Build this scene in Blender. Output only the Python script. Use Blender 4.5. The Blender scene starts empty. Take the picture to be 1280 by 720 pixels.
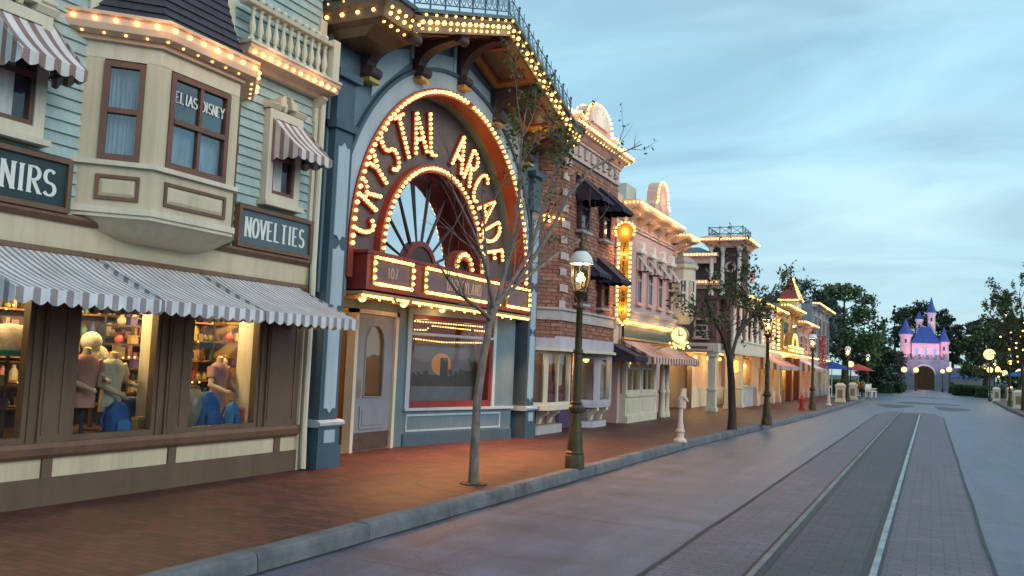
import bpy, bmesh, math, random
from math import sin, cos, pi, radians, sqrt, atan2
from mathutils import Matrix, Vector, noise
random.seed(7)
SC = bpy.context.scene
COL = SC.collection

# ------------------------------------------------------------------ camera
cam_d = bpy.data.cameras.new('camera')
cam = bpy.data.objects.new('camera', cam_d)
COL.objects.link(cam)
cam_d.sensor_width = 36.0
cam_d.lens = 1070.0 / 1280.0 * 36.0
cam_d.clip_start = 0.05
cam_d.clip_end = 6000
cam.matrix_world = Matrix(((0.898459394, 0.000926761, 0.439055644, 0.0),
                           (0.437171487, -0.0944557897, -0.894404380, 0.0),
                           (0.0406424482, 0.995528626, -0.0852698451, 1.75),
                           (0, 0, 0, 1)))
SC.camera = cam

# ------------------------------------------------------------------ sky, sun, exposure
SUN_EL, SUN_AZ = radians(29), radians(102)      # azimuth clockwise from the street direction (+Y)
world = bpy.data.worlds.new('World')
SC.world = world
world.use_nodes = True
nt = world.node_tree
nt.nodes.clear()
N = nt.nodes.new
L = nt.links.new
wo = N('ShaderNodeOutputWorld')
bg = N('ShaderNodeBackground')
bg.inputs['Strength'].default_value = 0.1
sky = N('ShaderNodeTexSky')
sky.sky_type = 'NISHITA'
sky.sun_disc = False
sky.sun_elevation = SUN_EL
sky.sun_rotation = SUN_AZ
sky.air_density = 1.0
sky.dust_density = 0.6
sky.ozone_density = 2.5
tc = N('ShaderNodeTexCoord')
sep = N('ShaderNodeSeparateXYZ')
L(tc.outputs['Generated'], sep.inputs[0])
def wmath(op, a, b=None, clamp=False):
    n = N('ShaderNodeMath'); n.operation = op; n.use_clamp = clamp
    for i, v in enumerate((a, b)):
        if v is None: continue
        if isinstance(v, (int, float)): n.inputs[i].default_value = v
        else: L(v, n.inputs[i])
    return n.outputs[0]
zc = wmath('ADD', wmath('MAXIMUM', sep.outputs[2], 0.0), 0.16)
comb = N('ShaderNodeCombineXYZ')
L(wmath('DIVIDE', sep.outputs[0], zc), comb.inputs[0])
L(wmath('DIVIDE', sep.outputs[1], zc), comb.inputs[1])
mp = N('ShaderNodeMapping')
mp.inputs['Rotation'].default_value = (0, 0, radians(24))
mp.inputs['Scale'].default_value = (0.75, 1.1, 1)
L(comb.outputs[0], mp.inputs[0])
nz = N('ShaderNodeTexNoise')
nz.inputs['Scale'].default_value = 1.25
nz.inputs['Detail'].default_value = 7
nz.inputs['Roughness'].default_value = 0.52
nz.inputs['Distortion'].default_value = 0.6
L(mp.outputs[0], nz.inputs['Vector'])
cr = N('ShaderNodeValToRGB')
cr.color_ramp.elements[0].position = 0.42
cr.color_ramp.elements[0].color = (0, 0, 0, 1)
cr.color_ramp.elements[1].position = 0.64
cr.color_ramp.elements[1].color = (1, 1, 1, 1)
L(nz.outputs['Fac'], cr.inputs[0])
nz2 = N('ShaderNodeTexNoise')
nz2.inputs['Scale'].default_value = 0.8
nz2.inputs['Detail'].default_value = 6
L(mp.outputs[0], nz2.inputs['Vector'])
cc = N('ShaderNodeMixRGB')          # cloud colour: slate blue undersides to pale tops
cc.inputs[1].default_value = (5.1, 8.9, 10.8, 1)
cc.inputs[2].default_value = (6.6, 9.5, 10.6, 1)
mr2 = N('ShaderNodeMapRange'); mr2.inputs['From Min'].default_value = 0.36; mr2.inputs['From Max'].default_value = 0.64; mr2.interpolation_type = 'SMOOTHSTEP'
L(nz2.outputs['Fac'], mr2.inputs['Value'])
L(mr2.outputs[0], cc.inputs[0])
mx = N('ShaderNodeMixRGB')
tint = N('ShaderNodeMixRGB'); tint.blend_type = 'MULTIPLY'; tint.inputs[0].default_value = 1
tint.inputs[2].default_value = (1.0, 1.1, 1.1, 1)
L(sky.outputs[0], tint.inputs[1])
L(tint.outputs[0], mx.inputs[1])
L(cc.outputs[0], mx.inputs[2])
L(wmath('ADD', wmath('MULTIPLY', cr.outputs[0], 0.4), 0.58), mx.inputs[0])
L(mx.outputs[0], bg.inputs['Color'])
L(bg.outputs[0], wo.inputs['Surface'])

sun_d = bpy.data.lights.new('sun', 'SUN')
sun_d.energy = 1.35
sun_d.angle = radians(35)
sun_d.color = (1.0, 0.90, 0.78)
sun = bpy.data.objects.new('sun', sun_d)
COL.objects.link(sun)
sdir = Vector((sin(SUN_AZ) * cos(SUN_EL), cos(SUN_AZ) * cos(SUN_EL), sin(SUN_EL)))
sun.rotation_euler = sdir.to_track_quat('Z', 'Y').to_euler()
sun.location = (0, 0, 60)

SC.view_settings.view_transform = 'Standard'
SC.view_settings.look = 'None'
SC.view_settings.exposure = 0.0
SC.view_settings.gamma = 1.0
SC.view_settings.use_curve_mapping = False
SC.render.engine = 'CYCLES'
SC.cycles.use_denoising = True
SC.cycles.max_bounces = 6
SC.cycles.diffuse_bounces = 3
SC.cycles.glossy_bounces = 3
SC.cycles.transmission_bounces = 4
SC.cycles.transparent_max_bounces = 12
SC.cycles.sample_clamp_indirect = 4.0
SC.cycles.caustics_reflective = False
SC.cycles.caustics_refractive = False

# ------------------------------------------------------------------ materials
MATS = {}
def pm(name, rgb, rough=0.6, var=0.14, scale=5.0, bump=0.06, metal=0.0, spec=0.4, streak=0.0, emit=None, es=0.0):
    """painted / plain surface: colour with soft mottling, optional vertical streaks, fine relief"""
    if name in MATS: return MATS[name]
    m = bpy.data.materials.new(name); m.use_nodes = True
    t = m.node_tree; n = t.nodes; l = t.links
    b = n['Principled BSDF']
    b.inputs['Roughness'].default_value = rough
    b.inputs['Metallic'].default_value = metal
    b.inputs['Specular IOR Level'].default_value = spec
    c = n.new('ShaderNodeTexCoord')
    a = n.new('ShaderNodeTexNoise'); a.inputs['Scale'].default_value = scale; a.inputs['Detail'].default_value = 6
    a.inputs['Roughness'].default_value = 0.65
    mpn = n.new('ShaderNodeMapping'); mpn.inputs['Scale'].default_value = (1, 1, 1 - streak * 0.85)
    oi = n.new('ShaderNodeObjectInfo')
    l.new(c.outputs['Object'], mpn.inputs[0])
    av = n.new('ShaderNodeVectorMath'); av.operation = 'ADD'
    sc_ = n.new('ShaderNodeVectorMath'); sc_.operation = 'SCALE'; sc_.inputs['Scale'].default_value = 37.0
    cb = n.new('ShaderNodeCombineXYZ')
    l.new(oi.outputs['Random'], cb.inputs[0]); l.new(oi.outputs['Random'], cb.inputs[1])
    l.new(cb.outputs[0], sc_.inputs[0])
    l.new(mpn.outputs[0], av.inputs[0]); l.new(sc_.outputs[0], av.inputs[1])
    l.new(av.outputs[0], a.inputs['Vector'])
    r = n.new('ShaderNodeMapRange')
    r.inputs['From Min'].default_value = 0.3; r.inputs['From Max'].default_value = 0.7
    r.inputs['To Min'].default_value = 1 - var; r.inputs['To Max'].default_value = 1 + var
    l.new(a.outputs['Fac'], r.inputs['Value'])
    mu = n.new('ShaderNodeMixRGB'); mu.blend_type = 'MULTIPLY'; mu.inputs[0].default_value = 1
    mu.inputs[1].default_value = (*rgb, 1)
    l.new(r.outputs[0], mu.inputs[2])
    if streak > 0:                               # rain streaks and grime with a shape of their own
        g = n.new('ShaderNodeTexNoise'); g.inputs['Scale'].default_value = 5.5; g.inputs['Detail'].default_value = 7; g.inputs['Roughness'].default_value = 0.7
        gm = n.new('ShaderNodeMapping'); gm.inputs['Scale'].default_value = (1.6, 1.6, 0.13)
        l.new(av.outputs[0], gm.inputs[0]); l.new(gm.outputs[0], g.inputs['Vector'])
        gr = n.new('ShaderNodeMapRange'); gr.inputs['From Min'].default_value = 0.32; gr.inputs['From Max'].default_value = 0.52
        gr.inputs['To Min'].default_value = 0.9; gr.inputs['To Max'].default_value = 1.03
        l.new(g.outputs['Fac'], gr.inputs['Value'])
        m5 = n.new('ShaderNodeMixRGB'); m5.blend_type = 'MULTIPLY'; m5.inputs[0].default_value = 1
        l.new(mu.outputs[0], m5.inputs[1]); l.new(gr.outputs[0], m5.inputs[2]); mu = m5
    l.new(mu.outputs[0], b.inputs['Base Color'])
    if bump:
        a2 = n.new('ShaderNodeTexNoise'); a2.inputs['Scale'].default_value = scale * 9; a2.inputs['Detail'].default_value = 4
        l.new(av.outputs[0], a2.inputs['Vector'])
        bn = n.new('ShaderNodeBump'); bn.inputs['Strength'].default_value = bump; bn.inputs['Distance'].default_value = 0.02
        l.new(a2.outputs['Fac'], bn.inputs['Height']); l.new(bn.outputs[0], b.inputs['Normal'])
    if emit:
        b.inputs['Emission Color'].default_value = (*emit, 1); b.inputs['Emission Strength'].default_value = es
    MATS[name] = m
    return m

def emis(name, rgb, s):
    if name in MATS: return MATS[name]
    m = bpy.data.materials.new(name); m.use_nodes = True
    t = m.node_tree; t.nodes.clear()
    o = t.nodes.new('ShaderNodeOutputMaterial'); e = t.nodes.new('ShaderNodeEmission')
    e.inputs[0].default_value = (*rgb, 1); e.inputs[1].default_value = s
    t.links.new(e.outputs[0], o.inputs[0])
    MATS[name] = m
    return m

def glassm(name, tint=(0.9, 0.95, 0.95), refl=0.12, rough=0.02, fres=0.45):
    """thin window pane: see-through with a fresnel mirror on top"""
    if name in MATS: return MATS[name]
    m = bpy.data.materials.new(name); m.use_nodes = True
    t = m.node_tree; t.nodes.clear(); n = t.nodes.new; l = t.links.new
    o = n('ShaderNodeOutputMaterial'); tr = n('ShaderNodeBsdfTransparent'); g = n('ShaderNodeBsdfGlossy')
    tr.inputs[0].default_value = (*tint, 1); g.inputs['Roughness'].default_value = rough
    lw = n('ShaderNodeLayerWeight'); lw.inputs['Blend'].default_value = 0.25
    ad = n('ShaderNodeMath'); ad.operation = 'MULTIPLY_ADD'; ad.use_clamp = True
    ad.inputs[1].default_value = fres; ad.inputs[2].default_value = refl
    l(lw.outputs['Fresnel'], ad.inputs[0])
    mxs = n('ShaderNodeMixShader'); l(ad.outputs[0], mxs.inputs[0]); l(tr.outputs[0], mxs.inputs[1]); l(g.outputs[0], mxs.inputs[2])
    tcn = n('ShaderNodeTexCoord'); nzz = n('ShaderNodeTexNoise'); nzz.inputs['Scale'].default_value = 1.7
    bn = n('ShaderNodeBump'); bn.inputs['Strength'].default_value = 0.05; bn.inputs['Distance'].default_value = 0.05
    l(tcn.outputs['Object'], nzz.inputs['Vector']); l(nzz.outputs['Fac'], bn.inputs['Height']); l(bn.outputs[0], g.inputs['Normal'])
    l(mxs.outputs[0], o.inputs[0])
    MATS[name] = m
    return m

def brickm(name, c1, c2, mortar, bw, bh, msize, rough=0.75, bump=0.4, rot=0.0, squash=False, var=0.35):
    if name in MATS: return MATS[name]
    m = bpy.data.materials.new(name); m.use_nodes = True
    t = m.node_tree; n = t.nodes.new; l = t.links.new
    b = t.nodes['Principled BSDF']; b.inputs['Roughness'].default_value = rough; b.inputs['Specular IOR Level'].default_value = 0.3
    c = n('ShaderNodeTexCoord'); mpn = n('ShaderNodeMapping'); mpn.inputs['Rotation'].default_value = (0, 0, rot)
    l(c.outputs['Object'], mpn.inputs[0])
    k = n('ShaderNodeTexBrick'); k.inputs['Scale'].default_value = 1.0
    k.inputs['Brick Width'].default_value = bw; k.inputs['Row Height'].default_value = bh
    k.inputs['Mortar Size'].default_value = msize; k.inputs['Mortar Smooth'].default_value = 0.3
    k.inputs['Color1'].default_value = (*c1, 1); k.inputs['Color2'].default_value = (*c2, 1); k.inputs['Mortar'].default_value = (*mortar, 1)
    l(mpn.outputs[0], k.inputs['Vector'])
    a = n('ShaderNodeTexNoise'); a.inputs['Scale'].default_value = 0.9; a.inputs['Detail'].default_value = 8; a.inputs['Roughness'].default_value = 0.7
    l(c.outputs['Object'], a.inputs['Vector'])
    r = n('ShaderNodeMapRange'); r.inputs['From Min'].default_value = 0.3; r.inputs['From Max'].default_value = 0.7
    r.inputs['To Min'].default_value = 1 - var; r.inputs['To Max'].default_value = 1 + var
    l(a.outputs['Fac'], r.inputs['Value'])
    mu = n('ShaderNodeMixRGB'); mu.blend_type = 'MULTIPLY'; mu.inputs[0].default_value = 1
    l(k.outputs['Color'], mu.inputs[1]); l(r.outputs[0], mu.inputs[2]); l(mu.outputs[0], b.inputs['Base Color'])
    rr = n('ShaderNodeMapRange'); rr.inputs['To Min'].default_value = rough - 0.18; rr.inputs['To Max'].default_value = rough + 0.15
    l(a.outputs['Fac'], rr.inputs['Value']); l(rr.outputs[0], b.inputs['Roughness'])
    a2 = n('ShaderNodeTexNoise'); a2.inputs['Scale'].default_value = 45; a2.inputs['Detail'].default_value = 3
    l(c.outputs['Object'], a2.inputs['Vector'])
    s = n('ShaderNodeMath'); s.operation = 'MULTIPLY_ADD'; s.inputs[1].default_value = -1.2
    l(k.outputs['Fac'], s.inputs[0]); l(a2.outputs['Fac'], s.inputs[2])
    bn = n('ShaderNodeBump'); bn.inputs['Strength'].default_value = bump; bn.inputs['Distance'].default_value = 0.008
    l(s.outputs[0], bn.inputs['Height']); l(bn.outputs[0], b.inputs['Normal'])
    MATS[name] = m
    return m

def stripem(name, c1, c2, period, axis=1, duty=0.5, phase=0.0, rough=0.85):
    """striped awning cloth; stripes printed across the given object axis"""
    if name in MATS: return MATS[name]
    m = bpy.data.materials.new(name); m.use_nodes = True
    t = m.node_tree; n = t.nodes.new; l = t.links.new
    b = t.nodes['Principled BSDF']; b.inputs['Roughness'].default_value = rough; b.inputs['Specular IOR Level'].default_value = 0.2
    c = n('ShaderNodeTexCoord'); s = n('ShaderNodeSeparateXYZ'); l(c.outputs['Object'], s.inputs[0])
    ml = n('ShaderNodeMath'); ml.operation = 'MULTIPLY_ADD'; ml.inputs[1].default_value = 1.0 / period; ml.inputs[2].default_value = phase
    if axis == 3:                                # cheeks and fronts in one: along x + y
        ax = n('ShaderNodeMath'); ax.operation = 'ADD'; l(s.outputs[0], ax.inputs[0]); l(s.outputs[1], ax.inputs[1]); l(ax.outputs[0], ml.inputs[0])
    else:
        l(s.outputs[axis], ml.inputs[0])
    f = n('ShaderNodeMath'); f.operation = 'FRACT'; l(ml.outputs[0], f.inputs[0])
    g = n('ShaderNodeMath'); g.operation = 'GREATER_THAN'; g.inputs[1].default_value = duty; l(f.outputs[0], g.inputs[0])
    mxr = n('ShaderNodeMixRGB'); mxr.inputs[1].default_value = (*c1, 1); mxr.inputs[2].default_value = (*c2, 1)
    l(g.outputs[0], mxr.inputs[0])
    a = n('ShaderNodeTexNoise'); a.inputs['Scale'].default_value = 3; a.inputs['Detail'].default_value = 6
    l(c.outputs['Object'], a.inputs['Vector'])
    r = n('ShaderNodeMapRange'); r.inputs['To Min'].default_value = 0.6; r.inputs['To Max'].default_value = 1.3
    l(a.outputs['Fac'], r.inputs['Value'])
    mu = n('ShaderNodeMixRGB'); mu.blend_type = 'MULTIPLY'; mu.inputs[0].default_value = 1
    l(mxr.outputs[0], mu.inputs[1]); l(r.outputs[0], mu.inputs[2]); l(mu.outputs[0], b.inputs['Base Color'])
    bn = n('ShaderNodeBump'); bn.inputs['Strength'].default_value = 0.5; bn.inputs['Distance'].default_value = 0.05
    l(a.outputs['Fac'], bn.inputs['Height']); l(bn.outputs[0], b.inputs['Normal'])
    MATS[name] = m
    return m

def leafm(name, c1, c2, scale=1.2):
    if name in MATS: return MATS[name]
    m = bpy.data.materials.new(name); m.use_nodes = True
    t = m.node_tree; n = t.nodes.new; l = t.links.new
    b = t.nodes['Principled BSDF']; b.inputs['Roughness'].default_value = 0.6; b.inputs['Specular IOR Level'].default_value = 0.25
    c = n('ShaderNodeTexCoord'); a = n('ShaderNodeTexNoise'); a.inputs['Scale'].default_value = scale; a.inputs['Detail'].default_value = 8
    a.inputs['Roughness'].default_value = 0.75
    l(c.outputs['Object'], a.inputs['Vector'])
    r = n('ShaderNodeValToRGB'); r.color_ramp.elements[0].position = 0.36; r.color_ramp.elements[1].position = 0.66
    r.color_ramp.elements[0].color = (*c1, 1); r.color_ramp.elements[1].color = (*c2, 1)
    l(a.outputs['Fac'], r.inputs[0]); l(r.outputs[0], b.inputs['Base Color'])
    MATS[name] = m
    return m

BULB_C = (1.0, 0.47, 0.11)
BULB = emis('bulb_glow', BULB_C, 6.5)
BULB_FAR = emis('bulb_glow_far', (1.0, 0.52, 0.13), 5.0)
GLOBE = emis('lamp_globe', (1.0, 0.62, 0.2), 2.6)
FLAME = emis('lamp_flame', (1.0, 0.6, 0.2), 9.0)
CREAM = pm('cream_paint', (0.55, 0.48, 0.345), 0.55, 0.1, 2.5, 0.05, streak=0.6)
CREAM_L = pm('pale_cream_paint', (0.62, 0.57, 0.45), 0.55, 0.1, 2.5, 0.05, streak=0.6)
BROWN = pm('brown_trim_paint', (0.155, 0.088, 0.058), 0.5, 0.2, 4, 0.08, streak=0.5)
BROWN_P = pm('tan_brown_paint', (0.125, 0.082, 0.055), 0.55, 0.15, 3, 0.05, streak=0.5)
SIDING = pm('green_grey_siding', (0.35, 0.46, 0.46), 0.55, 0.16, 2.0, 0.05, streak=0.2)
SLATE = pm('dark_slate', (0.045, 0.042, 0.055), 0.6, 0.3, 7, 0.2)
SASH = pm('red_brown_sash', (0.16, 0.075, 0.05), 0.45, 0.15, 5, 0.05)
TEAL = pm('teal_paint', (0.125, 0.195, 0.24), 0.5, 0.12, 2.2, 0.05, streak=0.6)
TEAL_D = pm('deep_teal_paint', (0.055, 0.10, 0.14), 0.5, 0.15, 2.2, 0.05, streak=0.6)
TEAL_L = pm('pale_blue_paint', (0.36, 0.47, 0.55), 0.5, 0.1, 2.2, 0.05, streak=0.5)
BURG = pm('burgundy_paint', (0.19, 0.028, 0.027), 0.42, 0.15, 4, 0.04)
PANELC = pm('grey_brown_panel', (0.125, 0.108, 0.112), 0.65, 0.15, 4, 0.04)
PLUM = pm('plum_brown_paint', (0.075, 0.05, 0.055), 0.6, 0.15, 4, 0.04)
REDRIM = pm('red_rim_paint', (0.25, 0.042, 0.026), 0.45, 0.12, 4, 0.04)
GOLD = pm('gold_paint', (0.55, 0.36, 0.12), 0.35, 0.1, 6, 0.03, metal=0.6)
TAN = pm('tan_soffit_paint', (0.42, 0.27, 0.11), 0.6, 0.12, 3, 0.04)
BRONZE = pm('brown_bronze_trim', (0.10, 0.07, 0.045), 0.45, 0.2, 5, 0.06)
IRON = pm('blue_grey_iron', (0.10, 0.15, 0.19), 0.45, 0.2, 8, 0.05, metal=0.3)
GREY_D = pm('grey_door_paint', (0.22, 0.245, 0.285), 0.5, 0.1, 3, 0.04, streak=0.5)
KICK = pm('bronze_kick_plate', (0.16, 0.12, 0.10), 0.35, 0.2, 6, 0.03, metal=0.7)
WOODW = pm('warm_wood', (0.33, 0.17, 0.06), 0.5, 0.25, 3, 0.06, streak=0.9)
WOODD = pm('dark_wood', (0.10, 0.05, 0.025), 0.5, 0.25, 4, 0.06, streak=0.9)
YWALL = pm('mustard_wall', (0.55, 0.36, 0.12), 0.7, 0.12, 2, 0.03)
GLASS = glassm('shop_glass', refl=0.012, fres=0.22)
GLASS_R = glassm('sky_mirror_glass', (0.75, 0.85, 0.92), refl=0.6, rough=0.03)
GLASS_B = glassm('bay_glass', (0.8, 0.88, 0.92), refl=0.09, fres=0.6)
DARKPANE = pm('dark_pane', (0.03, 0.035, 0.045), 0.08, 0.3, 1.5, 0.0, spec=0.8)
SIGNGREEN = pm('dark_green_sign', (0.022, 0.045, 0.05), 0.45, 0.15, 4, 0.03)
SIGNBLUE = pm('slate_blue_sign', (0.075, 0.125, 0.155), 0.45, 0.12, 4, 0.03)
LETTER = pm('pale_letter_paint', (0.72, 0.74, 0.70), 0.5, 0.08, 8, 0.0)
STONE = pm('grey_stone', (0.42, 0.40, 0.40), 0.8, 0.18, 4, 0.15)
STONE_P = pm('pink_grey_stone', (0.52, 0.42, 0.41), 0.8, 0.2, 4, 0.15)
PINK = pm('dusty_pink_paint', (0.56, 0.37, 0.36), 0.65, 0.1, 2, 0.05, streak=0.6)
PEACH = pm('peach_paint', (0.70, 0.49, 0.36), 0.6, 0.1, 2, 0.05, streak=0.6)
SALMON = pm('salmon_paint', (0.70, 0.43, 0.36), 0.6, 0.1, 2, 0.05, streak=0.5)
MAROON = pm('maroon_shingle', (0.075, 0.035, 0.04), 0.7, 0.25, 6, 0.2)
MAROON_W = pm('maroon_wall', (0.17, 0.075, 0.075), 0.7, 0.2, 4, 0.1)
WHITE = pm('white_paint', (0.74, 0.71, 0.66), 0.5, 0.08, 3, 0.04, streak=0.5)
LILAC = pm('lilac_grey_paint', (0.46, 0.43, 0.50), 0.55, 0.1, 3, 0.04, streak=0.5)
PURPLE = pm('purple_paint', (0.07, 0.04, 0.10), 0.5, 0.1, 3, 0.04)
NAVY = pm('navy_awning_cloth', (0.035, 0.03, 0.055), 0.85, 0.25, 4, 0.1)
LAMPMETAL = pm('olive_bronze_iron', (0.062, 0.052, 0.026), 0.42, 0.3, 6, 0.12, metal=0.35)
CONC = pm('kerb_concrete', (0.125, 0.13, 0.145), 0.8, 0.4, 2.2, 0.4)
BARK = pm('grey_bark', (0.21, 0.17, 0.15), 0.85, 0.45, 14, 0.9, streak=0.7)
BARK_D = pm('dark_bark', (0.055, 0.042, 0.03), 0.85, 0.3, 9, 0.4, streak=0.7)
PLASTIC_K = pm('black_iron', (0.02, 0.02, 0.022), 0.5, 0.2, 6, 0.05)
AWN_G = stripem('grey_white_stripe', (0.64, 0.63, 0.65), (0.27, 0.24, 0.245), 0.0775, 1, 0.55)
AWN_GV = stripem('grey_white_valance', (0.66, 0.67, 0.72), (0.31, 0.28, 0.295), 0.155, 3, 0.55)
AWN_R = stripem('rose_white_stripe', (0.66, 0.63, 0.64), (0.27, 0.18, 0.165), 0.155, 1, 0.55)
AWN_RV = stripem('rose_white_valance', (0.68, 0.65, 0.66), (0.30, 0.20, 0.185), 0.155, 3, 0.55)
AWN_RED = stripem('red_white_stripe', (0.62, 0.52, 0.48), (0.32, 0.11, 0.10), 0.30, 1, 0.5)
AWN_REDV = stripem('red_white_valance', (0.66, 0.56, 0.50), (0.32, 0.11, 0.10), 0.30, 3, 0.5)
LACE = pm('lace_curtain', (0.55, 0.56, 0.58), 0.9, 0.35, 9, 0.1, streak=0.95)
CURT = pm('red_curtain', (0.20, 0.022, 0.02), 0.85, 0.3, 6, 0.1, streak=0.95)

# ------------------------------------------------------------------ mesh helpers
def FM(x0, y0, ux, uy):
    """face frame: local (u along, d outward, w up) -> world"""
    k = sqrt(ux * ux + uy * uy); ux /= k; uy /= k
    return Matrix(((ux, uy, 0, x0), (uy, -ux, 0, y0), (0, 0, 1, 0), (0, 0, 0, 1)))
def SM(X0): return FM(X0, 0, 0, 1)

WF = {'A': 1.22, 'L': .82, 'T': .95, 'E': .88, 'S': .92}
class MB:
    def __init__(s, M=None):
        s.v = []; s.f = []; s.M = M
    def add(s, vs, fs):
        k = len(s.v)
        if s.M is not None: vs = [tuple(s.M @ Vector(p)) for p in vs]
        s.v += [tuple(p) for p in vs]
        s.f += [tuple(i + k for i in q) for q in fs]
        return s
    def box(s, a0, a1, b0, b1, c0, c1):
        if a0 > a1: a0, a1 = a1, a0
        if b0 > b1: b0, b1 = b1, b0
        if c0 > c1: c0, c1 = c1, c0
        return s.add([(a0, b0, c0), (a1, b0, c0), (a1, b1, c0), (a0, b1, c0), (a0, b0, c1), (a1, b0, c1), (a1, b1, c1), (a0, b1, c1)],
                     [(0, 3, 2, 1), (4, 5, 6, 7), (0, 1, 5, 4), (1, 2, 6, 5), (2, 3, 7, 6), (3, 0, 4, 7)])
    def loft(s, loops, cap=True, closed=True):
        n = len(loops[0]); vs = [p for lp in loops for p in lp]; fs = []
        for i in range(len(loops) - 1):
            for j in range(n if closed else n - 1):
                a = i * n + j; b = i * n + (j + 1) % n
                fs.append((a, b, b + n, a + n))
        if cap:
            fs.append(tuple(range(n))[::-1]); fs.append(tuple(range((len(loops) - 1) * n, len(loops) * n)))
        return s.add(vs, fs)
    def prism(s, poly, z0, z1):                 # polygon in the first two axes
        return s.loft([[(x, y, z0) for x, y in poly], [(x, y, z1) for x, y in poly]])
    def ext_d(s, poly, d0, d1):                 # polygon in (u, w), extruded outward
        return s.loft([[(u, d0, w) for u, w in poly], [(u, d1, w) for u, w in poly]])
    def ext_u(s, poly, u0, u1):                 # profile in (d, w), extruded along u
        return s.loft([[(u0, d, w) for d, w in poly], [(u1, d, w) for d, w in poly]])
    def lathe(s, cx, cy, prof, n=12, ax=1.0, ph=0.0):
        loops = [[(cx + r * cos(2 * pi * (i + ph) / n), cy + r * ax * sin(2 * pi * (i + ph) / n), z) for i in range(n)] for r, z in prof]
        return s.loft(loops)
    def tube(s, pts, r, n=6):
        pts = [Vector(p) for p in pts]; loops = []
        rs = r if isinstance(r, (list, tuple)) else [r] * len(pts)
        ref = Vector((0.37, 0.21, 0.9))
        for i, p in enumerate(pts):
            t = (pts[min(i + 1, len(pts) - 1)] - pts[max(i - 1, 0)])
            if t.length < 1e-9: t = Vector((0, 0, 1))
            t.normalize()
            a = t.cross(ref)
            if a.length < 1e-3: a = t.cross(Vector((1, 0, 0)))
            a.normalize(); b = t.cross(a)
            loops.append([tuple(p + (a * cos(2 * pi * k / n) + b * sin(2 * pi * k / n)) * rs[i]) for k in range(n)])
        return s.loft(loops)
    def ball(s, c, r, n=8, m=5, sz=1.0):
        vs = []; fs = []
        loops = [[(c[0] + r * sin(pi * (j + .5) / m) * cos(2 * pi * i / n), c[1] + r * sin(pi * (j + .5) / m) * sin(2 * pi * i / n), c[2] - r * sz * cos(pi * (j + .5) / m)) for i in range(n)] for j in range(m)]
        return s.loft(loops)
    def bulb(s, c, r):
        t = (1 + sqrt(5)) / 2; k = r / sqrt(1 + t * t)
        vs = [(-1, t, 0), (1, t, 0), (-1, -t, 0), (1, -t, 0), (0, -1, t), (0, 1, t), (0, -1, -t), (0, 1, -t), (t, 0, -1), (t, 0, 1), (-t, 0, -1), (-t, 0, 1)]
        fs = [(0, 11, 5), (0, 5, 1), (0, 1, 7), (0, 7, 10), (0, 10, 11), (1, 5, 9), (5, 11, 4), (11, 10, 2), (10, 7, 6), (7, 1, 8), (3, 9, 4), (3, 4, 2), (3, 2, 6), (3, 6, 8), (3, 8, 9), (4, 9, 5), (2, 4, 11), (6, 2, 10), (8, 6, 7), (9, 8, 1)]
        return s.add([(c[0] + x * k, c[1] + y * k, c[2] + z * k) for x, y, z in vs], fs)
    def ring(s, c, r0, r1, d0, d1, a0, a1, n):   # arch band in (u, w) about c, extruded d0..d1
        lo = []
        for i in range(n + 1):
            a = a0 + (a1 - a0) * i / n; ca, sa = cos(a), sin(a)
            lo.append([(c[0] + r0 * ca, d0, c[1] + r0 * sa), (c[0] + r1 * ca, d0, c[1] + r1 * sa), (c[0] + r1 * ca, d1, c[1] + r1 * sa), (c[0] + r0 * ca, d1, c[1] + r0 * sa)])
        return s.loft(lo)

def mesh_of(name, mb, mat, smooth):
    me = bpy.data.meshes.new(name)
    me.from_pydata(mb.v, [], mb.f)
    bm = bmesh.new(); bm.from_mesh(me)
    bmesh.ops.recalc_face_normals(bm, faces=bm.faces)
    bm.to_mesh(me); bm.free()
    if smooth:
        for p in me.polygons: p.use_smooth = True
        try: me.set_sharp_from_angle(angle=radians(smooth if smooth is not True else 40))
        except Exception: pass
    if mat: me.materials.append(mat)
    return me

ROOT = {}
def P(name, mb, mat, parent=None, smooth=None, kind=None, label=None):
    me = mesh_of(name, mb, mat, smooth)
    o = bpy.data.objects.new(name, me)
    COL.objects.link(o)
    if parent is not None:
        o.parent = parent
        o.matrix_parent_inverse = ROOT[parent.name].inverted()
    ROOT[o.name] = Matrix.Identity(4)
    if kind: o['kind'] = kind
    if label: o['label'] = label
    return o

def T(name, label, cat, loc=(0, 0, 0), group=None):
    o = bpy.data.objects.new(name, None)
    o.empty_display_size = 0.2
    COL.objects.link(o)
    o.location = loc
    ROOT[o.name] = Matrix.Translation(Vector(loc))
    o['label'] = label; o['category'] = cat
    if group: o['group'] = group
    return o

def one(name, mb, mat, label, cat, group=None, smooth=None):
    o = P(name, mb, mat, None, smooth)
    o['label'] = label; o['category'] = cat
    if group: o['group'] = group
    return o

def struct(name, mb, mat, smooth=None):
    o = P(name, mb, mat, None, smooth); o['kind'] = 'structure'
    return o

def copy_tree(o, parent=None, loc=None, label=None):
    c = o.copy(); COL.objects.link(c)
    ROOT[c.name] = ROOT[o.name]
    if parent is not None:
        mpi = o.matrix_parent_inverse.copy()
        c.parent = parent
        c.matrix_parent_inverse = mpi
    for ch in [x for x in bpy.data.objects if x.parent == o]:
        copy_tree(ch, c)
    if loc is not None: c.location = loc
    if label: c['label'] = label
    return c

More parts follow.
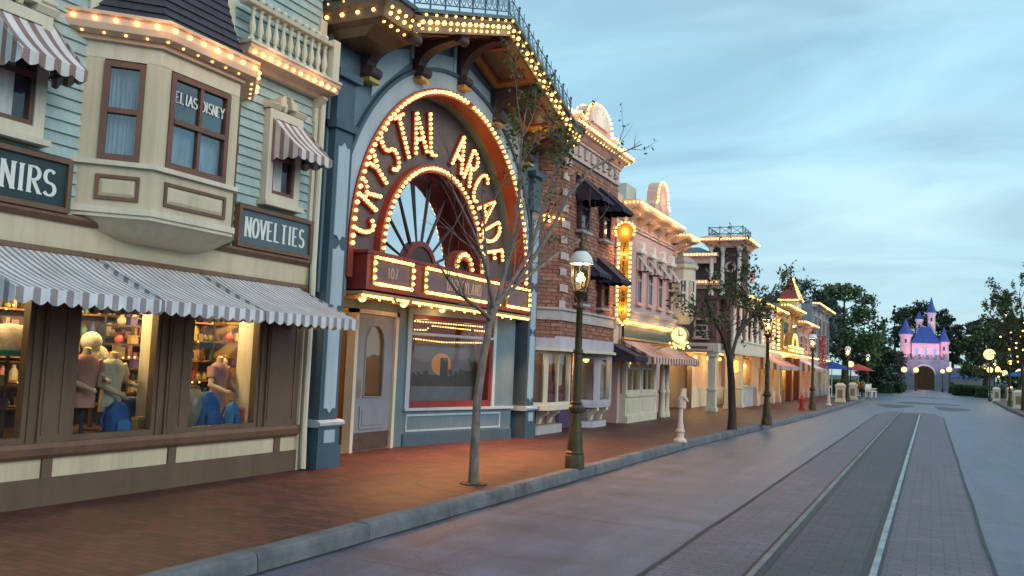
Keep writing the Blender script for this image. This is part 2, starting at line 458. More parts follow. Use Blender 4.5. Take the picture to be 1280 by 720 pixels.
def along(pts, sp, closed=False, off=0.5):
    pts = [Vector(p) for p in pts]
    if closed: pts.append(pts[0])
    tot = sum((pts[i + 1] - pts[i]).length for i in range(len(pts) - 1))
    n = max(1, int(round(tot / sp))); out = []; st = tot / n
    tgt = st * off; acc = 0; i = 0
    for k in range(n):
        while i < len(pts) - 2 and acc + (pts[i + 1] - pts[i]).length < tgt:
            acc += (pts[i + 1] - pts[i]).length; i += 1
        seg = pts[i + 1] - pts[i]
        out.append(pts[i] + seg * ((tgt - acc) / max(seg.length, 1e-6)))
        tgt += st
    return out

brnd = random.Random(99)
def bulbs(parent, paths, sp=0.17, r=0.032, M=None, mat=None, closed=False):
    """a string of light bulbs: too small to pick apart, one part"""
    mb = MB(M)
    for p in paths:
        for q in along(p, sp, closed):
            if brnd.random() > .025: mb.bulb(tuple(q), r * brnd.uniform(.84, 1.1))
    return P('bulb_string', mb, mat or BULB, parent, True, kind='stuff')

def slight(loc, watts, parent, aim, col=(1.0, 0.5, 0.17), cone=125, rad=0.06, name='down_light'):
    d = bpy.data.lights.new(name, 'SPOT'); d.energy = watts; d.color = col; d.shadow_soft_size = rad
    d.spot_size = radians(cone); d.spot_blend = 0.7
    o = bpy.data.objects.new(name, d); COL.objects.link(o); o.location = loc; ROOT[o.name] = Matrix.Identity(4)
    o.rotation_euler = (-Vector(aim)).to_track_quat('Z', 'Y').to_euler()
    o.parent = parent; o.matrix_parent_inverse = ROOT[parent.name].inverted()
    return o

def plight(loc, watts, parent=None, col=(1.0, 0.56, 0.22), rad=0.06, name='bulb_light'):
    d = bpy.data.lights.new(name, 'POINT'); d.energy = watts; d.color = col; d.shadow_soft_size = rad
    o = bpy.data.objects.new(name, d); COL.objects.link(o); o.location = loc; ROOT[o.name] = Matrix.Identity(4)
    if parent is not None:
        o.parent = parent; o.matrix_parent_inverse = ROOT[parent.name].inverted()
    return o

# ---- letters as strokes on a 0.62 x 1 grid
def arc(cx, cy, rx, ry, a0, a1, n=9):
    return [(cx + rx * cos(radians(a0 + (a1 - a0) * i / n)), cy + ry * sin(radians(a0 + (a1 - a0) * i / n))) for i in range(n + 1)]
GL = {
 'A': [[(0, 0), (.31, 1)], [(.31, 1), (.62, 0)], [(.12, .36), (.50, .36)]],
 'C': [arc(.33, .5, .32, .5, 48, 312, 14)],
 'D': [[(.06, 0), (.06, 1)], [(.06, 1), (.25, 1)] + arc(.25, .5, .36, .5, 90, -90, 10) + [(.06, 0)]],
 'E': [[(.06, 0), (.06, 1)], [(.06, 1), (.56, 1)], [(.06, .52), (.45, .52)], [(.06, 0), (.58, 0)]],
 'H': [[(.06, 0), (.06, 1)], [(.56, 0), (.56, 1)], [(.06, .5), (.56, .5)]],
 'I': [[(.31, 0), (.31, 1)]],
 'J': [[(.45, 1), (.45, .25)] + arc(.25, .22, .2, .22, 0, -170, 8)],
 'L': [[(.06, 0), (.06, 1)], [(.06, 0), (.56, 0)]],
 'N': [[(.05, 0), (.05, 1)], [(.05, 1), (.57, 0)], [(.57, 0), (.57, 1)]],
 'O': [arc(.31, .5, .31, .5, 90, 450, 18)],
 'P': [[(.06, 0), (.06, 1)], [(.06, 1), (.28, 1)] + arc(.28, .74, .28, .26, 90, -90, 8) + [(.06, .48)]],
 'R': [[(.06, 0), (.06, 1)], [(.06, 1), (.28, 1)] + arc(.28, .75, .27, .25, 90, -90, 8) + [(.06, .5)], [(.26, .5), (.6, 0)]],
 'S': [arc(.31, .745, .26, .255, 35, 270, 10) + arc(.31, .25, .29, .245, 90, -150, 10)[1:]],
 'T': [[(.31, 0), (.31, 1)], [(.0, 1), (.62, 1)]],
 'U': [[(.06, 1), (.06, .3)] + arc(.31, .3, .25, .3, 180, 360, 10) + [(.56, 1)]],
 'V': [[(0, 1), (.31, 0)], [(.31, 0), (.62, 1)]],
 'W': [[(0, 1), (.2, 0)], [(.2, 0), (.37, .8)], [(.37, .8), (.54, 0)], [(.54, 0), (.74, 1)]],
 'Y': [[(0, 1), (.31, .48)], [(.62, 1), (.31, .48)], [(.31, .48), (.31, 0)]],
 '0': [arc(.31, .5, .29, .5, 90, 450, 18)], '1': [[(.31, 0), (.31, 1)], [(.31, 1), (.14, .82)]],
 '7': [[(.04, 1), (.58, 1)], [(.58, 1), (.24, 0)]],
}
LW = {'I': .34, 'J': .55, 'W': .78, '1': .42, ' ': .34}
def ribbon(mb, pts, thick, thin, h, ou, ow, d):
    pts = [(ou + x * h, ow + y * h) for x, y in pts]
    L_, R_ = [], []
    for i, p in enumerate(pts):
        a = pts[max(i - 1, 0)]; b = pts[min(i + 1, len(pts) - 1)]
        tx, ty = b[0] - a[0], b[1] - a[1]; k = sqrt(tx * tx + ty * ty) or 1; tx /= k; ty /= k
        w = (thin + (thick - thin) * abs(ty)) * h / 2
        L_.append((p[0] - ty * w, d, p[1] + tx * w)); R_.append((p[0] + ty * w, d, p[1] - tx * w))
    mb.loft([L_, R_], cap=False, closed=False)
def serif_text(mb, text, u0, w0, h, d, sx=1.0, thick=.17, thin=.075, gap=.16, serifs=True):
    u = u0; k = 0
    for ch in text:
        wd = LW.get(ch, .62)
        if ch != ' ':
            off = (.31 - wd / 2) if ch in 'I1' else 0
            for st in GL[ch]:
                k += 1
                ribbon(mb, [((x - off) * sx, y) for x, y in st], thick, thin, h, u, w0, d + 0.0006 * (k % 5))
                if serifs and len(st) == 2 and abs(st[0][0] - st[1][0]) < .42 and abs(st[0][1] - st[1][1]) > .3:
                    for x, y in st:
                        k += 1
                        ribbon(mb, [((x - off) * sx - .11, y), ((x - off) * sx + .11, y)], thin, thin * .8, h, u, w0, d + 0.0006 * (k % 5) + .003)
        u += (wd * sx + gap) * h
    return u
def text_w(text, h, sx=1.0, gap=.16): return sum((LW.get(c, .62) * sx + gap) * h for c in text) - gap * h

# ---- reusable architecture
def window(th, M, u0, u1, w0, w1, fm, pm_, fr=0.06, dep=0.07, nv=1, nh=1, d0=0.0, sill=None, child='pane', mun=0.022):
    mb = MB(M)
    mb.box(u0, u0 + fr, d0, d0 + dep, w0, w1); mb.box(u1 - fr, u1, d0, d0 + dep, w0, w1)
    mb.box(u0 + fr, u1 - fr, d0, d0 + dep, w1 - fr, w1); mb.box(u0 + fr, u1 - fr, d0, d0 + dep, w0, w0 + fr)
    for i in range(1, nv):
        u = u0 + fr + (u1 - u0 - 2 * fr) * i / nv; mb.box(u - mun, u + mun, d0 + dep * .2, d0 + dep * .75, w0 + fr, w1 - fr)
    for i in range(1, nh):
        w = w0 + fr + (w1 - w0 - 2 * fr) * i / nh; mb.box(u0 + fr, u1 - fr, d0 + dep * .15, d0 + dep * .85, w - mun * 1.3, w + mun * 1.3)
    o = P('window', mb, fm, th)
    for i in range(nv):
        for j in range(nh):
            a0 = u0 + fr * .8 + (u1 - u0 - 1.6 * fr) * i / nv; a1 = u0 + fr * .8 + (u1 - u0 - 1.6 * fr) * (i + 1) / nv
            b0 = w0 + fr * .8 + (w1 - w0 - 1.6 * fr) * j / nh; b1 = w0 + fr * .8 + (w1 - w0 - 1.6 * fr) * (j + 1) / nh
            P(child, MB(M).box(a0, a1, d0 + dep * .38, d0 + dep * .46, b0, b1), pm_, o)
    if sill:
        P('sill', MB(M).box(u0 - .05, u1 + .05, d0, d0 + dep + .06, w0 - .06, w0 - .003), sill, o)
    return o

def awning(th, M, u0, u1, dep, wt, wf, drop, cloth, vcloth, per=0.155, cheeks=True, name='awning', d0=0.02, lobes=None, closed_cheek=True):
    """sloping cloth with a scalloped valance on front and cheeks, on a thin metal frame"""
    mb = MB(M)
    t = 0.012
    nseg = max(6, int((u1 - u0) / .16))
    top, bot = [], []
    rows = 6
    grid = []
    for i in range(rows + 1):
        f = i / rows; sag = -0.035 * sin(pi * f)
        grid.append([(u0 + (u1 - u0) * j / nseg, d0 + dep * f, wt + (wf - wt) * f + sag - 0.012 * sin(pi * ((j * .5) % 1.0)) * sin(pi * f)) for j in range(nseg + 1)])
    mb.loft(grid, cap=False, closed=False)
    mb.loft([[(u, d, w - t) for u, d, w in r] for r in grid], cap=False, closed=False)
    o = P(name, mb, cloth, th, True)
    vb = MB(M)
    def scallop(a, b, fn):
        n = max(2, int(round((b - a) / per * 1.0))); sub = 6
        up, lo = [], []
        for k in range(n * sub + 1):
            s = a + (b - a) * k / (n * sub); ph = (k % sub) / sub
            dz = drop * (0.72 + 0.28 * sin(pi * ph)) if 0 < k < n * sub else drop * .72
            wob = 0.008 * sin(s * 23)
            up.append(fn(s, 0.0, 0)); lo.append(fn(s, dz, wob))
        vb.loft([up, lo], cap=False, closed=False)
    scallop(u0, u1, lambda s, z, wob: (s, d0 + dep + .004 + wob, wf - z))
    for uu in (u0 + .004, u1 - .004):
        scallop(0.03, dep, lambda s, z, wob, uu=uu: (uu + wob, d0 + s, wf - z + (0.0)))
        if closed_cheek:
            vb.add([(uu, d0, wt), (uu, d0 + dep, wf), (uu, d0, wf)], [(0, 1, 2)])
    P('valance', vb, vcloth, o, None)
    fb = MB(M)
    fb.tube([(u0 + .02, d0, wf - .015), (u0 + .02, d0 + dep - .01, wf - .015), (u1 - .02, d0 + dep - .01, wf - .015), (u1 - .02, d0, wf - .015)], 0.011, 5)
    P('frame', fb, PLASTIC_K, o)
    return o

def cornice(th, M, u0, u1, prof, mat, name='cornice'):
    return P(name, MB(M).ext_u(prof, u0, u1), mat, th)

def balusters(th, M, u0, u1, d, w0, w1, n, mat, r=0.045):
    mb0 = MB()
    h = w1 - w0
    prof = [(r * .75, 0), (r * .75, h * .08), (r * .45, h * .14), (r * 1.0, h * .36), (r * .75, h * .5), (r * .4, h * .72), (r * .6, h * .8), (r * .4, h * .86), (r * .75, h * .93), (r * .75, h)]
    mb0.lathe(0, 0, prof, 8)
    me = mesh_of('baluster', mb0, mat, True)
    for i in range(n):
        o = bpy.data.objects.new('baluster', me); COL.objects.link(o)
        p = M @ Vector((u0 + (u1 - u0) * (i + .5) / n, d, w0)); o.location = p
        o.parent = th; o.matrix_parent_inverse = ROOT[th.name].inverted(); ROOT[o.name] = Matrix.Identity(4)

# ================================================================== GROUND, ROAD, PAVEMENT
def sheet(poly, z): return MB().add([(x, y, z) for x, y in poly], [tuple(range(len(poly)))])

def roadm():
    m = bpy.data.materials.new('road_surface'); m.use_nodes = True
    t = m.node_tree; n = t.nodes.new; l = t.links.new
    b = t.nodes['Principled BSDF']
    c = n('ShaderNodeTexCoord')
    a = n('ShaderNodeTexNoise'); a.inputs['Scale'].default_value = 0.8; a.inputs['Detail'].default_value = 12; a.inputs['Roughness'].default_value = 0.8
    mpn = n('ShaderNodeMapping'); mpn.inputs['Scale'].default_value = (0.6, 1.6, 1)
    l(c.outputs['Object'], mpn.inputs[0]); l(mpn.outputs[0], a.inputs['Vector'])
    g = n('ShaderNodeTexNoise'); g.inputs['Scale'].default_value = 42; g.inputs['Detail'].default_value = 6; g.inputs['Roughness'].default_value = 0.8
    l(c.outputs['Object'], g.inputs['Vector'])
    r = n('ShaderNodeValToRGB')
    r.color_ramp.elements[0].position = 0.36; r.color_ramp.elements[0].color = (0.06, 0.062, 0.092, 1)
    r.color_ramp.elements[1].position = 0.64; r.color_ramp.elements[1].color = (0.148, 0.155, 0.222, 1)
    l(a.outputs['Fac'], r.inputs[0])
    r2 = n('ShaderNodeMapRange'); r2.inputs['From Min'].default_value = 0.3; r2.inputs['From Max'].default_value = 0.7
    r2.inputs['To Min'].default_value = 0.55; r2.inputs['To Max'].default_value = 1.45; l(g.outputs['Fac'], r2.inputs['Value'])
    mu = n('ShaderNodeMixRGB'); mu.blend_type = 'MULTIPLY'; mu.inputs[0].default_value = 1
    l(r.outputs[0], mu.inputs[1]); l(r2.outputs[0], mu.inputs[2])
    # broom / saw joints across the road
    w = n('ShaderNodeSeparateXYZ'); l(c.outputs['Object'], w.inputs[0])
    q = n('ShaderNodeMath'); q.operation = 'MULTIPLY'; q.inputs[1].default_value = 1 / 3.1; l(w.outputs[1], q.inputs[0])
    fr = n('ShaderNodeMath'); fr.operation = 'FRACT'; l(q.outputs[0], fr.inputs[0])
    gt = n('ShaderNodeMath'); gt.operation = 'LESS_THAN'; gt.inputs[1].default_value = 0.012; l(fr.outputs[0], gt.inputs[0])
    mj = n('ShaderNodeMixRGB'); mj.inputs[2].default_value = (0.045, 0.046, 0.05, 1)
    jm = n('ShaderNodeMath'); jm.operation = 'MULTIPLY'; jm.inputs[1].default_value = 0.55; l(gt.outputs[0], jm.inputs[0])
    l(jm.outputs[0], mj.inputs[0]); l(mu.outputs[0], mj.inputs[1])
    # oil stains and dark wheel streaks that run along the street
    st = n('ShaderNodeTexNoise'); st.inputs['Scale'].default_value = 1.6; st.inputs['Detail'].default_value = 7; st.inputs['Roughness'].default_value = 0.72
    ms = n('ShaderNodeMapping'); ms.inputs['Scale'].default_value = (1.9, 0.16, 1)
    l(c.outputs['Object'], ms.inputs[0]); l(ms.outputs[0], st.inputs['Vector'])
    sr = n('ShaderNodeMapRange'); sr.inputs['From Min'].default_value = 0.36; sr.inputs['From Max'].default_value = 0.62
    sr.inputs['To Min'].default_value = 0.8; sr.inputs['To Max'].default_value = 1.12; l(st.outputs['Fac'], sr.inputs['Value'])
    m3 = n('ShaderNodeMixRGB'); m3.blend_type = 'MULTIPLY'; m3.inputs[0].default_value = 1
    l(mj.outputs[0], m3.inputs[1]); l(sr.outputs[0], m3.inputs[2])
    vo = n('ShaderNodeTexVoronoi'); vo.feature = 'DISTANCE_TO_EDGE'; vo.inputs['Scale'].default_value = 0.55
    wn = n('ShaderNodeTexNoise'); wn.inputs['Scale'].default_value = 2.2; wn.inputs['Detail'].default_value = 5; l(c.outputs['Object'], wn.inputs['Vector'])
    wm = n('ShaderNodeMixRGB'); wm.inputs[0].default_value = 0.28; l(c.outputs['Object'], wm.inputs[1]); l(wn.outputs['Color'], wm.inputs[2]); l(wm.outputs[0], vo.inputs['Vector'])
    ck = n('ShaderNodeMath'); ck.operation = 'LESS_THAN'; ck.inputs[1].default_value = 0.006; l(vo.outputs['Distance'], ck.inputs[0])
    cm_ = n('ShaderNodeMath'); cm_.operation = 'MULTIPLY'; cm_.inputs[1].default_value = 0.3; l(ck.outputs[0], cm_.inputs[0])
    m4 = n('ShaderNodeMixRGB'); m4.inputs[2].default_value = (0.04, 0.04, 0.046, 1); l(cm_.outputs[0], m4.inputs[0]); l(m3.outputs[0], m4.inputs[1])
    l(m4.outputs[0], b.inputs['Base Color'])
    rr = n('ShaderNodeMapRange'); rr.inputs['To Min'].default_value = 0.26; rr.inputs['To Max'].default_value = 0.6
    l(a.outputs['Fac'], rr.inputs['Value']); l(rr.outputs[0], b.inputs['Roughness'])
    b.inputs['Specular IOR Level'].default_value = 0.5
    bn = n('ShaderNodeBump'); bn.inputs['Strength'].default_value = 0.6; bn.inputs['Distance'].default_value = 0.01
    l(g.outputs['Fac'], bn.inputs['Height']); l(bn.outputs[0], b.inputs['Normal'])
    return m
ROAD = roadm()
PAVE = brickm('red_brick_paving', (0.055, 0.022, 0.021), (0.125, 0.044, 0.039), (0.026, 0.017, 0.017), 0.21, 0.105, 0.006, 0.52, 0.5, 0.0, var=0.3)
TRACKBED = brickm('track_brick_paving', (0.11, 0.088, 0.112), (0.15, 0.115, 0.145), (0.06, 0.055, 0.072), 0.24, 0.11, 0.007, 0.55, 0.6, 0.0, var=0.35)
TRACKMID = brickm('dark_track_brick', (0.062, 0.053, 0.068), (0.088, 0.07, 0.085), (0.034, 0.032, 0.042), 0.24, 0.11, 0.007, 0.58, 0.6, 0.0, var=0.4)
EARTH = pm('dark_ground', (0.06, 0.065, 0.05), 0.9, 0.3, 0.3, 0.2)
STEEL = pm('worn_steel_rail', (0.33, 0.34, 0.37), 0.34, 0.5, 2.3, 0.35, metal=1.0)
STEEL_D = pm('dim_reflection_rail', (0.17, 0.165, 0.17), 0.42, 0.6, 1.1, 0.4, metal=1.0)  # left rail's weaker sky reflection put into a darker steel colour
TAR = pm('dark_joint_tar', (0.03, 0.03, 0.033), 0.6, 0.2, 4, 0.1)
PATCH = pm('dark_road_patch', (0.075, 0.070, 0.078), 0.6, 0.3, 2, 0.3)

struct('ground', sheet([(-3000, -800), (3000, -800), (3000, 4000), (-3000, 4000)], -0.06), EARTH)
LK = [(-4.78, -7), (-4.82, 20), (-4.42, 31), (-4.15, 44), (-4.15, 66), (-4.7, 72), (-7.5, 77), (-16, 80)]
RK = [(4.2, -7), (4.2, 58), (4.6, 80), (5.2, 92), (9, 97), (18, 99)]
struct('road', sheet([(-20, -9), (20, -9), (20, 146), (-20, 146)], 0.0), ROAD)
struct('pavement_left', MB().prism([(-20, -7)] + [(x - .1, y - (.1 if y > 70 else 0)) for x, y in LK] + [(-20, 79.9)], -0.05, 0.148), PAVE)
struct('pavement_right', MB().prism([(20, -7), (20, 98.9)] + [(x + .1, y - (.1 if y > 85 else 0)) for x, y in RK][::-1], -0.05, 0.148), PAVE)
trk = MB()
TK = [(-2.19, -7), (-2.19, 36), (-1.9, 44)]
struct('track_bed', sheet([(-2.19, -7), (0.525, -7), (0.525, 43), (0.2, 48), (-1.9, 48), (-2.19, 43)], 0.004), TRACKBED)
struct('track_bed_centre', sheet([(-1.34, -7), (-0.50, -7), (-0.50, 46), (-1.34, 46)], 0.008), TRACKMID)
rd = bpy.data.objects['track_bed']
for nm, x in (('left', -1.39), ('right', -0.455)):
    mb = MB()
    mb.loft([[(x - .031, y, 0.006), (x - .030, y, .013), (x - .018, y, .018), (x + .018, y, .018), (x + .030, y, .013), (x + .031, y, .006)] for y in [-7 + i * 1.0 for i in range(54)]])
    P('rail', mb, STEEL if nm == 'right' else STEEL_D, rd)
    s = 1 if nm == 'left' else -1
    P('rail_groove', sheet([(x + s * .032, -7), (x + s * .10, -7), (x + s * .10, 46), (x + s * .032, 46)], 0.0125), TAR, rd)
for x in (-1.39, -0.455):
    s = -1 if x < -1 else 1
    P('rail_edge', sheet([(x + s * .037, -7), (x + s * .058, -7), (x + s * .058, 46), (x + s * .037, 46)], 0.0125), TAR, rd)
jb = MB()
random.seed(3)
for x in (-2.19, 0.525):
    a = [(x + random.uniform(-.012, .012), -7 + i * 1.1) for i in range(47)]
    jb.loft([[(p[0] - random.uniform(.010, .02), p[1], .0165) for p in a], [(p[0] + random.uniform(.010, .02), p[1], .0165) for p in a]], cap=False, closed=False)
P('edge_joint', jb, TAR, rd)
# switch patches at the end of the straight track
for k, (cx, cy, rx, ry) in enumerate([(-1.9, 57, 1.0, 3.2), (1.1, 57, .9, 3.4), (-0.4, 66, 1.9, 2.4), (-.3, 86, 2.2, 1.3)]):
    pl = []
    for i in range(22):
        a = 2 * pi * i / 22; q = 1 + .2 * sin(a * 3 + k) + random.uniform(-.06, .06)
        pl.append((cx + rx * cos(a) * q, cy + ry * sin(a) * q))
    P('road_patch', sheet(pl, 0.006 + .001 * k), PATCH, bpy.data.objects['road'])
# kerb stones, one by one
def kerb(name, line, side, upto):
    root = None
    i = 0; pos = 0.0
    pts = [Vector((p[0], p[1], 0)) for p in line]
    cum = [0]
    for a, b in zip(pts, pts[1:]): cum.append(cum[-1] + (b - a).length)
    def at(s):
        for k in range(len(pts) - 1):
            if s <= cum[k + 1] or k == len(pts) - 2:
                t = (pts[k + 1] - pts[k]).normalized()
                return pts[k] + t * (s - cum[k]), t
    base = struct(name, MB().prism([(line[0][0], line[0][1]), (line[0][0] - side * .18, line[0][1]), (line[0][0] - side * .18, line[0][1] + .3), (line[0][0], line[0][1] + .3)], -.05, .154), CONC)
    s = .312
    while s < upto:
        ln = random.uniform(1.35, 1.75)
        a, ta = at(s + .006); b, tb = at(min(s + ln - .006, cum[-1] - .01))
        j = random.uniform(-.006, .006); h = .156 + random.uniform(-.004, .004)
        mb = MB()
        lo = []
        for p, t in ((a, ta), (b, tb)):
            nrm = Vector((-t.y, t.x, 0)) * side
            prof = [(-.012 + j, -.05), (.0 + j, .1), (.012 + j, .138), (.032 + j, h), (.17, h), (.17, -.05)]
            lo.append([tuple(p + nrm * q + Vector((0, 0, w))) for q, w in prof])
        mb.loft(lo)
        P('kerb_stone', mb, CONC, base)
        s += ln
gg = MB()
for line, sd in ((LK[:5], 1), (RK[:3], -1)):
    a_, b_ = [], []
    for (p, q) in zip(line, line[1:]):
        n_ = max(2, int(abs(q[1] - p[1]) / .35))
        for i in range(n_):
            f = i / n_; x = p[0] + (q[0] - p[0]) * f; y = p[1] + (q[1] - p[1]) * f
            a_.append((x - sd * .02, y, .003)); b_.append((x + sd * (.045 + .05 * noise.noise((x, y * .9, 3)) + random.uniform(0, .02)), y, .003))
    gg.loft([a_, b_], cap=False, closed=False)
P('gutter_dirt', gg, TAR, bpy.data.objects['road'])
kerb('kerb_left', LK, 1, 80)
kerb('kerb_right', RK, -1, 104)

# ================================================================== BUILDING 1: clapboard shop
F1 = -7.85
M1 = SM(F1)
b1 = T('shop_building', 'pale green clapboard shop building with cream bay window and grey striped awnings', 'building', (F1, 6.9, 0.15))
P('wall', MB(M1).box(3.0, 9.5, -6, -1.75, .15, 2.9).box(3.0, 9.5, -6, -.03, 2.78, 6.9).box(3.0, 9.5, -1.8, -.06, 2.50, 2.78), SIDING, b1)
for i in range(32):
    z = 3.0 + i * .122
    if z > 6.85: break
    P('siding_board', MB(M1).ext_u([(-.028, z), (.024, z), (.022, z + .012), (-.004, z + .13), (-.028, z + .13)], 3.02, 9.42), SIDING, b1)
# ground floor: plinth, panels, posts, sills
P('skirting', MB(M1).box(3.0, 9.5, -.25, .03, .13, .42), BROWN_P, b1)
P('sill_rail', MB(M1).ext_u([(-.2, .615), (.03, .615), (.06, .65), (.075, .72), (.06, .765), (-.2, .765)], 3.0, 9.42), BROWN, b1)
for a, b in ((3.0, 4.15), (4.25, 5.66), (5.78, 7.22), (7.34, 9.0), (9.1, 9.42)):
    P('dado_panel', MB(M1).box(a, b, -.2, -.008, .415, .62), CREAM, b1)
for u in (4.2, 5.72, 7.28, 9.05):
    P('stile', MB(M1).box(u - .055, u + .055, -.2, .015, .415, .625), BROWN_P, b1)
for u0, u1 in ((3.9, 4.35), (5.48, 5.94), (7.02, 7.46), (8.66, 9.42)):
    mb = MB(M1).box(u0, u1, -.17, .0, .762, 2.55)
    mb.box(u0 + .09, u1 - .09, 0, .03, .762, 2.55)
    mb.box(u0 + .12, u0 + .15, .03, .042, .85, 2.5).box(u1 - .15, u1 - .12, .03, .042, .85, 2.5)
    P('window_post', mb, BROWN_P, b1)
for u0, u1 in ((4.35, 5.48), (5.94, 7.02), (7.46, 8.66)):
    mb = MB(M1)
    mb.box(u0, u0 + .05, -.12, -.02, .762, 2.5).box(u1 - .05, u1, -.12, -.02, .762, 2.5).box(u0 + .05, u1 - .05, -.12, -.02, .762, .82).box(u0 + .05, u1 - .05, -.12, -.02, 2.44, 2.5)
    w = P('shop_window', mb, BROWN_P, b1)
    P('pane', MB(M1).box(u0 + .045, u1 - .045, -.075, -.068, .815, 2.445), GLASS, w)
P('fascia', MB(M1).box(3.0, 9.47, -.05, .02, 2.69, 2.97), CREAM, b1)
P('lower_moulding', MB(M1).ext_u([(-.05, 2.56), (.05, 2.56), (.085, 2.64), (.06, 2.69), (-.05, 2.69)], 3.0, 9.47), BROWN, b1)
P('upper_moulding', MB(M1).ext_u([(-.03, 2.955), (.05, 2.955), (.10, 3.0), (.085, 3.035), (-.03, 3.035)], 3.0, 9.47), BROWN, b1)
P('corner_board', MB(M1).box(9.36, 9.5, -.1, .06, 3.03, 6.5), CREAM_L, b1)
P('downpipe', MB(M1).tube([(9.46, .1, 5.45), (9.46, .1, 2.95), (9.42, .14, 2.75), (9.47, .1, 2.55), (9.47, .1, .75), (9.47, .12, .17)], .045, 8), CREAM_L, b1, True)
P('corner_trim', MB(M1).box(9.42, 9.5, -.2, .04, .13, 2.56), CREAM_L, b1)

# display interior of the shop
P('display_floor', MB(M1).box(4.2, 9.52, -1.75, -.17, .62, .765), WOODD, b1)
P('display_back', MB(M1).box(3.0, 9.6, -1.78, -1.70, .7, 2.52), WOODD, b1)
P('display_end', MB(M1).box(9.52, 9.58, -1.70, -.2, .7, 2.5).box(3.3, 3.36, -1.7, -.17, .7, 2.5), YWALL, b1)
for u in (7.16, 8.74): P('display_partition', MB(M1).box(u, u + .05, -.5, -.19, .765, 2.5), CREAM_L, b1)
for u in (4.9, 5.6, 6.4, 7.0, 7.8, 8.6, 9.2):
    o = P('spot_lamp', MB(M1).lathe(u, -.75, [(.03, 2.50), (.03, 2.42), (.05, 2.40), (.055, 2.33)], 10), PLASTIC_K, b1, True)
    P('lamp_lens', MB(M1).lathe(u, -.75, [(.001, 2.33), (.045, 2.329), (.04, 2.318), (.001, 2.315)], 10), FLAME, o)
    plight((F1 - .75, u, 2.27), 34, b1, (1.0, .62, .26), .05)
# shop awnings
for (a, c) in ((4.5, 6.0), (6.04, 7.42), (7.46, 9.2)):
    awning(b1, M1, a, c, 1.08, 2.66, 2.205, .145, AWN_G, AWN_GV)

# small sash windows with their own awnings
for (a, c) in ((4.66, 5.3), (8.4, 9.05)):
    w = window(b1, M1, a, c, 3.70, 4.92, CREAM_L, DARKPANE, fr=.11, dep=.12, nh=1, sill=CREAM_L)
    P('sash', MB(M1).box(a + .11, a + .15, .02, .10, 3.81, 4.81).box(c - .15, c - .11, .02, .10, 3.81, 4.81).box(a + .15, c - .15, .02, .10, 4.28, 4.33).box(a + .15, c - .15, .02, .10, 3.81, 3.86), SASH, w)
    P('lace_curtain', MB(M1).box(a + .17, a + .34, .062, .066, 3.86, 4.6), LACE, w)
    # broken scroll pediment
    mb = MB(M1); mid = (a + c) / 2
    for s in (-1, 1):
        mb.ext_u([(0, 4.93), (.12, 4.93), (.16, 4.99), (.12, 5.02), (0, 5.02)], mid + s * .36, mid + s * .13)
        mb.box(mid + s * .06, mid + s * .17, 0, .14, 5.0, 5.10)
        mb.loft([[(mid + s * .15, d, 5.03 + .06) for d in (0, .12)] + [(mid + s * .15, d, 5.0) for d in (.12, 0)], [(mid + s * .05, d, 5.17) for d in (0, .12)] + [(mid + s * .05, d, 5.05) for d in (.12, 0)]])
    mb.lathe(mid, .06, [(.03, 4.95), (.05, 5.02), (.02, 5.1), (.03, 5.13), (.001, 5.18)], 8)
    P('pediment', mb, CREAM_L, w)
    awning(b1, M1, a + .05, c + .08, .56, 4.90, 4.36, .13, AWN_R, AWN_RV, per=.155)

# bay window
def bfp(o, x=-7.33):
    k = sqrt(2)
    return [(F1, 5.75 - o * k), (x + o, 6.27 - o * (k - 1)), (x + o, 7.43 + o * (k - 1)), (F1, 7.95 + o * k)]
bay = P('bay_window', MB().prism(bfp(0.0), 3.165, 3.60), CREAM, b1)
P('bay_base', MB().prism(bfp(.045), 3.10, 3.165).prism(bfp(.02), 3.06, 3.10), CREAM_L, bay)
def lerp_poly(a, b, t): return [(p[0] + (q[0] - p[0]) * t, p[1] + (q[1] - p[1]) * t) for p, q in zip(a, b)]
cb0 = bfp(-.01); cb1 = [(F1, 6.42), (F1 + .1, 6.55), (F1 + .1, 7.15), (F1, 7.3)]
P('corbel', MB().loft([[(x, y, 3.06 - .20 * sin(t * pi / 2)) for x, y in lerp_poly(cb0, cb1, t)] for t in (0, .2, .45, .75, 1.0)]), CREAM, bay, True)
P('bay_sill', MB().prism(bfp(.05), 3.595, 3.645), CREAM_L, bay)
P('bay_head', MB().prism(bfp(.0), 4.72, 4.90), CREAM_L, bay)
faces = [FM(F1, 5.75, 1, 1), FM(-7.33, 6.27, 0, 1), FM(-7.33, 7.43, -1, 1)]
flen = [.735, 1.16, .735]
wins = [(.20, .60), (.15, 1.01), (.14, .54)]
